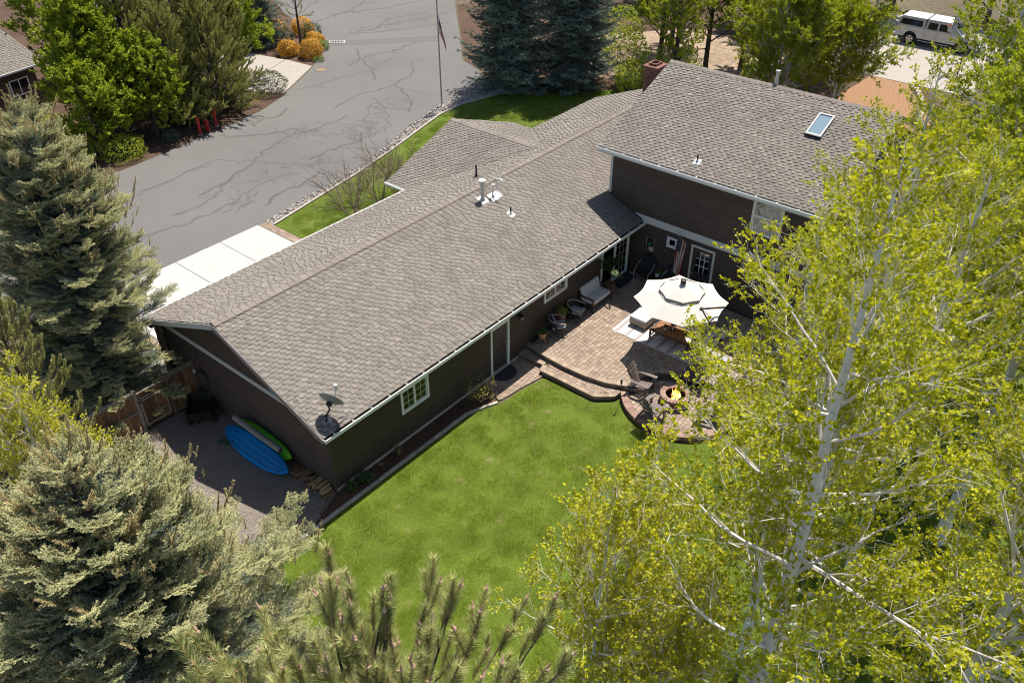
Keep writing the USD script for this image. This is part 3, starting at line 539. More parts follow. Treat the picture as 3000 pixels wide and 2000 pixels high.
def window(P, u0, u1, z0, z1, sashes, cols=2, rows=2, curtain=None, horizontal=False, label=None, deep=.5, gm=None, mrows=None):
    """returns the hole. sashes: number of lights side by side (or one above the other)"""
    w = part(H, 'window', frame_box(P, u0 - .07, u1 + .07, z0 - .07, z1 + .07, .07, -.02, .05), WHITE, label=label)
    mb = MB(); a = [(u0 - .02, z0 - .02), (u1 + .02, z0 - .02), (u1 + .02, z1 + .02), (u0 - .02, z1 + .02)]
    wbox(mb, P, u0 - .02, u1 + .02, z0 - .02, z1 + .02, -deep - .02, -deep); wbox(mb, P, u0 - .04, u0 - .02, z0, z1, -deep, -.02); wbox(mb, P, u1 + .02, u1 + .04, z0, z1, -deep, -.02); wbox(mb, P, u0, u1, z0 - .04, z0 - .02, -deep, -.02); wbox(mb, P, u0, u1, z1 + .02, z1 + .04, -deep, -.02)
    part(w, 'reveal', mb, ROOM)
    for s in range(sashes):
        if horizontal: a0, a1, b0, b1 = u0, u1, z0 + (z1 - z0) * s / sashes, z0 + (z1 - z0) * (s + 1) / sashes
        else: a0, a1, b0, b1 = u0 + (u1 - u0) * s / sashes, u0 + (u1 - u0) * (s + 1) / sashes, z0, z1
        part(w, 'sash', frame_box(P, a0, a1, b0, b1, .045, -.015 - .012 * s, .028 - .012 * s), WHITE)
        part(w, 'pane', wbox(MB(), P, a0 + .04, a1 - .04, b0 + .04, b1 - .04, -.004 - .012 * s, .002 - .012 * s), GLASS)
        nc, nr = cols, rows
        for c in range(1, nc): uu = a0 + .045 + (a1 - a0 - .09) * c / nc; part(w, 'muntin', wbox(MB(), P, uu - .006, uu + .006, b0 + .045, b1 - .045, .003 - .012 * s, .014 - .012 * s), WHITE)
        for c in range(1, nr): zz = b0 + .045 + (b1 - b0 - .09) * c / nr; part(w, 'muntin', wbox(MB(), P, a0 + .045, a1 - .045, zz - .007, zz + .007, .004 - .012 * s, .015 - .012 * s), WHITE)
    if curtain:
        mb = MB(); c0, c1, d = curtain; n = 61; uu = np.linspace(u0, u1, n); dd = -.16 + .018 * np.sin(np.arange(n) * .8)
        v = np.array([P(u, z, x) for u, x in zip(uu, dd) for z in (z0 + (z1 - z0) * c0, z0 + (z1 - z0) * c1)]); i = np.arange(n - 1) * 2
        part(w, 'curtain', mb.add(v, np.stack([i, i + 2, i + 3, i + 1], 1)), d)
    return (u0 - .07, u1 + .07, z0 - .07, z1 + .07)
PB = lambda u, z, d: (u, -d, z)                 # back wall, faces the lawn
PG = lambda u, z, d: (-d, u, z)                 # gable wall, faces the gravel
PT = lambda u, z, d: (W2 - d, -u, z)            # two-storey wall, faces the patio
# back wall openings
hb = [window(PB, 3.17, 4.35, 1.27, 2.14, 2, 2, 3, (0, 1, mat('blind_green', (0.10, 0.17, 0.03), rough=0.9, noise=.3, scale=3)), label='white two-light window above the planting bed'),
      window(PB, 10.96, 12.32, 1.78, 2.34, 2, 2, 1, label='wide white window above the sofa')]
def door(P, u0, u1, z0, z1, name='door', glazed=False, label=None):
    f = MB(); wbox(f, P, u0 - .09, u0, z0, z1, -.02, .055); wbox(f, P, u1, u1 + .09, z0, z1, -.02, .055); wbox(f, P, u0 - .09, u1 + .09, z1, z1 + .09, -.02, .056)
    d = part(H, name, f, GREYT if glazed else WHITE, label=label)
    if not glazed:
        part(d, 'leaf', wbox(MB(), P, u0, u1, z0, z1, -.05, -.015), DOORB)
        for k in range(2): part(d, 'panel', wbox(MB(), P, u0 + .13, u1 - .13, z0 + .2 + k * .95, z0 + 1.0 + k * .95, -.015, -.006), DOORB)
        part(d, 'handle', MB().tm(trimesh.creation.icosphere(1, .032).apply_translation(P(u1 - .08, z0 + 1.0, .04))).tube([P(u1 - .08, z0 + 1.0, -.015), P(u1 - .08, z0 + 1.0, .03)], .014), METAL)
        part(d, 'handle', MB().tube([P(u1 - .08, z0 + 1.13, -.015), P(u1 - .08, z0 + 1.13, .01)], .03, 10), METAL)
    return d, (u0 - .09, u1 + .09, z0 - .05, z1 + .09)
d, h = door(PB, 7.78, 8.66, 0.05, 2.1, label='plain dark brown door with white frame by the half-round mat'); hb.append(h)
part(d, 'threshold', wbox(MB(), PB, 7.78, 8.66, 0.0, .05, -.05, .06), EDGE)
# sliding glass door
s0, s1, sz0, sz1 = 14.9, 16.78, PZ + .02, 2.42
d = part(H, 'sliding_door', frame_box(PB, s0 - .09, s1 + .09, sz0 - .02, sz1 + .09, .09, -.03, .06), WHITE, label='white sliding glass door at the inner corner of the patio'); hb.append((s0 - .09, s1 + .09, sz0 - .1, sz1 + .09))
mb = MB(); wbox(mb, PB, s0, s1, sz0, sz1, -1.6, -1.58); wbox(mb, PB, s0, s1, sz0 - .02, sz0, -1.6, -.03); wbox(mb, PB, s0 - .02, s0, sz0, sz1, -1.6, -.03); wbox(mb, PB, s1, s1 + .02, sz0, sz1, -1.6, -.03); wbox(mb, PB, s0, s1, sz1, sz1 + .02, -1.6, -.03); part(d, 'room', mb, ROOM)
for k in range(2):
    a, b = s0 + k * .94, s0 + .94 + k * .94; o = .022 * k
    part(d, 'sash', frame_box(PB, a, b, sz0, sz1, .055, -.02 + o, .012 + o), WHITE); part(d, 'pane', wbox(MB(), PB, a + .05, b - .05, sz0 + .05, sz1 - .05, -.006 + o, 0 + o), GLASS)
    if k:
        for c in (1, 2): part(d, 'muntin', wbox(MB(), PB, a + .055 + .28 * c, a + .07 + .28 * c, sz0 + .05, sz1 - .05, .001 + o, .01 + o), GREYT)
        for c in (1, 2, 3, 4): part(d, 'muntin', wbox(MB(), PB, a + .05, b - .05, sz0 + .38 * c, sz0 + .38 * c + .015, .002 + o, .011 + o), GREYT)
SOF = 2.72
w = part(H, 'wall', core(PB, 0, LX, 0, SOF, hb), WALLD); siding(w, PB, 0, SOF, lambda z: (0.06, LX), hb)
part(w, 'corner_board', MB().bb(-.035, .07, -.045, .05, 0, SOF), mat('corner_brown', (0.06, 0.047, 0.04), rough=.6))
part(w, 'footing', MB().bb(0.02, 9.3, -.05, .02, 0, .12), EDGE)
# gable wall
roofz = lambda y: GE + SL * (OV + RY - abs(y - RY)) - .10
mb = MB(); v, f = MB().prism(Polygon([(0, 0), (YW, 0), (YW, roofz(YW)), (RY, roofz(RY)), (0, roofz(0))]), 0, .12).mesh(); mb.add(np.array([PG(u, z, -x) for u, z, x in v]), f)
w = part(H, 'wall', mb, WALLD); siding(w, PG, 0, 4.7, lambda z: (.02 if z < roofz(0) else RY - (roofz(RY) - z) / SL + .01, YW if z < roofz(0) else RY + (roofz(RY) - z) / SL - .01), [])
part(w, 'belly_band', wbox(MB(), PG, .05, YW + .05, 2.66, 2.84, .0, .05), GREYT)
part(w, 'light_fixture', MB().rbox((-.06, 7.39, 1.32), (.10, .16, .16), .03), WHITE)
mb = MB(); part(w, 'meter_box', MB().rbox((-.09, 6.72, 1.35), (.14, .36, .5), .02), mat('meter_brown', (0.07, 0.06, 0.052), rough=.6)); part(w, 'conduit', MB().tube([(-.05, 6.95, 0), (-.05, 6.95, 2.5)], .025).tube([(-.05, 6.72, 0), (-.05, 6.72, 1.1)], .03), mat('conduit_grey', (0.10, 0.09, 0.08), rough=.6))
mb = MB(); w = part(H, 'wall', MB().bb(.1, XFAR - .5, YW - .12, YW, 0, SOF), WALLD)
pil = part(H, 'pillar', MB().bb(-.06, .40, YW + .005, YW + .62, 0, 2.7), WALLD, label='stone veneer pillar at the front corner')
for k in range(14):
    for j in range(3):
        a = YW + .02 + j * .2 + (.1 if k % 2 else 0) - .02
        part(pil, 'stone', MB().rbox((-.075, min(a + .1, YW + .53), .1 + k * .19), (.05, .18, .17), .02, None, rr.random()), WALLST)
# soffits, fascia, rakes
part(H, 'soffit', MB().bb(XE + .02, LX, -OV + .02, 0, SOF, SOF + .02), RAKE); part(H, 'soffit', MB().bb(XE + .02, XFAR, YW, YF - .02, SOF, SOF + .02), RAKE)
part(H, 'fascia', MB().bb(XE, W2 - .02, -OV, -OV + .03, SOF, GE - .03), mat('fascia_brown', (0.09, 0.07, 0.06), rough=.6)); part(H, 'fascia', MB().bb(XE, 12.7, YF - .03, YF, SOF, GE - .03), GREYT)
def rake(name, a, b, up, m): part(H, name, MB().beam(a, b, .035, .19, up=up), m)
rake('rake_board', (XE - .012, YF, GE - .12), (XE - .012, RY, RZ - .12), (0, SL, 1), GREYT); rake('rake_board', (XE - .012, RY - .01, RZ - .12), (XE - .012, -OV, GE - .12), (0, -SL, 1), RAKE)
part(H, 'soffit', MB().quad((XE, YF, GE - .19), (0.0, YF, GE - .19), (0.0, RY, RZ - .19), (XE, RY, RZ - .19)).quad((XE, RY, RZ - .19), (0.0, RY, RZ - .19), (0.0, -OV, GE - .19), (XE, -OV, GE - .19)), RAKE)
# ------------- shingles
SH_IND = []
def shingles(O, U, V, poly, seed, collect=None, tabs=True):
    """poly in (u, v) along the eave and up the slope; returns MB. collect: list for single tabs"""
    r = np.random.default_rng(seed); O, U, V = map(lambda a: np.asarray(a, float), (O, U, V)); N = np.cross(U, V); N /= np.linalg.norm(N); mb = MB(); ex = .1375
    W = lambda u, v, n: O + U * u + V * v + N * n
    x0, y0, x1, y1 = poly.bounds; j = 0; v0 = y0
    while v0 < y1 - .01:
        va, vb = v0, min(v0 + ex, y1); band = poly.intersection(LineString([(x0 - 1, (va + vb) / 2), (x1 + 1, (va + vb) / 2)]))
        for sg in getattr(band, 'geoms', [band]):
            if sg.is_empty or sg.length < .02: continue
            a, b = sorted((sg.coords[0][0], sg.coords[-1][0])); u = a - (.137 if j % 2 else 0) - .27 * r.random() * .15
            while u < b:
                p = .272 + r.normal(0, .012); c0, c1 = max(u, a), min(u + p, b); tb = np.clip(.46 + r.normal(0, .15), .12, 1)
                if c1 - c0 > .01:
                    h = .005
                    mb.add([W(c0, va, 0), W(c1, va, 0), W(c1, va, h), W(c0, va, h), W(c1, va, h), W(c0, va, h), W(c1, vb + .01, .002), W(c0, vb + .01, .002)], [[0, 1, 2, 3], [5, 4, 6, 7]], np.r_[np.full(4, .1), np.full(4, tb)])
                    if tabs:
                        tw = np.clip(r.normal(.150, .03), .08, .20); t0 = u + .05 + r.normal(0, .015); d0, d1 = max(t0, a), min(t0 + tw, b)
                        if d1 - d0 > .03:
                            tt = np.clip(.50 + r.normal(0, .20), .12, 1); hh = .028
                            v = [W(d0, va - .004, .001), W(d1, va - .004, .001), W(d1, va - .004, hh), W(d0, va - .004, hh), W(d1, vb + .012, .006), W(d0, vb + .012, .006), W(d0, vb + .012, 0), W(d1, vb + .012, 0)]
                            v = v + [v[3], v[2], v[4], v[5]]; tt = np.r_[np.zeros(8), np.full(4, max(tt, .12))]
                            f = [[0, 1, 2, 3], [8, 9, 10, 11], [0, 3, 5, 6], [1, 7, 4, 2]]
                            if collect is not None: collect.append((np.linalg.norm(np.array(v[0]) - EYE), v, f, tt))
                            else: mb.add(v, f, tt)
                u += p
        v0 += ex; j += 1
    return mb
K = math.hypot(1, SL); K2 = math.hypot(1, S2)
roof = part(H, 'roof', MB().add([(XE, -OV, GE - .02), (XFAR, -OV, GE - .02), (XFAR, RY, RZ - .02), (XE, RY, RZ - .02), (XFAR, YF, GE - .02), (XE, YF, GE - .02)], [[0, 1, 2, 3], [3, 2, 4, 5]]).add([(XE, -OV, GE - .06), (XE, RY, RZ - .06), (XE, RY, RZ - .02), (XE, -OV, GE - .02), (XE, YF, GE - .06), (XE, YF, GE - .02)], [[0, 1, 2, 3], [1, 4, 5, 2]]), SHINGD, label='long low gable roof of the wing')
VS = (RY + OV) * K
v_w = lambda y: (y + OV) * K
tabs = []
backp = Polygon([(0, 0), (W2 - XE - .02, 0), (W2 - XE - .02, v_w(Y2A) + .02), (XFAR - XE, v_w(Y2A) + .02), (XFAR - XE, VS), (0, VS)])
m0 = shingles((XE, -OV, GE), (1, 0, 0), np.array([0, 1, SL]) / K, backp, 31, tabs)
tabs.sort(key=lambda t: t[0])
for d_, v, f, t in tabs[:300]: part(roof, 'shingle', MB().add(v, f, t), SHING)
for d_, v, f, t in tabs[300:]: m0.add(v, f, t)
# front slope, with the dormer gable cut out
DX, DZ, DY = 17.3, 4.567, 10.66; DYJ = 5.303; DSL = (DZ - GE) / (DX - 12.72)
dv = lambda y: (YF - y) * K
du = lambda x: x - XE
frontp = Polygon([(du(XE), 0), (du(12.72), 0), (du(DX), dv(DYJ)), (du(DX + 4.58), 0), (du(XFAR), 0), (du(XFAR), VS), (du(XE), VS)])
# note: U x V points down for the front slope, so it is laid right to left instead
fr = Polygon([(XFAR - XE - x, y) for x, y in frontp.exterior.coords])
mf = shingles((XFAR, YF, GE), (-1, 0, 0), np.array([0, -1, SL]) / K, fr, 32)
m0.v += mf.v; m0.f += [f + m0.n for f in mf.f]; m0.t += mf.t; m0.n += mf.n
KD = math.hypot(1, DSL); HD = (DX - 12.72)
lp = Polygon([(0, 0), (DY - YF, 0), (DY - DYJ, HD * KD), (0, HD * KD)])       # left slope: u runs from the front edge back
ml = shingles((DX - HD, DY, GE), (0, -1, 0), np.array([1, 0, DSL]) / KD, lp, 33); mr_ = shingles((DX + HD, DY, GE), (0, 1, 0), np.array([-1, 0, DSL]) / KD, Polygon([(YF - DY, 0), (0, 0), (0, HD * KD), (DYJ - DY, HD * KD)]), 34)
for m in (ml, mr_): m0.v += m.v; m0.f += [f + m0.n for f in m.f]; m0.t += m.t; m0.n += m.n
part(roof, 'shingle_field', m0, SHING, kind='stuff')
part(H, 'dormer', MB().add([(DX - HD, DY, GE - .02), (DX, DY, DZ - .02), (DX, DYJ, DZ - .02), (DX - HD, YF, GE - .02), (DX + HD, DY, GE - .02), (DX + HD, YF, GE - .02)], [[0, 1, 2], [0, 2, 3], [1, 4, 5], [1, 5, 2]]), SHINGD, label='cross gable roof on the street side')
part(H, 'wall', MB().add([(DX - HD + .5, DY - .4, 0), (DX + HD - .5, DY - .4, 0), (DX + HD - .5, DY - .4, GE), (DX, DY - .4, DZ - .15), (DX - HD + .5, DY - .4, GE)], [[0, 1, 2], [0, 2, 3], [0, 3, 4]]).bb(DX - HD + .5, DX - HD + .6, YW, DY - .4, 0, SOF), WALLD)
mb = MB().tube([(DX - HD - .04, DY + .02, GE - .04), (DX - HD - .04, YF - .1, GE - .04)], .06, 6); part(H, 'gutter', mb, WHITE)
# metal valley beside the dormer
part(roof, 'valley_flashing', MB().beam((DX, DYJ, DZ + .016), (DX + HD, YF, GE + .016), .10, .008, up=(-DSL, 0, 1)), mat('flashing', (0.23, 0.21, 0.195), rough=.5, metal=.3))
part(roof, 'valley_flashing', MB().beam((DX, DYJ, DZ + .012), (DX - HD, YF, GE + .012), .06, .008, up=(DSL, 0, 1)), SHINGD)
def caps(parent, a, b, s1, s2, w=.15, st=.27, seed=0, lift=.02, flip=False, m=CAP):
    a, b = np.asarray(a, float), np.asarray(b, float); L = np.linalg.norm(b - a); t = (b - a) / L; sd = unit(np.cross(t, [0, 0, 1])); n = int(L / st); r = np.random.default_rng(seed); mb = MB()
    for k in range(n):
        p0 = a + t * k * st; p1 = p0 + t * (st + .02)
        q = []
        for p, h in ((p0, .036), (p1, .014)):
            q += [p + sd * w + [0, 0, -w * s1 + h], p + [0, 0, h + .012], p - sd * w + [0, 0, -w * s2 + h]]
        q += [p0 + sd * w + [0, 0, -w * s1], p0 + [0, 0, .0], p0 - sd * w + [0, 0, -w * s2]]
        part(parent, 'ridge_cap', MB().add(q, [[0, 3, 4, 1], [1, 4, 5, 2], [6, 0, 1, 7], [7, 1, 2, 8]], np.clip(r.normal(.4, .2), 0, 1)), m)
caps(roof, (XE + .01, RY, RZ), (W2 + 6.2, RY, RZ), SL, SL, seed=5)
caps(roof, (DX, DY, DZ), (DX, DYJ, DZ), DSL, DSL, seed=6)
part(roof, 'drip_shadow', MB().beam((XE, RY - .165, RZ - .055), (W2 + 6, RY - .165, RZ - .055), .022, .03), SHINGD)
# gutter with hangers
def gutter(a, b, out, name='gutter', step=.75):
    a, b = np.asarray(a, float), np.asarray(b, float); t = unit(b - a); o = np.asarray(out, float)
    gmb = MB()
    for off, w, h, z in ((.125, .012, .12, -.06), (.065, .12, .01, -.118)):
        gmb.beam(a + o * off + [0, 0, z], b + o * off + [0, 0, z], w, h)
    gmb.beam(a + o * .118 + [0, 0, -.004], b + o * .118 + [0, 0, -.004], .028, .012)
    for e in (a, b): gmb.beam(e + [0, 0, -.06], e + o * .13 + [0, 0, -.06], .012, .12)
    gt = part(H, name, gmb, WHITE); part(gt, 'trough', MB().beam(a + o * .062 + [0, 0, -.085], b + o * .062 + [0, 0, -.085], .108, .05), DARKG)
    L = np.linalg.norm(b - a); n = int(L / step)
    for k in range(n): p = a + t * (k + .5) * L / n; part(gt, 'gutter_hanger', MB().beam(p + o * .0 + [0, 0, .006], p + o * .125 + [0, 0, .006], .045, .012), WHITE)
    return gt
gutter((XE, -OV + .01, GE - .01), (W2 - .02, -OV + .01, GE - .01), (0, -1, 0))
part(H, 'gutter', MB().beam((XE, YF + .06, GE - .07), (12.68, YF + .06, GE - .07), .11, .11), GREYT)
# ------------- two-storey part
uz = []
ht = [window(PT, 5.28, 6.40, 4.16, 5.50, 2, 3, 2, (0, 1, CURT), horizontal=True, label='white double hung upstairs window with curtains'), window(PT, 1.80, 2.16, 2.22, 2.58, 1, 1, 1, label='small square white window beside the house flag')]
d, h = door(PT, 2.98, 3.90, PZ + .03, 2.60, glazed=True, label='dark door with nine-light window and pale frame'); ht.append(h)
part(d, 'leaf', core(PT, 2.98, 3.90, PZ + .03, 2.60, [(3.14, 3.74, 1.45, 2.45)], .045), DOORB); part(d, 'pane', wbox(MB(), PT, 3.14, 3.74, 1.45, 2.45, -.03, -.025), GLASS)
mb = MB(); wbox(mb, PT, 2.98, 3.90, PZ, 2.6, -.9, -.88); part(d, 'room', mb, ROOM)
for c in (1, 2): part(d, 'muntin', wbox(MB(), PT, 3.13 + .2 * c, 3.15 + .2 * c, 1.45, 2.45, -.02, .004), WHITE); part(d, 'muntin', wbox(MB(), PT, 3.14, 3.74, 1.44 + .335 * c, 1.46 + .335 * c, -.02, .005), WHITE)
part(d, 'handle', MB().tm(trimesh.creation.icosphere(1, .032).apply_translation(PT(3.06, 1.35, .03))), METAL)
Z2 = 5.66
mb = core(PT, -Y2A, -Y2B, 0, Z2, ht); X2B = 2 * R2X - W2
mb.bb(W2 + .1, X2B, Y2A - .12, Y2A, 2.5, Z2).bb(W2 + .1, X2B, Y2B, Y2B + .12, 0, Z2).bb(X2B - .12, X2B, Y2B, Y2A, 0, Z2)
mb.add([(W2, Y2A, Z2 - .01), (X2B, Y2A, Z2 - .01), (R2X, Y2A, R2Z - .15)], [[0, 1, 2]]).add([(W2, Y2B, Z2 - .01), (X2B, Y2B, Z2 - .01), (R2X, Y2B, R2Z - .15)], [[0, 2, 1]])
w = part(H, 'wall', mb, WALLD, label='two-storey wall facing the patio')
siding(w, PT, PZ - .4, 2.9, lambda z: (.03, -Y2B), ht); siding(w, PT, 3.2, Z2, lambda z: (max(-Y2A, 0.03 if z < GE + .2 else -((z - GE) / SL - OV) - .05), -Y2B), ht)
part(w, 'belly_band', wbox(MB(), PT, .0, -Y2B, 2.89, 3.21, .0, .045), GREYT)
part(w, 'corner_board', MB().bb(W2 - .035, W2 + .03, Y2A - .07, Y2A + .035, 3.5, Z2), GREYT)
part(w, 'step_flashing', MB().beam((W2 - .04, -OV + .05, GE + .05), (W2 - .04, Y2A, GE + SL * (Y2A + OV) + .05), .03, .10, up=(0, -SL, 1)), SHINGD)
Y2F = Y2B - .5
rf2 = part(H, 'roof', MB().add([(X2E, Y2G, E2 - .02), (X2E, Y2F, E2 - .02), (R2X, Y2F, R2Z - .02), (R2X, Y2G, R2Z - .02), (2 * R2X - X2E, Y2F, E2 - .02), (2 * R2X - X2E, Y2G, E2 - .02)], [[0, 1, 2, 3], [3, 2, 4, 5]]), SHINGD, label='upper gable roof with the skylight')
V2 = (R2X - X2E) * K2
sk = (19.914, 21.04, -6.21, -5.585)
t2 = []
m2 = shingles((X2E, Y2G, E2), (0, -1, 0), np.array([1, 0, S2]) / K2, Polygon([(0, 0), (Y2G - Y2F, 0), (Y2G - Y2F, V2), (0, V2)]), 41)
m3 = shingles((2 * R2X - X2E, Y2F, E2), (0, 1, 0), np.array([-1, 0, S2]) / K2, Polygon([(0, 0), (Y2G - Y2F, 0), (Y2G - Y2F, V2), (0, V2)]), 42, tabs=False)
m2.v += m3.v; m2.f += [f + m2.n for f in m3.f]; m2.t += m3.t
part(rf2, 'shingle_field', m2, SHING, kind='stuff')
caps(rf2, (R2X, Y2G, R2Z), (R2X, Y2F, R2Z), S2, S2, w=.16, seed=7)
for yy in (Y2G, Y2F):
    for xx in (X2E, 2 * R2X - X2E): part(H, 'rake_board', MB().beam((xx, yy, E2 - .12), (R2X, yy, R2Z - .12), .035, .2, up=(0, 0, 1)), RAKE)
part(H, 'soffit', MB().bb(X2E + .02, W2 - .03, Y2F, Y2G, Z2 - .02, Z2), GREYT); part(H, 'fascia', MB().bb(X2E, X2E + .03, Y2F, Y2G, Z2, E2 - .03), GREYT)
gutter((X2E + .01, Y2G, E2 - .01), (X2E + .01, Y2F, E2 - .01), (-1, 0, 0), step=.8)
zr = lambda x: E2 + S2 * (x - X2E)
mb = MB(); ang = -math.atan(S2); Rk = Rot.from_euler('y', ang).as_matrix(); cx, cy = (sk[0] + sk[1]) / 2, (sk[2] + sk[3]) / 2; c = np.array([cx, cy, zr(cx) + .06]); Ls = (sk[1] - sk[0]) * K2; Ws = sk[3] - sk[2]
for o, dd in (((Ls / 2 - .03, 0, 0), (.06, Ws, .14)), ((-Ls / 2 + .03, 0, 0), (.06, Ws, .14)), ((0, Ws / 2 - .03, 0), (Ls - .12, .06, .14)), ((0, -Ws / 2 + .03, 0), (Ls - .12, .06, .14))): mb.box(c + Rk @ np.array(o), dd, Rk)
skl = part(rf2, 'skylight', mb, mat('skylight_frame', (0.42, 0.41, 0.40), rough=.4))
# ------------- pipes, chimney, lamps
zb = lambda y: GE + SL * (y + OV)
def pipe(parent, name, x, y, z, h, r, m, cap=None, flash=.17, nrm=(0, -SL, 1), label=None):
    mb = MB().tube([(x, y, z - .05), (x, y, z + h)], r, 10)
    if cap: mb.lathe([(0, z + h + .06), (cap, z + h + .05), (cap, z + h - .02), (r, z + h - .04)], (x, y, 0), 12)
    p = part(parent, name, mb, m, label=label); n = unit(nrm); a = unit(np.cross([1, 0, 0] if abs(n[0]) < .1 else [0, 1, 0], n)); b = np.cross(n, a); R = np.stack([b, a, n], 1)
    return p, MB().box(np.array([x, y, z]) + n * .024 - a * 0, (flash * 2, flash * 2.3, .012), R).lathe([(r + .05, .02), (r + .02, .1), (r, .12)], (x, y, z), 10)
p, fl = pipe(roof, 'flue_pipe', 11.68, 3.78, zb(3.78), .82, .075, METAL, .14, label='silver flue with white cap'); part(H, 'flashing', fl, METAL); part(H, 'flue_cap', MB().lathe([(0, .07), (.14, .05), (.145, 0), (0, 0)], (11.68, 3.78, zb(3.78) + .83), 14), WHITE)
p, fl = pipe(roof, 'vent_pipe', 12.2, 3.68, zb(3.68), .52, .03, WHITE, .05); part(H, 'flashing', fl, METAL)
mb = MB().tube([(12.45, 3.69, zb(3.69) - .05), (12.45, 3.69, zb(3.69) + .60), (12.45, 3.66, zb(3.69) + .70), (12.47, 3.56, zb(3.69) + .735), (12.49, 3.46, zb(3.69) + .70), (12.5, 3.43, zb(3.69) + .62)], [.03, .03, .04, .045, .045, .045], 8)
part(roof, 'vent_pipe', mb, WHITE, label='white hooked vent pipe'); part(H, 'flashing', MB().box((12.45, 3.69, zb(3.69) + .02), (.34, .34, .012), Rot.from_euler('x', math.atan(SL)).as_matrix()), METAL)
p, fl = pipe(roof, 'vent_pipe', 12.12, 2.68, zb(2.68), .34, .033, BLACK, flash=.13, label='short black vent pipe'); part(H, 'flashing', fl, mat('flash_white', (0.72, 0.73, 0.74), rough=.35, metal=.4))
yf_ = 5.73; zf = GE + SL * (YF - yf_); p, fl = pipe(roof, 'vent_pipe', 13.5, yf_, zf, .55, .04, BLACK, nrm=(0, SL, 1), flash=.13); part(H, 'flashing', fl, SHINGD)
p, fl = pipe(rf2, 'vent_pipe', 17.28, -2.54, zr(17.28), .34, .033, BLACK, nrm=(-S2, 0, 1), flash=.13); part(H, 'flashing', fl, MATS['flash_white'])
pipe(rf2, 'flue_pipe', 22.15, -3.15, R2Z - .05, .55, .07, METAL, .1)
part(H, 'downpipe', MB().tube([(19.4, 2.15, zb(2.15)), (19.4, 2.15, zb(2.15) + .9)], .03, 6), WHITE)
chx, chy = 26.5, 5.1; ch_ = part(H, 'chimney', MB().bb(chx - .42, chx + .42, chy - .36, chy + .36, 3.0, 5.9), SAND, label='red brick chimney')
for k in range(38):
    z = 3.0 + k * .076
    for j in range(4):
        o = .1 if k % 2 else 0; part(ch_, 'brick', MB().bb(chx - .44 + j * .22 + (o if j else 0), chx - .44 + min(.88, j * .22 + .21 + o), chy - .38, chy - .355, z, z + .066, rr.random()), BRICK)
        if j < 4: part(ch_, 'brick', MB().bb(chx - .44, chx - .415, chy - .355 + j * .18 , chy - .355 + j * .18 + .17, z, z + .066, rr.random()), BRICK)
part(ch_, 'chimney_cap', MB().bb(chx - .5, chx + .5, chy - .44, chy + .44, 5.9, 6.0).bb(chx - .3, chx + .3, chy + .16, chy + .22, 6, 6.12).bb(chx - .3, chx + .3, chy - .22, chy - .16, 6, 6.12).bb(chx - .3, chx - .24, chy - .16, chy + .16, 6, 6.12).bb(chx + .24, chx + .3, chy - .16, chy + .16, 6, 6.12), BRICK); part(ch_, 'flue', MB().sheet([(chx - .24, chy - .16), (chx + .24, chy - .16), (chx + .24, chy + .16), (chx - .24, chy + .16)], 6.01), CHARC)
part(skl, 'pane', MB().box(c + Rk @ np.array([0, 0, .03]), (Ls - .1, Ws - .1, .012), Rk), mat('skylight_pane', (0.17, 0.27, 0.34), rough=.12, spec=.8)); part(skl, 'well', MB().box(c + Rk @ np.array([0, 0, -.03]), (Ls - .1, Ws - .1, .01), Rk), mat('skylight_well', (0.30, 0.42, 0.50), rough=.4))  # blue of pane and well paints the reflected sky into their colour
part(skl, 'sill', MB().box(c + Rk @ np.array([-Ls / 2 - .02, 0, .0]), (.04, Ws + .04, .13), Rk), BLACK)
def wall_lamp(x, z):
    l = part(H, 'wall_lantern', MB().rbox((x, -.05, z + .08), (.12, .05, .2), .015).tube([(x, -.06, z + .2), (x, -.13, z + .24), (x, -.16, z + .16)], .015, 6).lathe([(0, .17), (.09, .1), (.085, .08)], (x, -.16, z), 8), BLACK)
    part(l, 'lantern_glass', MB().lathe([(.06, -.06), (.075, .08)], (x, -.16, z), 8).lathe([(0, -.07), (.06, -.06)], (x, -.16, z), 8), CUSHG)
wall_lamp(9.37, 1.9); wall_lamp(14.44, 2.25)
# ---------------------------------------------------------------- things on and around the house
# satellite dish: faces up and to the right (roughly away from the camera)
D = thing('satellite_dish', 'grey satellite dish on a bent mast at the near corner of the wing roof', 'dish')
foot = np.array([0.02, -0.12, 3.11]); dc = np.array([0.18, -0.22, 3.80]); ax = unit(np.array([0.826, 0.296, 0.448]))
Rz = frames(np.array([ax]), np.random.default_rng(0), 0).as_matrix()[0]; Rd = np.stack([Rz[:, 1], Rz[:, 2], Rz[:, 0]], 1)
prof = [(0, 0), (.12, .008), (.22, .03), (.32, .066), (.395, .10)]
part(D, 'reflector', MB().lathe(prof + [(.40, .108), (.395, .114), (.32, .078), (.22, .044), (.12, .02), (0, .012)], dc, 28, .5, Rd), DISH, smooth=40)
part(D, 'mast', MB().tube([foot, foot + [.03, .0, .22], foot + [.14, -.05, .38], dc - ax * .12], .03, 8), BLACK)
part(D, 'bracket', MB().rbox(dc - ax * .06, (.16, .16, .1), .02, Rd), BLACK)
part(D, 'foot_plate', MB().box(foot + [0, 0, -.01], (.3, .2, .02), Rot.from_euler('x', math.atan(SL)).as_matrix()), METAL)
arm = dc + Rd @ np.array([0, -.36, .05]); e = dc + ax * .42 + Rd @ np.array([0, -.12, 0])
arm0 = dc + Rd @ np.array([0, -.36, .06]); e = dc + ax * .47 + np.array([0, 0, .06])
part(D, 'feed_arm', MB().tube([arm0, e], .022, 6), GREYT); part(D, 'receiver', MB().rbox(e + [0, 0, .02], (.12, .16, .1), .03, Rd).tube([e - ax * .02, e - ax * .1], .05, 8), GREYT)
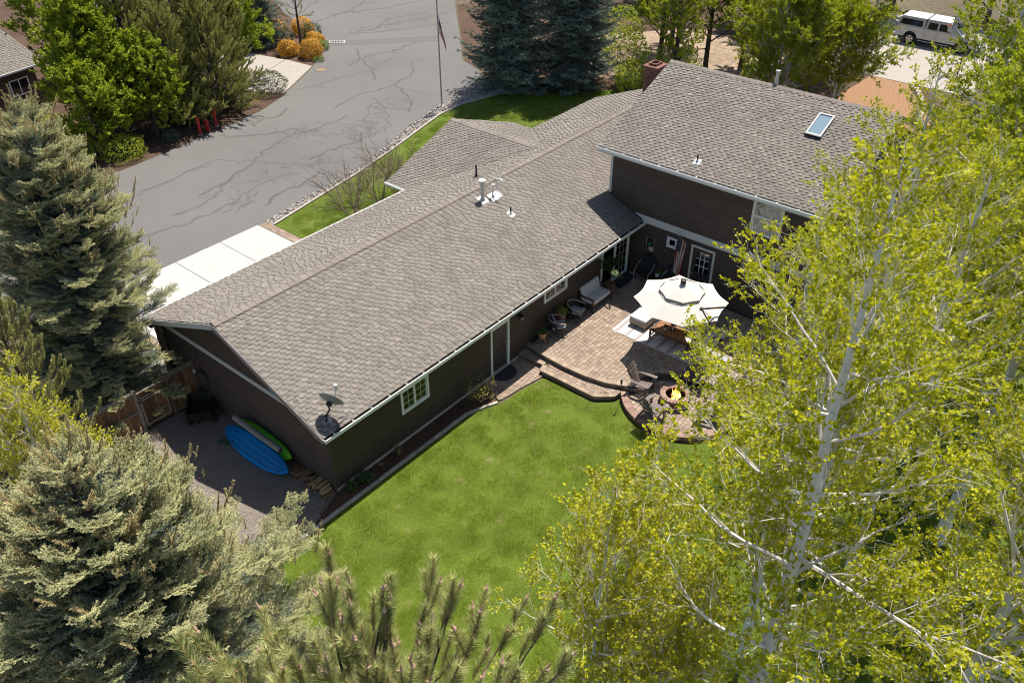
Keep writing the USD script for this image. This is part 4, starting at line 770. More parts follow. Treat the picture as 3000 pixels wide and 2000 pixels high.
for q in ((.70, -.33), (.05, -.30)): part(D, 'strut', MB().tube([foot + [.12, -.04, .34], (q[0], q[1], zb(q[1]) + .02)], .011, 5), METAL)
part(D, 'cable', MB().tube([(.70, -.33, 3.03), (.45, -.38, 3.02), (.2, -.44, 3.0), (.05, -.5, 2.95)], .008, 4), BLACK)
# rain chain at the front eave corner
t = thing('rain_chain', 'thin dark rain chain hanging from the front eave corner', 'chain', (-.45, 9.3, 0)); mb = MB()
for k in range(58): mb.tube([(0, 0, 2.86 - k * .047), (.004 * (-1) ** k, 0, 2.84 - k * .047), (0, 0, 2.815 - k * .047)], [.008, .022, .008], 5)
part(t, 'links', mb, BLACK); part(t, 'hook', MB().tube([(0, 0, 2.86), (0, 0, 2.92)], .01, 5), BLACK)
# ---------------- fence and gate
fz = thing('fence', 'weathered brown cedar picket fence beside the gable wall', 'fence'); yf = 7.40
def picket_run(x0, x1, z1):
    x = x0; k = 0
    while x < x1 - .03:
        w = min(.14, x1 - x); part(fz, 'picket', MB().bb(x + .003, x + w - .003, yf + .0 + .004 * (k % 2), yf + .022 + .004 * (k % 2), .06, z1 + rr.normal(0, .012), rr.random()), FENCE); x += w; k += 1
picket_run(-6.6, -2.36, 1.68); picket_run(-1.05, -.06, 1.66)
for x in (-6.6, -4.75, -2.32, -1.1, -.06): part(fz, 'post', MB().bb(x - .06, x + .06, yf - .03, yf + .09, 0, 1.78, rr.random()), FENCEG)
for a, b in ((-6.6, -2.38), (-1.04, -.1)):
    part(fz, 'cap_rail', MB().bb(a, b, yf - .06, yf + .10, 1.70, 1.74, .9), FENCEG); part(fz, 'rail', MB().bb(a, b, yf - .045, yf - .005, .86, .95, .5), FENCEG); part(fz, 'rail', MB().bb(a, b, yf - .045, yf - .005, 1.6, 1.69, .3), FENCEG); part(fz, 'rail', MB().bb(a, b, yf - .045, yf - .005, .06, .16, .3), FENCEG)
gt = thing('gate', 'cedar picket gate with a tan metal frame in the fence', 'gate')
for k in range(8): part(gt, 'picket', MB().bb(-2.23 + k * .136, -2.10 + k * .136, yf, yf + .02, .08, 1.56 + rr.normal(0, .01), rr.random()), FENCE)
part(gt, 'top_rail', MB().bb(-2.25, -1.16, yf - .02, yf + .06, 1.585, 1.62, .9), FENCEG)
mb = MB()
for a, b in (((-2.2, .2), (-2.2, 1.30)), ((-1.27, .2), (-1.27, 1.32)), ((-2.2, .22), (-1.27, .22)), ((-2.2, 1.28), (-1.27, 1.30))): mb.beam((a[0], yf - .03, a[1]), (b[0], yf - .03, b[1]), .045, .045, (0, 1, 0))
part(gt, 'frame', mb, STEELT); part(gt, 'brace_cable', MB().tube([(-2.15, yf - .035, .25), (-1.3, yf - .035, 1.25)], .006, 4), BLACK); part(gt, 'latch_bar', MB().beam((-2.24, yf - .05, 1.38), (-1.55, yf - .05, 1.40), .03, .04), CHROME)
part(gt, 'latch', MB().rbox((-2.24, yf - .06, 1.3), (.1, .06, .1), .015), BLACK)
# ---------------- yard cart
c = thing('yard_cart', 'black yard cart with an orange wheel hub beside the fence', 'cart', (-.58, 6.50, 0), math.radians(52))
tb = MB(); o = np.array([[-.5, -.36, .30], [.5, -.36, .30], [.5, .36, .30], [-.5, .36, .30], [-.62, -.44, .66], [.62, -.44, .66], [.62, .44, .66], [-.62, .44, .66], [-.58, -.4, .64], [.58, -.4, .64], [.58, .4, .64], [-.58, .4, .64], [-.46, -.32, .33], [.46, -.32, .33], [.46, .32, .33], [-.46, .32, .33]])
tb.add(o, [[0, 3, 2, 1], [0, 1, 5, 4], [1, 2, 6, 5], [2, 3, 7, 6], [3, 0, 4, 7], [4, 5, 9, 8], [5, 6, 10, 9], [6, 7, 11, 10], [7, 4, 8, 11], [8, 9, 13, 12], [9, 10, 14, 13], [10, 11, 15, 14], [11, 8, 12, 15], [12, 13, 14, 15]])
part(c, 'tub', tb, BLACK)
for sx_ in (-.32, .42):
    for sy_ in (-.43, .43):
        Rw = Rot.from_euler('x', 90, degrees=True).as_matrix(); w = part(c, 'wheel', MB().lathe([(.05, -.06), (.17, -.06), (.2, -.04), (.2, .04), (.17, .06), (.05, .06)], (sx_, sy_, .2), 18, .5, Rw), TYRE); part(w, 'hub', MB().lathe([(0, -.07), (.1, -.065), (.115, -.05), (.115, .05), (.1, .065), (0, .07)], (sx_, sy_, .2), 14, .5, Rw), ORANGE)
part(c, 'axle', MB().tube([(-.32, -.43, .2), (-.32, .43, .2)], .02).tube([(.42, -.43, .2), (.42, .43, .2)], .02).tube([(-.32, 0, .2), (.42, 0, .25)], .025), BLACK); part(c, 'handle', MB().tube([(-.5, 0, .25), (-.95, 0, .5), (-1.0, 0, .72)], .018).tube([(-1.0, -.14, .72), (-1.0, .14, .72)], .018), BLACK)
# ---------------- kayaks leaning on the gable wall, carpet roll, firewood
def hull(L, W, Hh, flat=1.0, n=26, m=22, rock=.08):
    xs = np.linspace(-1, 1, n); v = []
    for x in xs:
        p = max(0, (1 - abs(x) ** 2.3)) ** .62; w, h = W / 2 * p + .004, Hh * (.35 + .65 * p) * max(p, .05) ** .35
        z0 = rock * x * x
        for k in range(m):
            a = 2 * PI * k / m; cy, cz = math.cos(a), math.sin(a)
            v.append((x * L / 2, w * np.sign(cy) * abs(cy) ** .75, z0 + h / 2 * (np.sign(cz) * abs(cz) ** .8)))
    i, j = np.meshgrid(np.arange(n - 1), np.arange(m), indexing='ij'); k = (j + 1) % m
    return np.array(v), np.stack([i * m + j, (i + 1) * m + j, (i + 1) * m + k, i * m + k], -1).reshape(-1, 4)
def kayak(name, label, L, W, Hh, M_, MD, loc, tilt, roll_extra=0, pitch=0.0):
    k = thing(name, label, 'kayak'); R = Rot.from_euler('z', -90, degrees=True) * Rot.from_euler('y', pitch, degrees=True) * Rot.from_euler('x', tilt, degrees=True); R = R.as_matrix(); loc = np.array(loc)
    v, f = hull(L, W, Hh); part(k, 'hull', MB().add(v @ R.T + loc, f), M_, smooth=50)
    # a raised keel band and a ridge along the bottom, which faces outward
    for s in (-1, 0, 1):
        xs = np.linspace(-.86, .86, 20) * L / 2; ys = s * W * .27 * (1 - (2 * xs / L) ** 2) ** .6; z = -Hh * .5 * np.array([(.35 + .65 * max(0, 1 - abs(2 * x / L) ** 2.3) ** .62) for x in xs]) * (1 if s == 0 else .93) - .004 + .08 * (2 * xs / L) ** 2
        part(k, 'keel_ridge', MB().tube(np.c_[xs, ys, z] @ R.T + loc, .022, 6), M_)
    if MD is not None:
        for x in (-.55, -.05, .35):
            for s in (-.30, .30):
                q = np.array([x * L / 2, s * W * .72, -Hh * .36 * (1 - .3 * x * x)]); part(k, 'scupper', MB().rbox(q @ R.T + loc, (.14, .09, .10), .04, R), MD)
    return k
kayak('kayak', 'blue sit-on-top kayak lying tilted on its side, hull outward, on the gravel', 3.45, .86, .38, BLUE, BLUED, (-.66, 3.32, .36), -128, pitch=0)
kayak('kayak', 'bright green kayak wedged between the blue kayak and the gable wall', 2.95, .72, .34, GREEN, None, (-.27, 3.35, .52), -108)
t = thing('carpet_roll', 'pale rolled carpet lying on top of the two kayaks', 'carpet roll'); A, B = np.array([-.44, 4.55, .95]), np.array([-.40, 2.12, .84]); part(t, 'roll', MB().tube([A, A + (B - A) * .5 - [0, 0, .02], B], .10, 16, cap=False), CARPET, smooth=40); part(t, 'core', MB().tube([A + unit(B - A) * .01, B - unit(B - A) * .01], .06, 12), WOODB); mb = MB()
for rr_ in (.075, .09): mb.tube([B - unit(B - A) * .005 + unit(B - A) * .004, B + unit(B - A) * .004], rr_, 14, cap=False)
part(t, 'layer', mb, CARPET)
top('kneeling_pad', MB().rbox((-.92, 4.77, .05), (.26, .42, .05), .02, Rot.from_euler('z', 30, degrees=True).as_matrix()), GCLOTH, 'faded green pad on the gravel under the tip of the blue kayak', 'pad')
r5 = np.random.default_rng(5)
def log(x, y, z, L, rz, tone, label, i):
    a = r5.uniform(.05, .075); pts = np.array([[math.cos(q) * a * r5.uniform(.75, 1.1), math.sin(q) * a * r5.uniform(.75, 1.1)] for q in (np.array([0, 1.3, 2.2, 3.6, 4.9]) + r5.uniform(0, 1))])
    m = trimesh.convex.convex_hull(np.vstack([np.c_[np.full(5, -L / 2), pts], np.c_[np.full(5, L / 2) + r5.normal(0, .01, 5), pts * .95]]))
    R = (Rot.from_euler('z', rz) * Rot.from_euler('x', r5.uniform(0, 6))).as_matrix(); v = m.vertices @ R.T + [x, y, z]; v[:, 2] -= min(0, v[:, 2].min() - .004)
    top('firewood_log', MB().add(v, m.faces, tone), FIREW, label, 'log', group='split firewood stacked along the gable wall')
n = 0
for row, (zz, cnt) in enumerate(((.06, 13), (.18, 12), (.30, 9))):
    for k in range(cnt):
        y = .05 + (k + .5 * (row % 2)) * .145; fresh = y < .72 and row > 0
        if row == 2 and not (.1 < y < .75 or .95 < y < 1.6): continue
        nth = ('first second third fourth fifth sixth seventh eighth ninth tenth eleventh twelfth thirteenth'.split())[k]
        log(-.24 + r5.normal(0, .02), y + r5.normal(0, .012), zz, r5.uniform(.36, .44), r5.normal(0, .10 if y < .8 else .35), r5.uniform(.75, 1) if fresh else r5.uniform(0, .35), f"{'pale freshly' if fresh else 'brown'} split log, {nth} from the house corner, {('bottom', 'middle', 'top')[row]} row of the woodpile", n); n += 1
# ---------------- patio things
def chair(name, label, x, y, rz, group):
    c = thing(name, label, 'chair', (x, y, PZ), rz, group)       # faces -y
    a = np.linspace(-PI * .06, PI * 1.06, 21); rx, ry = .33, .36
    top_ = np.c_[np.cos(a) * rx, np.sin(a) * ry - .02, .66 + .09 * np.clip(np.sin(a), 0, 1)]; top_[0] = [rx + .0, -.30, .61]; top_[-1] = [-rx, -.30, .61]
    part(c, 'arm_rail', MB().tube(top_, .022, 8), WOODL, smooth=40)
    lo = np.c_[np.cos(a) * (rx - .03), np.sin(a) * (ry - .06) - .02, np.full(21, .38)]; v = np.vstack([top_[2:-2], lo[2:-2]]); n_ = 17; i = np.arange(n_ - 1); part(c, 'back_sling', MB().add(v, np.stack([i, i + 1, i + 1 + n_, i + n_], 1)), CUSHD)
    part(c, 'seat_cushion', MB().rbox((0, -.05, .40), (.54, .56, .11), .045), CUSHG, smooth=40); part(c, 'seat_frame', MB().bb(-.3, .3, -.34, .22, .31, .345), BLACK)
    for sx_ in (-1, 1):
        part(c, 'leg', MB().tube([(sx_ * .33, -.30, .61), (sx_ * .30, -.33, .34), (sx_ * .31, -.36, 0)], .014, 6), BLACK); part(c, 'leg', MB().tube([(sx_ * .24, .24, .34), (sx_ * .26, .30, 0)], .014, 6), BLACK)
    return c
chair('patio_chair', 'rounded black armchair with pale wood rim and grey seat beside the white sofa', 12.42, -.48, math.radians(14), 'rounded patio armchairs along the wall')
chair('patio_chair', 'rounded black armchair with pale wood rim holding a navy pillow', 11.12, -.52, math.radians(48), 'rounded patio armchairs along the wall')
p = thing('pillow', 'navy and white diamond pillow standing in the round armchair', 'pillow', (11.02, -.38, PZ + .60), math.radians(48)); Rp = Rot.from_euler('x', -25, degrees=True).as_matrix()
pv = trimesh.creation.icosphere(2, 1); v = pv.vertices.copy(); v = np.sign(v) * abs(v) ** .6 * [.22, .07, .22]; part(p, 'cover', MB().add(v @ (Rp @ Rot.from_euler('y', 45, degrees=True).as_matrix()).T, pv.faces), NAVY, smooth=True)
mb = MB()
for k in (-.1, 0, .1):
    mb.beam(Rp @ np.array([k - .12, -.075, -.12]), Rp @ np.array([k + .12, -.075, .12]), .012, .01); mb.beam(Rp @ np.array([k - .12, -.077, .12]), Rp @ np.array([k + .12, -.077, -.12]), .012, .01)
part(p, 'lattice_print', mb, CUSH)
s = thing('loveseat', 'dark framed loveseat with white cushions against the wing wall', 'sofa', (13.86, -.42, PZ))
for k in (-1, 1):
    part(s, 'seat_cushion', MB().rbox((k * .31, -.06, .40), (.61, .66, .17), .05), CUSH, smooth=40); part(s, 'back_cushion', MB().rbox((k * .31, .27, .68), (.60, .17, .52), .06, Rot.from_euler('x', -14, degrees=True).as_matrix()), CUSH, smooth=40)
    part(s, 'arm', MB().bb(k * .66 - .03, k * .66 + .03, -.42, .34, .58, .62), WOODB); part(s, 'leg', MB().bb(k * .66 - .03, k * .66 + .03, -.42, -.37, 0, .58), WOODB); part(s, 'leg', MB().bb(k * .66 - .03, k * .66 + .03, .29, .34, 0, .58), WOODB)
part(s, 'seat_frame', MB().bb(-.64, .64, -.38, .3, .25, .31).bb(-.64, .64, .30, .35, .3, .72), WOODB)
def fronds(parent, c, n, L, droop, seed, m=PALM, leaf=.16, w=.02, name='frond', el=(35, 80), each=True):
    r = np.random.default_rng(seed); allm = MB()
    for k in range(n):
        az = k * 2.4 + r.normal(0, .3); e = math.radians(r.uniform(*el)); l = L * r.uniform(.75, 1.1); t = np.linspace(0, 1, 9)
        rad = l * math.cos(e) * t * (1 + .2 * t); z = l * math.sin(e) * t - droop * l * t ** 2.2
        p = np.c_[np.cos(az) * rad, np.sin(az) * rad, z] + c; mb = MB() if each else allm; tone = r.uniform(.2, 1)
        mb.tube(p, np.linspace(.007, .002, 9), 3, tone * .6, cap=False); tg = unit(np.gradient(p, axis=0)); sd = unit(np.cross(tg, [0, 0, 1.0]))
        for q in np.linspace(.18, .98, int(l / .035)):
            i = int(q * 8 * .999); pt_ = p[i] + (p[min(8, i + 1)] - p[i]) * (q * 8 - i); ll = leaf * math.sin(PI * min(.93, q * .85 + .12)) 
            for sg in (-1, 1):
                d = unit(sd[i] * sg + tg[i] * .7 + [0, 0, -.35 + r.normal(0, .15)]); e2 = unit(np.cross(d, [0, 0, 1.0])) * w / 2
                mb.add([pt_, pt_ + d * ll * .5 + e2, pt_ + d * ll, pt_ + d * ll * .5 - e2], [[0, 1, 2], [0, 2, 3]], np.clip(tone + r.normal(0, .12), 0, 1))
        if each: part(parent, name, mb, m)
    if not each: part(parent, 'foliage', allm, m, kind='stuff')
t = thing('potted_palm', 'tall potted palm in a dark wooden half barrel by the sliding door', 'plant', (14.93, -.45, PZ))
part(t, 'barrel', MB().lathe([(0, .0), (.20, .0), (.255, .22), (.235, .46), (.21, .46), (.20, .40), (0, .40)], seg=20), TERRA, smooth=40)
for z in (.1, .34): part(t, 'hoop', MB().lathe([(.242, z - .015), (.262, z), (.255, z + .02)], seg=20), BLACK)
part(t, 'stem', MB().tube([(0, 0, .4), (.02, 0, .9), (.0, .02, 1.2)], [.03, .025, .02], 6).tube([(0.05, 0, .4), (.10, .03, .8)], .02, 6), BARK); fronds(t, np.array([0, 0, 1.15]), 11, .85, .45, 4, leaf=.26, w=.03); fronds(t, np.array([.08, .02, .75]), 6, .55, .5, 14, leaf=.22, w=.03)
t = thing('potted_fern', 'bushy green fern in a tan pot on splayed wooden legs', 'plant', (10.3, -.44, PZ))
part(t, 'pot', MB().lathe([(0, .20), (.10, .20), (.15, .30), (.165, .46), (.15, .46), (.14, .42), (0, .42)], seg=18), TANPOT, smooth=40)
for k in range(3): a = k * 2.1 + .5; part(t, 'leg', MB().tube([(math.cos(a) * .09, math.sin(a) * .09, .24), (math.cos(a) * .16, math.sin(a) * .16, 0)], .013, 6), WOODL)
fronds(t, np.array([0, 0, .44]), 26, .46, .7, 6, leaf=.10, w=.022, el=(20, 80))
t = thing('flower_pot', 'mauve pot of yellow green and pink flowers between the two armchairs', 'plant', (11.62, -.36, PZ))
part(t, 'stool', MB().lathe([(0, 0), (.17, 0), (.14, .2), (.18, .42), (0, .42)], seg=18), PINKST, smooth=40); part(t, 'pot', MB().lathe([(0, .42), (.13, .42), (.19, .62), (.17, .62), (0, .58)], seg=18), PINKST, smooth=40)
def puff(parent, name, c, R, n, size, m, seed, hollow=.35, zs=1.0, kind='stuff', upb=.4, minz=None):
    r = np.random.default_rng(seed); d = unit(r.normal(0, 1, (n, 3))); rad = r.uniform(hollow, 1, n) ** .6; p = d * rad[:, None] * R; p[:, 2] *= zs
    lump = 1 + .25 * (meshkit.noise(d * 2.2 + seed) - .5) * 2; p *= lump[:, None]; p = p + c
    if minz is not None: k = p[:, 2] > minz; p, d = p[k], d[k]; n = len(p)
    a = unit(d + r.normal(0, .8, (n, 3)) + [0, 0, upb]); b = unit(np.cross(a, r.normal(0, 1, (n, 3)))); c2 = np.cross(a, b); s = size * r.uniform(.6, 1.3, (n, 1))
    q = np.stack([p - b * s * .5, p + c2 * s * .32, p + b * s * .5 + a * s * .1, p - c2 * s * .32], 1).reshape(-1, 3); i = np.arange(n) * 4
    tone = np.repeat(np.clip(r.normal(.5, .25, n), 0, 1), 4)
    part(parent, name, MB().add(q, np.stack([i, i + 1, i + 2, i + 3], 1), tone), m, kind=kind)
puff(t, 'leaves', np.array([.03, 0, .72]), .21, 500, .05, LIME, 3, zs=.75); puff(t, 'flowers', np.array([-.1, .06, .68]), .17, 160, .04, mat('pink_flower', (0.35, 0.10, 0.13), (0.45, 0.2, 0.16), rough=.7), 8, zs=.7)
# doormats
a = np.linspace(PI, 2 * PI, 24); top('half_round_mat', MB().prism([(8.2 + .56 * math.cos(q), -.09 + .62 * math.sin(q)) for q in a], WZ, WZ + .018), BLACKR, 'black half-round doormat at the dark brown door', 'doormat')
top('door_mat', MB().bb(15.45, 16.75, -.66, -.10, PZ, PZ + .015), BLACKR, 'black rectangular doormat at the sliding glass door', 'doormat')
# wire chairs, plant, flag and mirrors by the two-storey wall
def wire_chair(x, y, rz, label):
    c = thing('wicker_chair', label, 'chair', (x, y, PZ), rz, 'dark wicker chairs under the house flag'); a = np.linspace(0, 2 * PI, 25); mb = MB()
    v, f = [], []
    for j, rr_ in enumerate((.02, .16, .30, .36)):
        for q in a[:-1]: v.append((.36 * rr_ / .36 * math.cos(q), .26 + .08 * (1 - (rr_ / .36) ** 2), .78 + .36 * rr_ / .36 * math.sin(q)))
    for j in range(3):
        for k in range(24): f.append([j * 24 + k, j * 24 + (k + 1) % 24, (j + 1) * 24 + (k + 1) % 24, (j + 1) * 24 + k])
    part(c, 'backrest', mb.add(v, f), CUSHD); part(c, 'seat', MB().lathe([(0, .40), (.25, .42), (.30, .45), (.30, .42), (0, .37)], (0, .02, 0), 20), CUSHD); part(c, 'rim', MB().tube([(.37 * math.cos(q), .25, .78 + .37 * math.sin(q)) for q in a], .016, 6), BLACK)
    for sx_ in (-1, 1):
        part(c, 'arm', MB().tube([(sx_ * .36, .22, .80), (sx_ * .38, -.02, .66), (sx_ * .34, -.28, .46), (sx_ * .33, -.34, 0)], .013, 5), GREYT); part(c, 'leg', MB().tube([(sx_ * .28, .12, .42), (sx_ * .30, .30, 0)], .013, 5), BLACK)
wire_chair(16.68, -1.05, -PI / 2 , 'round-backed dark wicker chair under the hanging picture'); wire_chair(16.62, -2.35, -PI / 2 - .15, 'round-backed dark wicker chair nearly hidden by the white umbrella')
t = thing('potted_spider_plant', 'small spiky plant in a white pot between the wicker chairs', 'plant', (16.75, -1.66, PZ)); part(t, 'stand', MB().lathe([(0, 0), (.16, 0), (.03, .05), (.03, .36), (.19, .38), (.19, .40), (0, .40)], seg=16), BLACK); part(t, 'pot', MB().lathe([(0, .40), (.08, .40), (.11, .58), (.095, .58), (0, .55)], seg=16), WPOT, smooth=40); fronds(t, np.array([0, 0, .56]), 24, .38, .45, 9, m=LIME, leaf=.03, w=.02, el=(20, 85))
def picture(name, u0, u1, z0, z1, label):
    t = thing(name, label, 'picture'); part(t, 'frame', frame_box(PT, u0, u1, z0, z1, .025, .026, .05), RAKE); part(t, 'canvas', wbox(MB(), PT, u0 + .02, u1 - .02, z0 + .02, z1 - .02, .026, .034), PICT)
    part(t, 'wreath', MB().tm(trimesh.creation.icosphere(2, .09).apply_translation(PT((u0 + u1) / 2 - .02, z0 + (z1 - z0) * .52, .05))).tm(trimesh.creation.icosphere(1, .06).apply_translation(PT((u0 + u1) / 2 - .07, z0 + (z1 - z0) * .42, .05))), PICG); part(t, 'lower_panel', wbox(MB(), PT, (u0 + u1) / 2 - .05, u1 - .03, z0 + .03, z0 + .2, .034, .04), GREYT)
    part(t, 'hanger', MB().tube([PT(u0 + .06, z1, .04), PT((u0 + u1) / 2, z1 + .14, .03), PT(u1 - .06, z1, .04)], .005, 4), BLACK)
picture('hanging_picture', .77, 1.14, 1.65, 2.31, 'narrow framed picture with green wreath left of the small square window'); picture('hanging_picture', 6.42, 6.78, 1.68, 2.32, 'narrow framed picture with green wreath behind the aspen twigs')
def flag_parts(t, base, hoist, drop, width, height, seed, folds=3, gather=.55, out=None):
    """a hanging flag: base point, hoist direction (unit), fly falls along drop; stripes run along the fly"""
    r = np.random.default_rng(seed); nu, nv = 26, 36; red, white, blue, star = MB(), MB(), MB(), MB(); out = unit(np.cross(hoist, drop)) if out is None else out
    def P(u, v):
        g = 1 - gather * min(1, v * 1.6) ** .8; uu = .5 + (u - .5) * g
        return np.array(base) + hoist * (uu * height) + drop * (v * width + .12 * (1 - u) * v) + out * (.055 * math.sin(u * folds * 2 * PI + v * 2) * min(1, v * 2.5)) + hoist * (.06 * math.sin(v * 5) * v)
    for i in range(nu):
        for j in range(nv):
            u, v = (i + .5) / nu, (j + .5) / nv; k = int(u * 13); m = blue if (u > 6 / 13 and v < .40) else (red if k % 2 == 0 else white)
            m.quad(P(i / nu, j / nv), P((i + 1) / nu, j / nv), P((i + 1) / nu, (j + 1) / nv), P(i / nu, (j + 1) / nv))
    for a in range(9):
        for b in range(11):
            if (a + b) % 2: continue
            u, v = 6 / 13 + 7 / 13 * (a + 1) / 10, .40 * (b + 1) / 12; c_ = P(u, v)
            for o in (.006, -.006):
                q = c_ + out * o; pts = []
                for s_ in range(10):
                    an = s_ * PI / 5; rd = .022 if s_ % 2 == 0 else .009; pts.append(q + hoist * math.cos(an) * rd + drop * math.sin(an) * rd)
                star.add([q] + pts, [[0, 1 + s_, 1 + (s_ + 1) % 10] for s_ in range(10)])
    part(t, 'red_stripes', red, FLAGR); part(t, 'white_stripes', white, FLAGW); part(t, 'canton', blue, FLAGB); part(t, 'stars', star, FLAGW)
t = thing('house_flag', 'stars and stripes flag hanging from an angled pole on the dark wall', 'flag'); fa, ft = np.array([17.14, -2.82, 2.50]), np.array([16.25, -2.62, 3.42]); hd = unit(ft - fa)
part(t, 'pole', MB().tube([fa, ft], .014, 6), POLE); part(t, 'bracket', MB().rbox((17.13, -2.82, 2.5), (.05, .08, .1), .01), BLACK); part(t, 'finial', MB().tm(trimesh.creation.icosphere(1, .03).apply_translation(ft)), POLE)
flag_parts(t, fa + hd * .32, hd, np.array([-.10, .03, -1.0]), 1.55, .95, 3, gather=.30)
# umbrella, rug, table, ottoman, sofa under the umbrella
top('outdoor_rug', MB().prism(sbox(12.72, -5.85, 15.6, -2.1), PZ + .004, PZ + .014), RUGL, 'large pale woven outdoor rug under the umbrella', 'rug'); rug = stage.GetPrimAtPath('/World/outdoor_rug')
for k in range(8): part(rug, 'stripe', MB().sheet([(12.74, -2.2 - k * .47), (15.58, -2.2 - k * .47), (15.58, -2.33 - k * .47), (12.74, -2.33 - k * .47)], PZ + .018), RUGD)
part(rug, 'fringe', MB().add([(12.72 + k * .03, -2.1 + s_ * 0, PZ + .01) if s_ == 0 else (12.735 + k * .03, -2.03, PZ + .008) if s_ == 1 else (12.745 + k * .03, -2.1, PZ + .01) for k in range(95) for s_ in range(3)], np.arange(285).reshape(-1, 3)), CUSH)
t = thing('ottoman', 'square tan wicker ottoman with white cushion on the pale rug', 'ottoman', (13.86, -2.79, PZ))
part(t, 'base', MB().rbox((0, 0, .22), (.80, .76, .24), .03), WICK, smooth=40); part(t, 'cushion', MB().rbox((0, 0, .395), (.82, .78, .12), .045), CUSH, smooth=40)
for a_ in (-.35, .35):
    for b_ in (-.33, .33): part(t, 'leg', MB().bb(a_ - .025, a_ + .025, b_ - .025, b_ + .025, 0, .14), WOODL)
t = thing('outdoor_sofa', 'tan wicker corner sofa with white cushions under the umbrella', 'sofa', (15.25, -3.75, PZ))
part(t, 'base', MB().rbox((0, 0, .22), (.8, 2.9, .26), .03).rbox((.0, 1.55, .22), (.8, .3, .26), .03), WICK, smooth=40); part(t, 'back', MB().rbox((.40, 0, .5), (.10, 2.9, .48), .04), WICK, smooth=40); part(t, 'arm', MB().rbox((0, 1.62, .42), (.8, .12, .34), .04), WICK, smooth=40)
for k in range(4): part(t, 'seat_cushion', MB().rbox((-.05, -1.05 + k * .7, .41), (.7, .68, .14), .045), CUSH, smooth=40); part(t, 'back_cushion', MB().rbox((.26, -1.05 + k * .7, .62), (.16, .66, .36), .06), CUSH, smooth=40)
t = thing('coffee_table', 'brown wooden table with herringbone top half under the umbrella', 'table', (13.62, -4.4, PZ)); r6 = np.random.default_rng(4)
part(t, 'top_frame', MB().bb(-.46, .46, .82, .88, .40, .45).bb(-.46, .46, -.88, -.82, .40, .45).bb(-.46, -.40, -.82, .82, .40, .45).bb(.40, .46, -.82, .82, .40, .45), WOODB)
for k in range(-6, 7):
    for s_ in (0, 1):
        q = Polygon([(-.4 + .4 * s_, k * .14), (-.4 + .4 * (s_ + 1), k * .14 + (.4 if s_ == 0 else -.4)), (-.4 + .4 * (s_ + 1), k * .14 + .13 + (.4 if s_ == 0 else -.4)), (-.4 + .4 * s_, k * .14 + .13)]) if s_ == 0 else Polygon([(0, k * .14 + .4), (.4, k * .14), (.4, k * .14 + .13), (0, k * .14 + .53)])
        q = q.intersection(sbox(-.4, -.82, .4, .82))
        if q.area > .002: part(t, 'plank', MB().prism(q.buffer(-.003), .405, .445, r6.random()), TABLE)
for a_ in (-.42, .42):
    for b_ in (-.84, .84): part(t, 'leg', MB().bb(a_ - .03, a_ + .03, b_ - .03, b_ + .03, 0, .40), WOODB)
part(t, 'stretcher', MB().bb(-.42, .42, .82, .86, .12, .16).bb(-.42, .42, -.86, -.82, .12, .16).bb(-.02, .02, -.84, .84, .12, .16), WOODB)
t = thing('table_plant', 'small dark plant in a white pot on the brown table', 'plant', (13.52, -4.02, PZ + .45)); part(t, 'pot', MB().lathe([(0, 0), (.05, 0), (.065, .11), (.055, .11), (0, .09)], seg=14), WPOT); puff(t, 'leaves', np.array([0, 0, .17]), .09, 160, .04, BUSHG, 5)
t = thing('lantern', 'brown lantern standing on the table beside the small plant', 'lantern', (13.66, -4.28, PZ + .45)); part(t, 'base', MB().bb(-.08, .08, -.08, .08, 0, .03), WOODB); part(t, 'roof', MB().lathe([(.12, .26), (.02, .34), (0, .34)], seg=4), WOODB)
for a_ in (-.07, .07):
    for b_ in (-.07, .07): part(t, 'post', MB().bb(a_ - .01, a_ + .01, b_ - .01, b_ + .01, .03, .26), WOODB)
part(t, 'candle', MB().lathe([(0, .03), (.035, .03), (.035, .13), (0, .13)], seg=10), WPOT)
U = thing('patio_umbrella', 'large off-white octagonal cantilever umbrella over the patio seating', 'umbrella'); uc = np.array([13.19, -4.69, 0]); UR = 1.76; a0 = math.radians(62.5 + 45 * 0)
cang = [math.radians(122.6 - 45 * k) for k in range(8)]
def zcan(q): return 2.70 + .60 * (1 - q)
def gore(r0, r1, z0, z1, sag, n=8, m=6):
    out = []
    for k in range(8):
        mb = MB(); A, B = cang[k], cang[(k + 1) % 8]; v = []
        for i in range(m + 1):
            q = i / m; rr_ = r0 + (r1 - r0) * q; zz = z0 + (z1 - z0) * q
            pa, pb = np.array([math.cos(A) * rr_, math.sin(A) * rr_]), np.array([math.cos(B) * rr_, math.sin(B) * rr_])
            for j in range(n + 1):
                s_ = j / n; xy = pa * (1 - s_) + pb * s_; bow = math.sin(PI * s_); xy = xy * (1 - .045 * bow * q ** 3 * (sag > 0))
                v.append(np.r_[uc[:2] + xy, zz - sag * bow * rr_])
        i, j = np.meshgrid(np.arange(m), np.arange(n), indexing='ij'); I = i * (n + 1) + j
        mb.add(v, np.stack([I, I + 1, I + n + 2, I + n + 1], -1).reshape(-1, 4)); out.append(mb)
    return out
for mb in gore(.10, UR, 3.30, 2.70, .022): part(U, 'canopy_panel', mb, CANVAS, smooth=True)
for mb in gore(.0, .86, 3.42, 3.12, .02): part(U, 'vent_panel', mb, CANVAS, smooth=True)
v = []
for k in range(8):
    for zz in (3.12, 3.05): v.append(np.r_[uc[:2] + .86 * np.array([math.cos(cang[k]), math.sin(cang[k])]), zz])
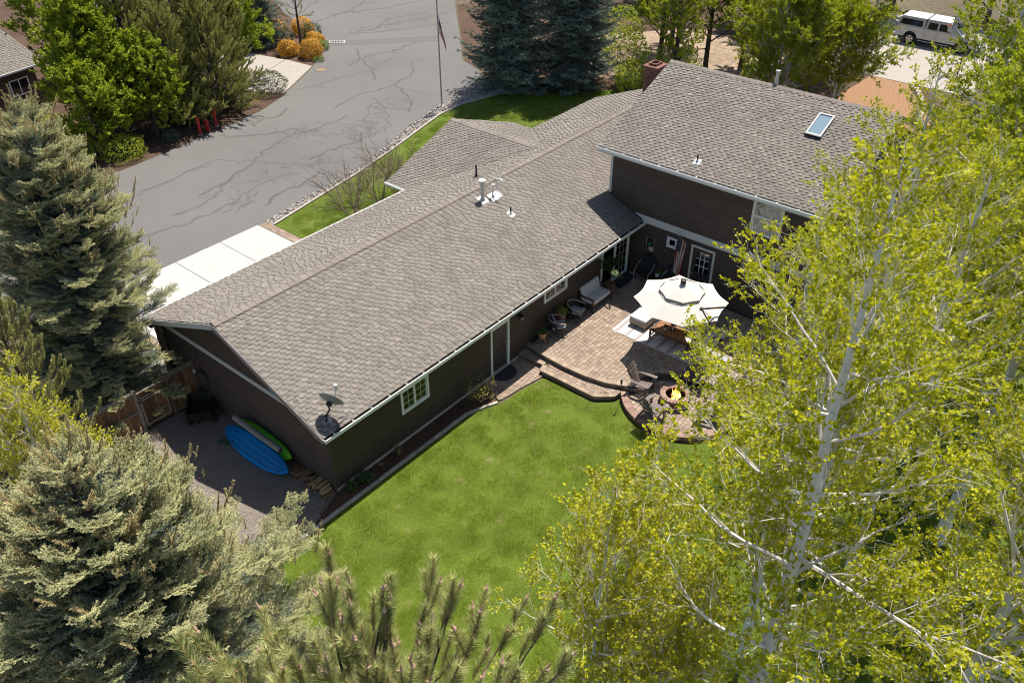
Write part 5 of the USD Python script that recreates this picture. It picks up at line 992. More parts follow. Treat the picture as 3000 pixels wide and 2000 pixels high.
part(U, 'vent_valance', MB().add(v, [[2 * k, 2 * ((k + 1) % 8), 2 * ((k + 1) % 8) + 1, 2 * k + 1] for k in range(8)]), mat('valance', (0.30, 0.26, 0.22), rough=.9)); part(U, 'finial', MB().lathe([(.0, 3.40), (.10, 3.42), (.11, 3.47), (.075, 3.50), (.11, 3.54), (.115, 3.58), (.06, 3.61), (0, 3.61)], uc, 14), BRONZE)
for k in range(8): part(U, 'rib', MB().tube([uc + [0, 0, 3.26], uc + [math.cos(cang[k]) * UR, math.sin(cang[k]) * UR, 2.685]], .012, 5), BRONZE)
mt = np.array([13.47, -6.33, 0]); part(U, 'mast', MB().beam(mt + [0, 0, PZ], mt + [0, 0, 2.93], .09, .06), BRONZE); J = np.array([12.2, -6.02, 3.38])
part(U, 'boom', MB().beam(mt + [0, 0, 2.92], J, .05, .05), BRONZE); part(U, 'boom_arm', MB().beam(J, np.array([12.66, -6.42, 2.35]), .05, .05).beam(np.array([12.66, -6.42, 2.35]), mt + [0, 0, 1.5], .05, .05), BRONZE); part(U, 'joint', MB().rbox(J, (.12, .12, .12), .03), BRONZE); part(U, 'cable', MB().tube([J, np.array([12.98, -6.55, 2.35]), mt + [0, 0, 1.7]], .007, 4), BLACK)
part(U, 'crank', MB().rbox(mt + [0, -.06, 1.5], (.1, .1, .2), .02), BLACK)
for k, (a_, b_) in enumerate(((-.24, .26), (.27, .22), (-.26, -.25), (.25, -.27))): part(U, 'base_pad', MB().rbox((mt[0] + a_, mt[1] + b_, PZ + .05), (.46, .44, .09), .04), PADG)
part(U, 'cross_base', MB().beam(mt + [-.5, 0, PZ + .02], mt + [.5, 0, PZ + .02], .07, .04).beam(mt + [0, -.5, PZ + .02], mt + [0, .5, PZ + .02], .07, .04), BRONZE)
# fire pit and adirondack chairs
F = thing('fire_pit', 'round red brick fire pit with a burning fire on the terrace', 'fire pit', (10.67, -6.24, TZ)); r7 = np.random.default_rng(2)
for k in range(26):
    a_ = k * 2 * PI / 26; R_ = Rot.from_euler('z', a_).as_matrix(); part(F, 'rim_brick', MB().rbox(R_ @ np.array([.46, 0, .36]), (.21, .105, .07), .01, R_, r7.random()), PAVERR)
    for c_ in range(3):
        a2 = a_ + (.12 if c_ % 2 else 0); R2_ = Rot.from_euler('z', a2).as_matrix(); part(F, 'brick', MB().rbox(R2_ @ np.array([.50, 0, .055 + c_ * .105]), (.10, .116, .10), .01, R2_, r7.random()), BRICK)
part(F, 'lining', MB().lathe([(.37, .34), (.40, .30), (.40, .08), (0, .08)], seg=24), CHARC)
for k in range(5): a_ = k * 1.25; part(F, 'burning_log', MB().tube([(math.cos(a_) * .27, math.sin(a_) * .27, .12), (math.cos(a_) * .03, math.sin(a_) * .03, .30)], .04, 6), CHARC)
for k in range(22):
    a_, d_ = r7.uniform(0, 6.3), r7.uniform(.02, .2); h_ = r7.uniform(.16, .46) * (1.25 - d_ * 2); b = np.array([math.cos(a_) * d_, math.sin(a_) * d_, .2]); tt = np.linspace(0, 1, 7); ph = r7.uniform(0, 6)
    p_ = b + np.c_[.06 * np.sin(tt * 5 + ph) * tt, .06 * np.cos(tt * 4 + ph) * tt, tt * h_]; part(F, 'flame', MB().tube(p_, np.array([.014, .032, .034, .025, .017, .009, .001]) * r7.uniform(.6, 1.0), 6, np.clip(tt * .9 + r7.normal(0, .15), 0, 1)), FLAME)
def adirondack(label, x, y, rz, first=[None]):
    g_ = 'brown adirondack chairs around the fire pit'
    if first[0] is not None: return copy_of(first[0], (x, y, TZ), rz, label, g_)
    c = thing('adirondack_chair', label, 'chair', (x, y, TZ), rz, g_); first[0] = c; r = np.random.default_rng(3)      # faces -y
    for k in range(7):
        u = (k - 3) * .083; hh = .80 - .9 * (u / .3) ** 2 * .28; tb_ = [np.array([u * (.82 + .30 * s_), .20 + .34 * s_ - .05 * math.cos(u * 5), .34 + hh * s_]) for s_ in (0, .5, 1)]
        mb = MB(); mb.beam(tb_[0], tb_[1], .068, .02, (0, -1, .4), r.random()); mb.beam(tb_[1], tb_[2] , .078, .02, (0, -1, .4), r.random()); part(c, 'back_slat', mb, ADIR)
    for k in range(6): part(c, 'seat_slat', MB().box((0, -.30 + k * .098, .38 - k * .016), (.52, .085, .022), Rot.from_euler('x', -9, degrees=True).as_matrix(), r.random()), ADIR)
    for s_ in (-1, 1):
        part(c, 'arm', MB().prism(Polygon([(s_ * .27, -.42), (s_ * .42, -.42), (s_ * .44, -.30), (s_ * .37, .30), (s_ * .28, .30)]), .56, .585, r.random()), ADIR); part(c, 'leg', MB().bb(s_ * .32 - .02, s_ * .32 + .02, -.36, -.24, 0, .56, r.random()), ADIR)
        part(c, 'leg', MB().beam((s_ * .29, -.34, .34), (s_ * .29, .62, .03), .025, .12, (0, 0, 1), r.random()), ADIR)
    part(c, 'back_brace', MB().bb(-.36, .36, .27, .30, .52, .58).bb(-.28, .28, .40, .43, .85, .90), ADIR)
    return c
adirondack('brown adirondack chair facing away from the umbrella, back to the patio step', 10.42, -4.98, .12)
adirondack('brown adirondack chair beside the curved terrace wall and lawn', 9.42, -6.05, PI / 2 - .15)
adirondack('brown adirondack chair between fire pit and umbrella base', 11.98, -6.28, -PI / 2 + .2)
adirondack('brown adirondack chair across the fire behind aspen leaves', 10.75, -7.62, PI + .2)
adirondack('brown adirondack chair at the terrace edge deep behind aspen leaves', 12.2, -7.7, -PI * .75)
# tiki torch
t = thing('garden_torch', 'slim dark garden torch standing in the lawn beside the terrace', 'torch', (9.38, -4.72, 0)); part(t, 'pole', MB().tube([(0, 0, 0), (0, 0, 1.05)], .010, 6), BLACK); part(t, 'burner', MB().lathe([(0, 1.05), (.028, 1.05), (.042, 1.12), (.042, 1.22), (.025, 1.25), (0, 1.25)], seg=12), BLACK); part(t, 'wick', MB().tube([(0, 0, 1.24), (0, 0, 1.28)], .012, 6), CUSH)
# ---------------- street things
t = thing('flagpole', 'tall tapered metal flagpole in the rock strip with a limp flag', 'flagpole', (26.64, 20.47, 0)); part(t, 'pole', MB().tube([(0, 0, 0), (0, 0, 8)], [.05, .03], 8), POLE); part(t, 'base', MB().lathe([(0, .12), (.16, .1), (.2, 0)], seg=12), CONC2); part(t, 'halyard', MB().tube([(.06, 0, 1.2), (.05, 0, 7.7)], .006, 4), BLACK)
t = thing('street_flag', 'limp stars and stripes flag hanging at the top of the flagpole', 'flag'); ud = unit(np.array([.16, -.24, -1.0])); flag_parts(t, np.array([26.68, 20.42, 4.6]), np.array([0, 0, 1.0]), ud, 1.35, 1.1, 5, gather=.58, out=np.array([.6, .75, 0]))
t = thing('fire_hydrant', 'red fire hydrant between two red bollards under the street trees', 'hydrant', (14.85, 28.75, 0))
part(t, 'barrel', MB().lathe([(0, 0), (.17, 0), (.17, .05), (.12, .07), (.12, .48), (.15, .5), (.15, .55)], seg=14), RED); part(t, 'bonnet', MB().lathe([(.15, .55), (.13, .64), (.07, .71), (.03, .73), (.03, .77), (0, .77)], seg=14), RED)
for a_ in (0, PI / 2, PI): q = np.array([math.cos(a_), math.sin(a_), 0]); part(t, 'outlet', MB().tube([q * .1 + [0, 0, .4], q * .2 + [0, 0, .4]], .055, 10), RED)
for x, y, l in ((14.15, 28.45, 'red bollard nearer the house, left of the hydrant'), (15.55, 28.85, 'red bollard on the far side of the hydrant')):
    t = thing('bollard', l, 'bollard', (x, y, 0), 0, 'red bollards guarding the hydrant'); part(t, 'post', MB().lathe([(0, 0), (.09, 0), (.09, 1.0), (.07, 1.07), (0, 1.09)], seg=14), RED); part(t, 'foot', MB().lathe([(.09, 0), (.14, .0), (.13, .05), (.09, .06)], seg=14), CONC2)
# pickup truck with canopy: nose towards -y, our side is -x
T = thing('pickup_truck', 'silver pickup truck with white topped canopy on the far driveway', 'truck', (59.3, 0.1, 0.016)); Wd = .98
side = Polygon([(-3.0, .55), (-3.05, .95), (-2.95, 1.12), (-1.75, 1.22), (-1.05, 1.86), (-.7, 1.92), (.85, 1.92), (.95, 1.30), (2.95, 1.27), (3.0, 1.2), (3.0, .55)])
for c_ in (-1.9, 1.85): side = side.difference(Point(c_, .45).buffer(.52, 10))
def xprism(poly, w, taper=None):
    v, f = MB().prism(poly, -w, w).mesh(); q = np.c_[v[:, 2], v[:, 0], v[:, 1]]
    if taper is not None: q[:, 0] *= 1 - taper * np.clip(q[:, 2] - 1.22, 0, 1)
    return q, f
v, f = xprism(side, Wd, .26); part(T, 'body', MB().add(v, f), TRUCK)
v, f = xprism(Polygon([(.98, 1.28), (.98, 1.84), (1.05, 1.90), (2.7, 1.92), (2.93, 1.80), (3.0, 1.28)]), Wd - .01, .24); part(T, 'canopy', MB().add(v, f), TRUCK)
part(T, 'canopy_roof', MB().rbox((0, 1.85, 1.94), (1.62, 1.76, .09), .04), TRUCKW, smooth=40); part(T, 'cab_roof', MB().rbox((0, .05, 1.95), (1.60, 1.62, .09), .04), TRUCKW, smooth=40)
for s_ in (-1, 1):
    X = lambda z: s_ * (Wd * (1 - .26 * max(0, z - 1.22)) + .006)
    for nm, q in (('rear_window', [(1.15, 1.38), (2.8, 1.38), (2.7, 1.78), (1.2, 1.78)]), ('window', [(.05, 1.32), (.75, 1.32), (.72, 1.78), (.1, 1.78)]), ('window', [(-.95, 1.32), (-.08, 1.32), (-.05, 1.78), (-.6, 1.78)])): part(T, nm, MB().quad(*[(X(z), y, z) for y, z in q]), TINT)
    for y_ in (.35, -.55): part(T, 'door_handle', MB().rbox((s_ * (Wd + .01), y_ + .25, 1.12), (.03, .16, .04), .012), CHROME); 
    for y_ in (.9, 0.0, -1.0): part(T, 'door_seam', MB().beam((s_ * (Wd + .002), y_, .6), (s_ * (Wd + .002), y_, 1.25), .012, .012, (0, 1, 0)), BLACK)
    part(T, 'running_board', MB().rbox((s_ * (Wd - .02), .1, .42), (.16, 2.3, .05), .02), CHROME)
    part(T, 'tail_lamp', MB().rbox((s_ * (Wd - .06), 2.97, 1.08), (.14, .1, .30), .03), TAIL)
    for c_ in (-1.9, 1.85):
        Rw = Rot.from_euler('y', 90, degrees=True).as_matrix(); w = part(T, 'wheel', MB().lathe([(.2, -.13), (.36, -.13), (.40, -.09), (.40, .09), (.36, .13), (.2, .13)], (s_ * (Wd - .14), c_, .40), 22, .5, Rw), TYRE); rim = MB().lathe([(.24, .0), (.25, s_ * .135), (.22, s_ * .135), (.20, 0)], (s_ * (Wd - .14), c_, .40), 20, .5, Rw)
        for k in range(5): a_ = k * 2 * PI / 5 + .3; rim.beam((s_ * (Wd - .02), c_, .40), (s_ * (Wd - .02), c_ + math.cos(a_) * .23, .40 + math.sin(a_) * .23), .075, .04, (1, 0, 0))
        part(w, 'rim', rim, CHROME)
part(T, 'canopy_gap', MB().bb(-Wd * .86, Wd * .86, .90, .965, 1.25, 1.915), BLACK); part(T, 'bumper', MB().rbox((0, 3.06, .62), (1.9, .14, .2), .04).rbox((0, -3.08, .62), (1.9, .16, .28), .05), CHROME); part(T, 'underbody', MB().bb(-.8, .8, -2.8, 2.8, .35, .6), BLACK)
part(T, 'windscreen', MB().quad((-.86, -1.70, 1.27), (.86, -1.70, 1.27), (.76, -1.10, 1.83), (-.76, -1.10, 1.83)), TINT)
t = thing('basketball_hoop', 'basketball hoop with orange rim and white net before the truck', 'hoop', (53.9, -1.75, 0), -PI / 2); a = np.linspace(0, 2 * PI, 21)
part(t, 'rim', MB().tube([(.23 * math.cos(q), .23 * math.sin(q), 3.05) for q in a], .02, 6), mat('rim_orange', (0.6, 0.12, 0.05), rough=.5)); mb = MB()
for k in range(12):
    for s_ in (-1, 1):
        q0, q1 = k * PI / 6, k * PI / 6 + s_ * .9; mb.tube([(.23 * math.cos(q0), .23 * math.sin(q0), 3.04), (.17 * math.cos((q0 + q1) / 2), .17 * math.sin((q0 + q1) / 2), 2.85), (.12 * math.cos(q1), .12 * math.sin(q1), 2.62)], .010, 3, cap=False)
part(t, 'net', mb, CUSH); part(t, 'backboard', MB().bb(.28, .32, -.0 - .9, .9, 2.95, 4.0), mat('board_clear', (0.25, 0.27, 0.28), rough=.2)); part(t, 'pole', MB().tube([(1.3, 0, 0), (1.3, 0, 2.6), (.32, 0, 3.3)], .06, 8), BLACK)
# neighbour houses across the street
N = thing('neighbour_house', 'brown shingled house behind the street trees at the upper left', 'house'); N2 = None
def gable_house(t, c, L, Wd_, he, pitch, rz, ov=.5, seed=0):
    Rz_ = Rot.from_euler('z', rz).as_matrix(); w2 = lambda p: np.asarray(p, float) @ Rz_.T + np.array([c[0], c[1], 0]); hr = he + pitch * (Wd_ / 2 + ov)
    mb = MB(); v = [(-L / 2, -Wd_ / 2, 0), (L / 2, -Wd_ / 2, 0), (L / 2, Wd_ / 2, 0), (-L / 2, Wd_ / 2, 0), (-L / 2, -Wd_ / 2, he), (L / 2, -Wd_ / 2, he), (L / 2, Wd_ / 2, he), (-L / 2, Wd_ / 2, he), (-L / 2, 0, hr - .2), (L / 2, 0, hr - .2)]
    mb.add(w2(v), [[0, 1, 5, 4], [1, 2, 6, 5], [2, 3, 7, 6], [3, 0, 4, 7]]); mb.add(w2(v), [[4, 8, 7], [5, 6, 9]]); part(t, 'wall', mb, SIDING)
    Lx = L + 2 * ov; Vx = (Wd_ / 2 + ov) * math.hypot(1, pitch); pk = math.hypot(1, pitch)
    rf = part(t, 'roof', MB().add(w2([(-Lx / 2, -Wd_ / 2 - ov, he - .02), (Lx / 2, -Wd_ / 2 - ov, he - .02), (Lx / 2, 0, hr - .02), (-Lx / 2, 0, hr - .02), (Lx / 2, Wd_ / 2 + ov, he - .02), (-Lx / 2, Wd_ / 2 + ov, he - .02)]), [[0, 1, 2, 3], [3, 2, 4, 5]]), SHINGD)
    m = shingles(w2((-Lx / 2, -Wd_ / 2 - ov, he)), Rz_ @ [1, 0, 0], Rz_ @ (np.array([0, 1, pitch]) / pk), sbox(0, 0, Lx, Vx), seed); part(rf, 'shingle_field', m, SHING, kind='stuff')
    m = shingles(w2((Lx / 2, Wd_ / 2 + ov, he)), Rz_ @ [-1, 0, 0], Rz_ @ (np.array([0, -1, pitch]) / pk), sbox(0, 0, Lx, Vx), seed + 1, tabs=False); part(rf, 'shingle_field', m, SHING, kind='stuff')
    part(t, 'gutter', MB().beam(w2((-Lx / 2, -Wd_ / 2 - ov - .05, he - .05)), w2((Lx / 2, -Wd_ / 2 - ov - .05, he - .05)), .1, .1), GREYT); part(t, 'rake_board', MB().beam(w2((Lx / 2, -Wd_ / 2 - ov, he - .12)), w2((Lx / 2, 0, hr - .12)), .04, .2).beam(w2((Lx / 2, Wd_ / 2 + ov, he - .12)), w2((Lx / 2, 0, hr - .12)), .04, .2), GREYT)
    return w2
w2 = gable_house(N, (5.2, 43.4), 9.6, 8.0, 2.75, .42, math.radians(10), seed=71)
gable_house(N, (1.5, 47.5), 8, 9, 5.2, .42, math.radians(100), seed=73)
Pn = lambda u, z, d: w2((u, -4.0 - d, z)); wn = part(N, 'window', frame_box(Pn, 2.9, 4.2, 1.1, 2.1, .07, .0, .06), WHITE); part(wn, 'pane', wbox(MB(), Pn, 2.97, 4.13, 1.17, 2.03, .01, .02), TINT); part(wn, 'mullion', wbox(MB(), Pn, 3.52, 3.58, 1.17, 2.03, .02, .05), WHITE)
N = thing('neighbour_house', 'low house whose brown roof shows between the tall street pines', 'house'); gable_house(N, (20.2, 47.3), 7, 7, 2.7, .4, math.radians(-12), seed=75)
# log cabin style rail near the neighbour house
t = thing('yard_rail', 'pale wooden rail among shrubs below the neighbour house window', 'rail'); part(t, 'rail', MB().beam((6.6, 36.9, 1.15), (8.5, 36.5, 1.25), .12, .1), GREYT)
for x, y in ((6.9, 36.85), (8.3, 36.55)): part(t, 'post', MB().bb(x - .06, x + .06, y - .06, y + .06, 0, 1.15), FENCEG)
# ---------------------------------------------------------------- vegetation
def leafy_twig(seed, L=.42, n=16, leaf=.05, curl=.3, stem=.0035):
    r = np.random.default_rng(seed); wood, lv = MB(), MB(); t = np.linspace(0, 1, 5)
    p = np.c_[t * L, .05 * L * np.sin(t * 3 + r.uniform(0, 6)), .10 * L * t * t]; wood.tube(p, np.linspace(stem, stem * .45, 5), 3, .6, cap=False)
    stems = [p]
    for k in range(3):
        i = r.uniform(.2, .8); b = p[0] + (p[-1] - p[0]) * i; d = unit(np.array([.8, r.choice([-1, 1]) * r.uniform(.5, 1), r.uniform(-.1, .7)])); q = b + d * np.linspace(0, 1, 4)[:, None] * L * r.uniform(.25, .45); wood.tube(q, np.linspace(stem * .6, stem * .3, 4), 3, .5, cap=False); stems.append(q)
    for k in range(n):
        s = stems[k % 4 if k % 2 else 0]; u = r.uniform(.35, 1.02); i = min(int(u * (len(s) - 1)), len(s) - 2); c = s[i] + (s[i + 1] - s[i]) * (u * (len(s) - 1) - i)
        c = c + unit(r.normal(0, 1, 3) + [.2, 0, .1]) * r.uniform(.012, .04) * leaf / .05
        nn = unit(r.normal(0, .62, 3) + [0, 0, .75]); a = unit(np.cross(nn, r.normal(0, 1, 3))); b = np.cross(nn, a); R = leaf / 2 * r.uniform(.65, 1.2)
        ang = np.arange(6) * PI / 3; rad = np.array([1.08, .95, .92, .8, .92, .95]); v = c + R * (np.cos(ang) * rad)[:, None] * a + R * (np.sin(ang) * rad)[:, None] * b + nn * (R * curl * np.abs(np.sin(ang)))[:, None]
        lv.add(v, [[0, 1, 2], [0, 2, 3], [0, 3, 4], [0, 4, 5]], np.clip(r.normal(.42, .22) + .2 * u - .1, 0, 1))
    return wood, lv
PROTO = {}
def twig_protos(key, nvar, woodm, leafm, **kw):
    return [(key if k == 0 else f'{key}_{k:03d}', [('twig', w, woodm), ('leaves', l, leafm)]) for k in range(nvar) for w, l in [leafy_twig(hash(key) % 1 + k + len(key) * 10, **kw)]]
def interp(P, u):
    x = np.clip(u, 0, 1) * (len(P) - 1); i = np.minimum(x.astype(int), len(P) - 2); f = (x - i)[:, None]; return P[i] * (1 - f) + P[i + 1] * f, unit(P[i + 1] - P[i])
def path(p, d, L, n, up, wob, r):
    out = [np.array(p, float)]; d = unit(d)
    for k in range(n): d = unit(d + np.array([0, 0, up]) / n + r.normal(0, wob, 3)); out.append(out[-1] + d * L / n)
    return np.array(out)
def deciduous(name, label, base, H, R, r0, seed, protos, bark, twigm, lean=(0, 0), start=.28, nl=36, sub=.26, tw=.13, el=(28, 62), cat='tree', group=None, prof=None, forks=0, clip=None, fill=1.0, tsc=(.8, 1.25), stems=1, spread=.4, trunk_pts=None, low=.35, limbscale=.28, kind=None):
    r = np.random.default_rng(seed); T_ = thing(name, label, cat, base, 0, group, kind); tk, br = MB(), MB(); tp, td, ts = [], [], []
    base = np.array(base, float)
    for st_ in range(stems):
        h = H * (1 if st_ == 0 else r.uniform(.7, .98)); off = r.normal(0, .12 * (stems > 1), 2); n = 14; t = np.linspace(0, 1, n)
        lx = np.array(lean) + (r.normal(0, spread, 2) if stems > 1 else 0)
        tr = np.c_[off[0] + lx[0] * t ** 1.3 + np.cumsum(r.normal(0, .012 * h / 10, n)), off[1] + lx[1] * t ** 1.3 + np.cumsum(r.normal(0, .012 * h / 10, n)), t * h]
        rad = r0 * ((1 - t) ** .75 * .93 + .05) * (1 if st_ == 0 else .8); rad[0] *= 1.25
        tk.tube(tr, rad, 9 if r0 > .08 else 6, r.uniform(.3, .9)); m = int(nl / stems ** .6); az = r.uniform(0, 6.28)
        for i in range(m):
            u = start + (1 - start) * ((i + r.random()) / m) ** .9; u = min(u, .985); q = (u - start) / (1 - start); az += 2.4 + r.normal(0, .35)
            Lb = R * (prof(q) if prof else (low + (1 - low) * math.sin(PI * min(1, q * 1.15 + .12)) ** .8) * (1 if q < .75 else (1.02 - q) / .27 + .12)) * r.uniform(.75, 1.15)
            s, tg = interp(tr, np.array([u])); s = s[0]; rb = np.interp(u, t, rad); e = math.radians(el[0] + (el[1] - el[0]) * q + r.normal(0, 7)); d = np.array([math.cos(az) * math.cos(e), math.sin(az) * math.cos(e), math.sin(e)])
            P = path(s, d, Lb, 7, .35, .115, r); rl = max(.007, min(rb * .6, limbscale * rb + .006 * Lb))
            br.tube(P, np.linspace(rl, .004, 8) , 5, r.uniform(.3, 1), cap=False)
            paths = [(P, .5)]; ns = int(Lb / sub)
            for k in range(ns):
                uu = .16 + .80 * (k + r.random()) / max(1, ns); a, b = interp(P, np.array([uu])); dd = unit(b[0] + unit(np.cross(b[0], r.normal(0, 1, 3)) + [0, 0, .1]) * r.uniform(.6, 1.3)); l2 = (.42 * Lb * (1 - uu) + .28) * r.uniform(.6, 1.25)
                P2 = path(a[0], dd, l2, 5, .28, .13, r); br.tube(P2, np.linspace(max(.004, rl * .38 * (1 - uu)), .0025, 6), 4, r.uniform(.2, 1), cap=False); paths.append((P2, .18))
            for P_, u0 in paths:
                L_ = np.linalg.norm(np.diff(P_, axis=0), axis=1).sum(); kq = max(2, int(fill * L_ * (1 - u0) / tw)); uq = u0 + (1.02 - u0) * (np.arange(kq) + r.random(kq)) / kq; a, b = interp(P_, uq)
                tp.append(a); td.append(unit(b + r.normal(0, .55, (kq, 3)) + [0, 0, .15])); ts.append(r.uniform(*tsc, kq))
    tp, td, ts = np.vstack(tp), np.vstack(td), np.concatenate(ts)
    if clip is not None: k = clip(tp + base + td * .3); tp, td, ts = tp[k], td[k], ts[k]
    part(T_, 'trunk', tk, bark, smooth=True); part(T_, 'branches', br, twigm, kind='stuff')
    key = tuple(protos[0] if isinstance(protos[0], tuple) and False else (protos[0][0],)); pr = PROTO.get(key, protos)
    PROTO[key] = instancer(T_, 'crown', pr, tp, frames(td, r, .7), ts, r.integers(0, len(protos), len(tp)))
    return T_
def needle_stems(stems, dens, nl, nw, r, fwd=.75, tones=None, both=True):
    """stems: list of polylines; flat needle blades round each"""
    V, Tn = [], []
    for q, s in enumerate(stems):
        L = np.linalg.norm(np.diff(s, axis=0), axis=1).sum(); n = max(3, int(L * dens)); u = r.random(n); a, t = interp(s, u)
        rd = unit(np.cross(t, r.normal(0, 1, (n, 3)))); d = unit(rd + t * fwd + [0, 0, .12]); w = unit(np.cross(d, r.normal(0, 1, (n, 3)))) * nw / 2; l = nl * r.uniform(.7, 1.15, (n, 1)) * (1 - .35 * u[:, None] ** 6)
        V.append(np.stack([a - w, a + w, a + d * l], 1).reshape(-1, 3)); t0 = tones[q] if tones is not None else .4
        Tn.append(np.repeat(np.clip(t0 + .30 * (u - .35) + r.normal(0, .12, n), 0, 1), 3))
    V = np.vstack(V); return MB().add(V, np.arange(len(V)).reshape(-1, 3), np.concatenate(Tn))
def bough(seed, L, dens, nl=.022, nw=.0045, sp=.10, sag=.10, tipup=.18):
    r = np.random.default_rng(seed); t = np.linspace(0, 1, 9); m = np.c_[t * L, .03 * L * np.sin(t * 4 + r.uniform(0, 6)), -sag * L * np.sin(PI * t * .8) + tipup * L * t ** 3]
    stems, tones = [m[2:]], [.45]; wood = MB().tube(m, np.linspace(.008 * L + .003, .003, 9), 4, .3, cap=False); k = 0; x = .10 * L
    while x < L * .98:
        u = x / L; a, tg = interp(m, np.array([u])); a, tg = a[0], tg[0]
        for s in (-1, 1):
            l = (.46 * L * (1 - u) ** .85 * min(1, .4 + u * 2.5) + .07) * r.uniform(.75, 1.15); ang = math.radians(r.uniform(42, 62)); d = np.array([math.cos(ang), s * math.sin(ang), r.normal(-.05, .12)])
            P = path(a + [0, 0, r.normal(0, .01)], d, l, 4, .12, .06, r); stems.append(P); tones.append(.30 + .25 * u)
            y = .10
            while y < l * .9:
                b, t2 = interp(P, np.array([y / l]));
                for s2 in (-1, 1):
                    l2 = min(.26, (l - y) * .6 + .05) * r.uniform(.7, 1.2); d2 = unit(t2[0] + np.cross([0, 0, 1], t2[0]) * s2 * r.uniform(.7, 1.2) + [0, 0, r.normal(0, .15)]); stems.append(path(b[0], d2, l2, 2, .1, .05, r)); tones.append(.34 + .30 * min(1, u + .3))
                y += sp * 1.15
        x += sp
    return wood, needle_stems(stems, dens, nl, nw, r, tones=tones)
def bough_protos(key, lens, nvar, dens, needle, wood=BARK, **kw):
    out, LL = [], []
    for L in lens:
        for k in range(nvar):
            w, n = bough(int(L * 100) + k * 17 + len(key), L, dens, **kw); q = len(out); out.append((key if q == 0 else f'{key}_{q:03d}', [('twig', w, wood), ('needles', n, needle)])); LL.append(L)
    return key, out, np.array(LL)
def spruce(name, label, base, H, R, seed, bp, r0=.16, spray=False, zs=.05, step=.30, per=7, group=None, clip=None, tip=None, inner=True, power=.85, shoots=None, tilt=(-14, 38), tipshoot=None, cones=0):
    r = np.random.default_rng(seed); T_ = thing(name, label, 'spruce', base, 0, group); key, protos, LL = bp; base = np.array(base, float)
    t = np.linspace(0, 1, 10); part(T_, 'trunk', MB().tube(np.c_[0 * t + np.cumsum(r.normal(0, .01, 10)), 0 * t, t * H], r0 * (1 - t) ** .9 + .012, 8, .4), BARK, smooth=True)
    pos, dr, Ls = [], [], []; z = zs * H; az = 0
    while z < .975 * H:
        q = z / H; Lm = R * (1 - q) ** power * (1 if q > .12 else .8) + .12
        for k in range(per if q < .85 else 5):
            az += 2 * PI / per + r.normal(0, .18); L = Lm * r.uniform(.72, 1.16); e = math.radians(tilt[0] + (tilt[1] - tilt[0]) * q ** 1.6 + r.normal(0, 6)); dr.append([math.cos(az) * math.cos(e), math.sin(az) * math.cos(e), math.sin(e)]); pos.append([0, 0, z + r.normal(0, .06)]); Ls.append(L)
            if inner and q < .8: a2 = az + r.uniform(.2, .7); dr.append([math.cos(a2) * math.cos(e), math.sin(a2) * math.cos(e), math.sin(e) - .05]); pos.append([0, 0, z + step * .5]); Ls.append(L * .62)
        az += .37; z += step * (1 - .45 * q)
    pos, dr, Ls = np.array(pos), np.array(dr), np.array(Ls); limbs = (pos, dr, Ls)
    if spray:
        if clip is not None: k = clip(base + pos + dr * Ls[:, None] * .95) & clip(base + pos + dr * Ls[:, None] * .5); pos, dr, Ls = pos[k], dr[k], Ls[k]
        lm = MB(); P2, D2, L2, F2 = [], [], [], []
        for p, d, L in zip(pos, dr, Ls):
            q = p[2] / H; pl = path(p, d, L, 6, .30, .05, r); lm.tube(pl, np.linspace(.010 + .007 * L, .005, 7), 5, r.random(), cap=False); n = max(2, int(L / .105)); u = np.clip(.10 + .92 * ((np.arange(n) + r.random(n)) / n) ** .8, 0, 1); a, b = interp(pl, u); sd = unit(np.cross(b, [0, 0, 1.0])) * r.choice([-1, 1], n)[:, None]
            P2.append(a + sd * r.uniform(0, .06, (n, 1))); D2.append(unit(b * .9 + sd * r.uniform(.2, 1.1, (n, 1)) + np.c_[r.normal(0, .12, (n, 2)), r.normal(.12 + .35 * q, .25, n)])); L2.append(np.clip((.28 + .34 * np.sin(PI * np.clip(u * .9 + .1, 0, 1))) * min(1, .35 + L * .5) * r.uniform(.75, 1.25, n), .16, .95))
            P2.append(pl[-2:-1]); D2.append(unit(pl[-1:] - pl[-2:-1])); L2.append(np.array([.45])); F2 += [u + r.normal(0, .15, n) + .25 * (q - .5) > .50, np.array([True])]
        part(T_, 'limbs', lm, BARK, kind='stuff'); tips0, drt, Lst = np.array([p + d * L for p, d, L in zip(pos, dr, Ls)]), dr, Ls
        pos, dr, Ls = np.vstack(P2), np.vstack(D2), np.concatenate(L2); FL_ = np.concatenate(F2)
    if clip is not None: k = clip(base + pos + dr * Ls[:, None] * .95) & clip(base + pos + dr * Ls[:, None] * .5); pos, dr, Ls = pos[k], dr[k], Ls[k]; FL_ = FL_[k] if spray else None
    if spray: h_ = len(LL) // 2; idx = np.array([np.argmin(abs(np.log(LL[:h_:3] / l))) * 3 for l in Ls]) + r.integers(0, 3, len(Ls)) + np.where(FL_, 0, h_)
    else: idx = np.array([r.choice(np.flatnonzero(np.abs(LL - LL[np.argmin(abs(np.log(LL / l)))]) < 1e-6)) for l in Ls])
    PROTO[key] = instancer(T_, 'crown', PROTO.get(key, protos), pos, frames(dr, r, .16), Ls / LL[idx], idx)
    if spray: dr, Ls, tips = drt, Lst, tips0
    else: tips = pos + dr * Ls[:, None]
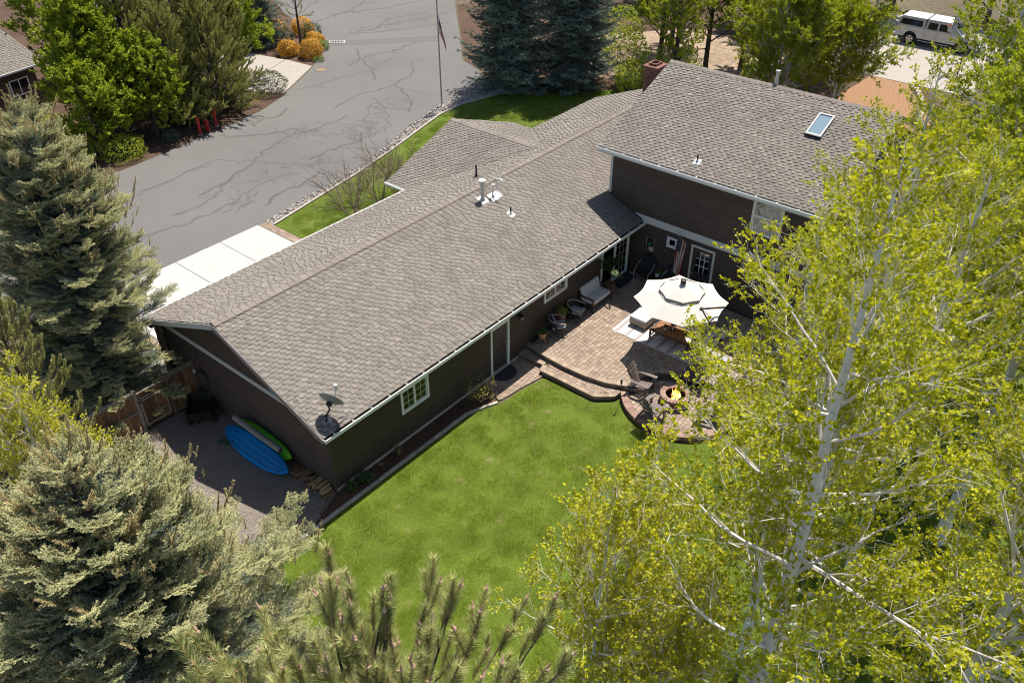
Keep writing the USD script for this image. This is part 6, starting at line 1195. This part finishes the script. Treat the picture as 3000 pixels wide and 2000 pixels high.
    if tipshoot:
        key2, pr2, frac = tipshoot; k = (tips[:, 2] > frac * H) ; tt = tips[k]; n = len(tt); tt = np.vstack([tt - dr[k] * Ls[k][:, None] * u + r.normal(0, .07, (n, 3)) for u in (-.06, .10, .32)] + [np.array([[0, 0, H * .97], [.05, .02, H * .95], [-.04, .05, H * .93], [.0, -.06, H * .94]])]); out = np.vstack([dr[k]] * 3 + [np.zeros((4, 3))]); d2 = unit(out * .42 + r.normal(0, .16, tt.shape) + [0, 0, 1.0])
        PROTO[key2] = instancer(T_, 'upright_shoots', PROTO.get(key2, pr2), tt, frames(d2, r, 1.5), r.uniform(1.0, 2.3, len(tt)) * np.where(r.random(len(tt)) < .5, .55, 1), r.integers(0, len(pr2), len(tt)))
        if cones:
            kk = np.flatnonzero(tt[:, 2] > .62 * H); kk = kk[r.permutation(len(kk))[:cones]]
            for j in kk:
                c = tt[j] + r.normal(0, .05, 3) + [0, 0, -.02]; part(T_, 'cone', MB().lathe([(0, 0), (.014, .012), (.017, .03), (.011, .05), (0, .058)], c, 7, r.random(), Rot.from_euler('x', r.normal(0, .4)).as_matrix()), CONE)
            for j in r.permutation(len(tips))[:cones]:
                if tips[j][2] > .45 * H: part(T_, 'cone', MB().lathe([(0, 0), (-.018, -.02), (-.022, -.06), (-.014, -.10), (0, -.12)], tips[j] * [.92, .92, 1] + [0, 0, -.06], 7, r.random()), CONEB)
    return T_
def upshoot(seed, L=.34, dens=520, nl=.030, nw=.0075):
    r = np.random.default_rng(seed); t = np.linspace(0, 1, 5); m = np.c_[t * L, .02 * np.sin(t * 3 + r.uniform(0, 6)), 0 * t]; stems = [m]
    for k in range(2): a, tg = interp(m, np.array([r.uniform(.1, .4)])); stems.append(path(a[0], unit(np.array([1, r.normal(0, .8), r.normal(0, .8)])), L * r.uniform(.25, .45), 3, 0, .05, r))
    return MB().tube(m, [.006, .006, .005, .005, .004], 5, .6), needle_stems(stems, dens, nl, nw, r, fwd=.55, tones=[.95, .85, .85])
def pine_shoot(seed, L=.36, nl=.16, nw=.004, dens=330, candle=.11, bare=.25):
    r = np.random.default_rng(seed); t = np.linspace(0, 1, 5); m = np.c_[t * L, .03 * np.sin(t * 2.5 + r.uniform(0, 6)) * L, .03 * L * t]; w = MB().tube(m, np.linspace(.011, .007, 5), 5, .4)
    s, _ = interp(m, np.linspace(bare, 1, 5)); n = needle_stems([s], dens, nl, nw, r, fwd=1.05, tones=[.45]); c = MB()
    for k in range(5 if candle else 0):
        l = candle * (1 if k == 0 else r.uniform(.35, .62)); d = unit(np.array([1, 0, 0]) + (0 if k == 0 else 1) * np.r_[0, r.normal(0, .42, 2)]); Rk_ = frames(d[None], r, 0).as_matrix()[0]; Rz2 = np.stack([Rk_[:, 1], Rk_[:, 2], Rk_[:, 0]], 1)
        c.lathe([(0, 0), (.009, .004), (.013, l * .3), (.012, l * .6), (.007, l * .88), (0, l)], m[-1] + d * .004, 7, r.uniform(.2, 1), Rz2)
    return w, n, c
def pine_protos(key, nvar, needle, **kw):
    out = []
    for k in range(nvar):
        w, n, c = pine_shoot(k + 5, **kw); q = [('stem', w, TWIGR), ('needles', n, needle)]
        if c.n: q.append(('candle', c, CANDLE))
        out.append((key if k == 0 else f'{key}_{k:03d}', q))
    return out
def pine(name, label, base, H, R, seed, key, protos, z0=.2, step=.5, per=6, r0=.15, sh=.16, up=.9, group=None, prof=lambda q: (1 - q) ** .7, el=(5, 45), scale=(.8, 1.2), outer=.35, clip=None, cat='pine'):
    r = np.random.default_rng(seed); T_ = thing(name, label, cat, base, 0, group); t = np.linspace(0, 1, 10); part(T_, 'trunk', MB().tube(np.c_[np.cumsum(r.normal(0, .01, 10)), np.cumsum(r.normal(0, .01, 10)), t * H * .97], r0 * (1 - t) ** .85 + .015, 8, .4), BARK, smooth=True)
    br = MB(); P, D = [], []; z = z0 * H; az = 0
    while z < H * .985:
        q = (z / H - z0) / (1 - z0)
        for k in range(per):
            az += 2 * PI / per + r.normal(0, .25); L = R * prof(q) * r.uniform(.7, 1.15) + .15; e = math.radians(el[0] + (el[1] - el[0]) * q + r.normal(0, 7)); d = np.array([math.cos(az) * math.cos(e), math.sin(az) * math.cos(e), math.sin(e)])
            p = path([0, 0, z + r.normal(0, .05)], d, L, 6, .35, .07, r); br.tube(p, np.linspace(.012 + .009 * L, .008, 7), 5, r.uniform(0, 1), cap=False); n = max(3, int(L / sh))
            u = outer + (1 - outer) * (np.arange(n) + r.random(n)) / n; a, b = interp(p, u); sd = unit(np.cross(b, r.normal(0, 1, (n, 3)))) * (1.02 - u)[:, None] * .32 * L * r.random((n, 1)); a = a + sd; P.append(a); D.append(unit(b * .8 + sd * .8 + r.normal(0, .25, (n, 3)) + [0, 0, up]))
            P.append(p[-1:]); D.append(unit(p[-1:] - p[-2:-1] + [0, 0, up * .3]))
        az += .5; z += step * (1 - .4 * q)
    P.append(np.array([[0, 0, H * .97]])); D.append(np.array([[0.02, 0, 1.0]])); P, D = np.vstack(P), np.vstack(D); base = np.array(base)
    if clip is not None: k = clip(P + base); P, D = P[k], D[k]
    part(T_, 'branches', br, BARK, kind='stuff'); PROTO[key] = instancer(T_, 'crown', PROTO.get(key, protos), P, frames(D, r, 2), r.uniform(*scale, len(P)), r.integers(0, len(protos), len(P)))
    return T_
house_clip = lambda p: ~((p[:, 0] > -.75) & (p[:, 0] < 27.6) & (p[:, 1] > -.8) & (p[:, 1] < 9.7) & (p[:, 2] < 5.2)) & ~((p[:, 0] > 16.4) & (p[:, 0] < 27.3) & (p[:, 1] > -8.6) & (p[:, 1] < 2) & (p[:, 2] < 8.6))
ASP = twig_protos('leafy_twig', 5, TWIGB, ASPL, L=.44, n=20, leaf=.054, stem=.003)
ASY = twig_protos('young_twig', 4, TWIGB, ASPY, L=.38, n=22, leaf=.047, stem=.003)
COT = twig_protos('poplar_twig', 5, TWIGB, COTL, L=.56, n=36, leaf=.075)
BRD = twig_protos('broad_twig', 4, BARK, DECL, L=.75, n=46, leaf=.10)
# big white aspens on the right
A_ = dict(bark=ASPB, twigm=TWIGB, cat='aspen', group='white-barked aspens along the right of the lawn', clip=house_clip)
deciduous('aspen_tree', 'big foreground aspen with a forked white trunk and long pale limbs', (-2.15, -14.85, 0), 16.6, 3.4, .175, 3, ASP, lean=(.1, .1), start=.36, nl=38, el=(22, 58), sub=.24, tw=.14, limbscale=.21, **A_)
deciduous('aspen_tree', 'aspen whose white trunk stands close behind the big foreground one', (.2, -14.2, 0), 15.6, 3.1, .15, 4, ASP, start=.34, nl=38, tw=.165, **A_)
deciduous('aspen_tree', 'slender aspen reaching its leafy twigs in front of the patio', (2.9, -13.0, 0), 13.5, 3.1, .13, 9, ASP, lean=(-.45, .5), start=.36, nl=40, tw=.19, **A_)
deciduous('aspen_tree', 'yellow-green aspen standing between the fire terrace and the big aspens', (6.2, -14.3, 0), 13.8, 3.2, .15, 12, ASP, start=.32, nl=42, tw=.16, **A_)
deciduous('aspen_tree', 'aspen at the lower right with low pale branches spread over the grass', (1.6, -17.6, 0), 13.2, 3.4, .16, 15, ASP, start=.22, nl=44, tw=.145, **A_)
deciduous('aspen_tree', 'aspen at the lower right behind the low spreading one', (5.4, -18.0, 0), 15, 3.3, .16, 16, ASP, start=.24, nl=44, tw=.145, **A_)
deciduous('aspen_tree', 'aspen beside the two-storey wall whose top crosses the upper roof edge', (11.2, -11.9, 0), 13.4, 3.1, .15, 18, ASP, lean=(.3, .3), start=.32, nl=42, tw=.14, **A_)
B_ = dict(bark=ASPB, twigm=TWIGB, cat='poplar', group='dense green poplars behind the white aspens', clip=house_clip)
for x, y, h, R_, sd_, lb in ((10.4, -15.8, 16.5, 3.4, 21, 'dense green poplar at the right edge of the picture, tallest of its row'), (15.2, -13.4, 14.8, 3.3, 22, 'dense poplar next to the far end of the upper roof'), (20.5, -13.0, 14.0, 3.2, 23, 'dense poplar beyond the two-storey part, below the truck driveway'), (30.0, -9.8, 13.4, 3.3, 24, 'dense poplar right of the bark ground and the low stone wall'), (36, -10.5, 12.5, 3.4, 25, 'dense poplar right of the pickup truck'), (9.6, -20.2, 14.5, 3.3, 26, 'dense poplar in the lower right corner'), (15.5, -18.4, 15, 3.4, 27, 'dense poplar at the right edge behind the nearer ones'), (3.8, -21.2, 13, 3.3, 28, 'dense poplar at the very bottom right corner')):
    deciduous('poplar_tree', lb, (x, y, 0), h, R_, .17, sd_, COT, start=.18, nl=44, tw=.19 if x < 30 else .22, el=(25, 65), low=.5, **B_)
# young yellow aspens
Y_ = dict(bark=ASPB, twigm=TWIGB, cat='aspen')
deciduous('young_aspen', 'young yellow-leaved aspen clump at the bottom of the lawn', (-3.75, -12.1, 0), 11.0, 2.3, .07, 33, ASY, start=.36, nl=54, el=(35, 68), stems=4, spread=.8, sub=.22, tw=.17, **Y_)
deciduous('young_aspen', 'young yellow-leaved aspen clump between the lawn and the big aspens', (-1.9, -12.6, 0), 10.2, 1.8, .07, 35, ASY, start=.34, nl=40, el=(35, 68), stems=3, spread=.8, sub=.23, tw=.19, **Y_)
deciduous('young_aspen', 'yellow-leaved aspen at the left edge behind the fence corner pine', (-6.9, 3.1, 0), 8.6, 1.5, .07, 37, ASY, start=.22, nl=46, el=(30, 65), stems=3, spread=.6, sub=.20, tw=.14, **Y_)
deciduous('young_aspen', 'low yellow-leaved aspen seen through the tip of the foreground spruce', (-6.6, 1.0, 0), 6.4, 1.6, .06, 38, ASY, start=.2, nl=40, el=(30, 65), stems=3, spread=.6, sub=.20, tw=.15, **Y_)
# spruces
SB = bough_protos('spruce_spray', (.36, .55, .8), 3, 560, SPRN, nl=.026, nw=.0072, sp=.085, sag=.06, tipup=.12)
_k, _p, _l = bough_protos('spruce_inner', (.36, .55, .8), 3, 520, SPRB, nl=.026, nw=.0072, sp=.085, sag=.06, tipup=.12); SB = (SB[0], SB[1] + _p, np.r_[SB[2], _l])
US = [('upright_shoot' if k == 0 else f'upright_shoot_{k:03d}', [('stem', w, TWIGR), ('needles', n, SPRT)]) for k in range(4) for w, n in [upshoot(k)]]
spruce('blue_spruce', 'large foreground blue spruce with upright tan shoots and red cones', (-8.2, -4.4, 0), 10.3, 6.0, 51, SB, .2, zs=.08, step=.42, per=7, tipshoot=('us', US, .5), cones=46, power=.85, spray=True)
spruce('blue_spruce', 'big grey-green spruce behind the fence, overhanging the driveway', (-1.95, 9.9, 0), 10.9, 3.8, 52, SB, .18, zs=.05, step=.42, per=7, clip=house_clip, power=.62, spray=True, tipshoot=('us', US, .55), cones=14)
DB = bough_protos('dark_bough', (.5, 1.0, 1.8, 2.8), 2, 170, SPRD, nl=.07, nw=.024, sp=.30, sag=.22, tipup=.20)
S_ = dict(group='tall dark blue spruces at the far lawn', step=.48, per=9, power=.6)
spruce('dark_spruce', 'tall dark spruce next to the flagpole at the far lawn edge', (32.3, 19.4, 0), 15, 3.7, 53, DB, .25, **S_)
spruce('dark_spruce', 'tall dark spruce right of the one beside the flagpole', (35.2, 16.4, 0), 15.5, 3.6, 54, DB, .25, **S_)
spruce('dark_spruce', 'dark spruce at the very top behind the orange bushes', (27.2, 39.6, 0), 8.5, 2.3, 55, DB, .15, step=.36)
# pines
FP = pine_protos('pine_shoot', 3, PINN, L=.36, nl=.16, nw=.0062, dens=760, candle=.11, bare=.12) + [('plain_shoot' if k == 0 else f'plain_shoot_{k:03d}', q) for k, (_, q) in enumerate(pine_protos('x', 4, PINN, L=.34, nl=.155, nw=.0062, dens=760, candle=0, bare=.1))]
pine('foreground_pine', 'long-needled pine top with pink candles at the bottom edge of the picture', (-8.9, -13.0, 0), 12.2, 2.8, 61, 'fp', FP, z0=.80, step=.26, per=8, r0=.17, sh=.27, up=.75, prof=lambda q: (1 - q) ** .42, el=(8, 55), scale=(.85, 1.2))
LP = pine_protos('young_pine_shoot', 3, PINN, L=.42, nl=.085, nw=.009, dens=560, candle=0, bare=.05)
pine('young_pine', 'young bright green pine with upright shoots at the left edge', (-5.6, 6.0, 0), 7.8, 1.6, 62, 'lp', LP, z0=.15, step=.42, per=6, r0=.1, sh=.22, up=1.1)
SP = pine_protos('olive_spray', 3, PIND, L=.6, nl=.11, nw=.020, dens=260, candle=0, bare=.0)
for x, y, h, R_, sd_, lb in ((13.4, 33.4, 11, 2.9, 63, 'olive green pine in front of the neighbour house roof'), (16.4, 35.4, 10, 2.8, 64, 'olive green pine behind the left bollard'), (18.6, 32.6, 11, 2.9, 65, 'tallest olive pine behind the hydrant, right of the row'), (14.4, 30.7, 6.5, 2.5, 66, 'shorter olive pine leaning over the road edge'), (16.7, 30.3, 6.6, 2.5, 67, 'short olive pine with low branches above the bollards')):
    pine('street_pine', lb, (x, y, 0), h, R_, sd_, 'sp', SP, z0=.05, step=.45, per=8, r0=.18, sh=.21, up=.55, el=(0, 45), group='olive green pines along the street', prof=lambda q: (1 - q) ** .6)
pine('small_pine', 'small thin-stemmed pine standing among the orange bushes', (28.85, 37.2, 0), 6.2, .95, 68, 'sp', SP, z0=.35, step=.55, per=4, r0=.09, sh=.3, up=.5, scale=(.5, .8))
# broad-leaved street trees
D_ = dict(bark=BARK, twigm=BARK, cat='tree')
deciduous('street_tree', 'low leafy tree at the far left of the street trees', (9.3, 30.6, 0), 5.0, 2.2, .09, 40, BRD, start=.05, nl=46, tw=.19, sub=.34, stems=2, **D_)
deciduous('street_tree', 'bright green broad-leaved tree before the neighbour house', (10.6, 32.4, 0), 8.8, 2.7, .12, 41, BRD, start=.08, nl=60, tw=.19, sub=.34, el=(20, 68), stems=2, **D_)
deciduous('street_tree', 'low bright green tree at the road edge above the spruce', (12.4, 30.3, 0), 5.6, 2.4, .09, 42, BRD, start=.05, nl=50, tw=.18, sub=.34, stems=2, **D_)
deciduous('street_tree', 'loose pale green tree beside the neighbour concrete drive', (21.4, 35.0, 0), 7.8, 2.8, .1, 43, BRD, start=.12, nl=54, tw=.24, sub=.34, stems=2, **D_)
deciduous('street_tree', 'small yellow-green tree between the street pines', (16.2, 36.6, 0), 7.4, 1.6, .08, 44, ASY, start=.2, nl=40, tw=.2, sub=.3, **D_)
for x, y, h, R_, sd_, lb, pr in ((41.5, 13.5, 12, 3.2, 45, 'tall leafy tree with dark trunk right of the dark spruces', BRD), (45.5, 9.0, 12, 3.2, 46, 'leafy tree with twin dark trunks over the dry ground', BRD), (50, 7.0, 11.5, 3.0, 47, 'leafy tree beyond the dry ground behind the upper roof', BRD), (46.5, 15.5, 11, 2.8, 48, 'leafy tree far behind the dark spruces', BRD), (38.6, 10.6, 9.5, 2.6, 91, 'bright leafy tree right behind the brick chimney', COT), (43.2, 10.8, 11.5, 3.0, 92, 'leafy tree between the dark trunks above the chimney', COT), (47.5, 5.2, 11, 3.2, 93, 'leafy tree left of the round yellow-green tree', BRD), (54.5, 11, 11, 3.6, 94, 'leafy tree at the top edge behind the dry ground', BRD)):
    deciduous('woodland_tree', lb, (x, y, 0), h, R_, .19, sd_, pr, start=.14, nl=50, tw=.24, sub=.42, bark=BARK, twigm=BARK, cat='tree', stems=2 if sd_ == 46 else 1)
Z_ = dict(bark=TWIGB, twigm=TWIGB, cat='tree', start=.12, tw=.20, sub=.30)
deciduous('yellow_tree', 'round yellow-green tree behind the upper roof ridge', (39.0, 3.6, 0), 8.8, 3.9, .13, 49, COT, nl=70, stems=3, spread=1.2, **Z_)
deciduous('yellow_tree', 'yellow-green tree beside the far driveway, right of the silver flue', (42.3, 1.2, 0), 7.6, 3.1, .12, 50, COT, nl=60, stems=3, spread=.9, **Z_)
for x, y, h, R_, sd_, lb in ((66, 6, 11, 4, 81, 'dark tree behind the pickup truck'), (68, -1, 11, 4, 82, 'dark tree at the far end of the truck driveway'), (57, 14, 10, 3.4, 83, 'far tree behind the dry ground'), (52, 30, 7, 3, 84, 'tree on the far side of the street bend'), (56, 24, 9, 3.4, 85, 'tree beyond the dark spruces, far across the street'), (14, 44, 9, 3, 86, 'tree behind the neighbour house'), (24.5, 44.5, 9, 3, 87, 'tree behind the low neighbour roof')):
    deciduous('far_tree', lb, (x, y, 0), h, R_, .2, sd_, BRD, start=.08, nl=34, tw=.36, sub=.5, low=.6, tsc=(1.2, 1.8), **D_)
# shrubs
def shrub(name, label, c, R, n, size, m, seed, zs=.8, group=None, cat='shrub', stems=6, hollow=.7):
    t = thing(name, label, cat, (c[0], c[1], 0), 0, group); puff(t, 'foliage', np.array([0, 0, R * zs * .75]), R, n, size, m, seed, zs=zs, hollow=hollow, minz=.02)
    r = np.random.default_rng(seed); mb = MB()
    for k in range(stems): a = r.uniform(0, 6.3); mb.tube([(0, 0, 0), (math.cos(a) * R * .3, math.sin(a) * R * .3, R * .4), (math.cos(a) * R * .6, math.sin(a) * R * .6, R * zs)], [.02, .012, .006], 4, r.random(), cap=False)
    part(t, 'stems', mb, BARK); return t
for c, R_, l in (((26.9, 36.2), .80, 'round orange spirea nearest the concrete drive'), ((27.7, 34.6), .90, 'round orange spirea at the front beside the road'), ((29.6, 36.4), .72, 'round orange spirea beside the small pine stem'), ((30.9, 39.4), .90, 'orange spirea farther back behind the small pine'), ((29.3, 40.8), .85, 'orange spirea farthest back under the dark spruce')):
    shrub('spirea_bush', l, c, R_, 3600, .095, BUSHO, int(R_ * 100) + int(c[0] * 10), group='orange spirea bushes at the street corner')
shrub('green_shrub', 'grey-green shrub behind the storm drain', (30.6, 38.0), .85, 1800, .08, BUSHG, 5); shrub('green_shrub', 'blue-green low shrub beside the orange bushes', (28.6, 38.7), .8, 1500, .08, BUSHG, 6)
shrub('lime_plant', 'bright green low plants at the road corner by the drain', (29.3, 35.4), .7, 1600, .07, LIME, 7, zs=.55); shrub('lime_plant', 'small bright green clump below the front orange spirea', (27.4, 33.4), .42, 700, .06, LIME, 8, zs=.5)
shrub('green_shrub', 'rounded dark green shrub beside the concrete drive', (21.2, 30.9), 1.15, 3200, .08, BUSHG, 9); shrub('green_shrub', 'dark shrub under the street pines beside the road', (18.2, 30.4), .9, 2000, .08, BUSHG, 10); shrub('green_shrub', 'blue-green round shrub left of the bollards', (12.6, 29.1), .5, 1100, .06, mat('blue_leaf', (0.05, 0.10, 0.06), (0.14, 0.22, 0.14), rough=.6, rnd=True), 11)
shrub('green_shrub', 'green shrub against the neighbour house below its window', (8.6, 34.6), 1.0, 1600, .10, DECL, 12); shrub('green_shrub', 'pale shrub at the left edge beside the neighbour house', (4.9, 34.2), 1.2, 1800, .10, DECL, 13)
shrub('low_hedge', 'green undergrowth between the neighbour house and the road', (7.2, 30.6), 1.5, 2400, .10, DECL, 16, zs=.6); shrub('low_hedge', 'dark green undergrowth at the foot of the street trees', (15.5, 30.6), 1.3, 2200, .09, BUSHG, 14, zs=.5); shrub('low_hedge', 'dark green undergrowth at the road edge near the spruce', (9.6, 29.0), 1.3, 2200, .09, DECL, 15, zs=.55)
for k, (x, y, R_) in enumerate(((37.0, 9.0, 1.5), (39.5, 11.2, 1.6), (36.6, 12.6, 1.2), (42, 6.0, 1.5), (40.2, 15.5, 1.7), (44, 18.5, 1.8), (36, 22.4, 1.1))):
    shrub('understory_bush', ['leafy bush below the chimney', 'leafy bush in the mulch right of the dark spruces', 'small bush at the far lawn corner', 'leafy bush behind the roof ridge', 'bush between the dark spruces and the trees', 'bush far behind the dark spruces', 'low bush at the road edge right of the spruces'][k], (x, y), R_, 2200, .15, DECL, 30 + k, zs=1.0)
def bare(name, label, base, H, seed, n=9, cat='shrub', budn=260, leafm=BUD, spread=.55, group=None, bark=BARE):
    r = np.random.default_rng(seed); t = thing(name, label, cat, base, 0, group); mb, lv = MB(), MB(); ends = []
    for k in range(n):
        a = k * 2.4 + r.normal(0, .3); P = path([0, 0, 0], [math.cos(a) * spread, math.sin(a) * spread, 1], H * r.uniform(.7, 1.05), 6, .1, .10, r); mb.tube(P, np.linspace(.014, .004, 7) * H / 1.8, 5, r.random(), cap=False)
        for j in range(14):
            q, b = interp(P, np.array([r.uniform(.3, 1)])); P2 = path(q[0], unit(b[0] + r.normal(0, .55, 3)), H * r.uniform(.15, .38), 4, .12, .12, r); mb.tube(P2, np.linspace(.006, .002, 5) * H / 1.8, 3, r.random(), cap=False); ends.append(P2)
            for i in range(2): q2, b2 = interp(P2, np.array([r.uniform(.3, .9)])); P3 = path(q2[0], unit(b2[0] + r.normal(0, .6, 3)), H * r.uniform(.08, .18), 3, .1, .1, r); mb.tube(P3, np.linspace(.004, .0015, 4) * H / 1.8, 3, r.random(), cap=False); ends.append(P3)
    part(t, 'branches', mb, bark)
    for k in range(budn):
        P = ends[r.integers(len(ends))]; q, b = interp(P, np.array([r.uniform(.4, 1)])); c = q[0]; a1 = unit(r.normal(0, 1, 3)); b1 = unit(np.cross(a1, r.normal(0, 1, 3))); s = .022 * r.uniform(.6, 1.4) * (1.4 if leafm is not BUD else 1); lv.quad(c - b1 * s * .5, c + a1 * s, c + b1 * s * .5, c - a1 * s * .3, r.random())
    if budn: part(t, 'buds', lv, leafm, kind='stuff')
    return t
bg_ = 'bare reddish shrubs on the street side of the wing'
for x, y, h, s_, l in ((12.7, 13.2, 2.9, 1, 'bare reddish shrub nearest the driveway on the front lawn'), (14.6, 13.4, 3.0, 2, 'bare reddish shrub in the middle of the front lawn row'), (15.9, 13.6, 2.9, 3, 'bare reddish shrub closest to the dormer roof'), (13.7, 14.4, 2.4, 4, 'smaller bare shrub on the road side of the row')): bare('bare_shrub', l, (x, y, 0), h, s_, n=10, budn=520, group=bg_)
bare('door_shrub', 'leggy shrub with pale new leaves beside the dark door', (6.35, -.72, 0), 1.0, 7, n=10, budn=420, leafm=ASPY, spread=.6)
bare('bare_shrub', 'white-stemmed bare tree at the left edge over the neighbour roof', (3.6, 37.2, 0), 5.5, 8, n=7, budn=0, bark=TWIGB, cat='tree')
def tuft(name, label, c, R, H, n, m, seed, cat='plant'):
    r = np.random.default_rng(seed); t = thing(name, label, cat, (c[0], c[1], .01)); mb = MB()
    for k in range(n):
        a = r.uniform(0, 6.3); l = H * r.uniform(.6, 1.1); o = R * r.uniform(.3, 1); b = np.array([math.cos(a), math.sin(a), 0]); s = np.array([-math.sin(a), math.cos(a), 0]) * .004; p0 = b * .04 * r.random(); mb.add([p0 - s, p0 + s, b * o * .5 + [0, 0, l * .75] + s, b * o * .5 + [0, 0, l * .75] - s, b * o + [0, 0, l]], [[0, 1, 2], [0, 2, 3], [3, 2, 4]], r.random())
    part(t, 'blades', mb, m); return t
tuft('dry_grass', 'round dry straw-coloured grass clump in the bed', (2.5, -.36), .22, .42, 420, STRAW, 1); tuft('dry_grass', 'flattened dry tuft beside the bed edging near the house corner', (1.75, -.3), .16, .12, 90, STRAW, 2)
for x, y, R_, s_, l in ((.95, -.36, .30, 3, 'leafy green perennial in the bed near the house corner'), (.45, -.3, .22, 4, 'smaller leafy perennial closest to the house corner'), (5.75, -.35, .16, 5, 'tiny green seedling in the bed left of the leggy shrub')): shrub('bed_plant', l, (x, y), R_, 420 if R_ > .2 else 60, .075, mat(f'bed_leaf_{s_}', (0.035, 0.085, 0.015), (0.10, 0.20, 0.05), rough=.6, trans=.2), s_, zs=.7, cat='plant', hollow=.3)
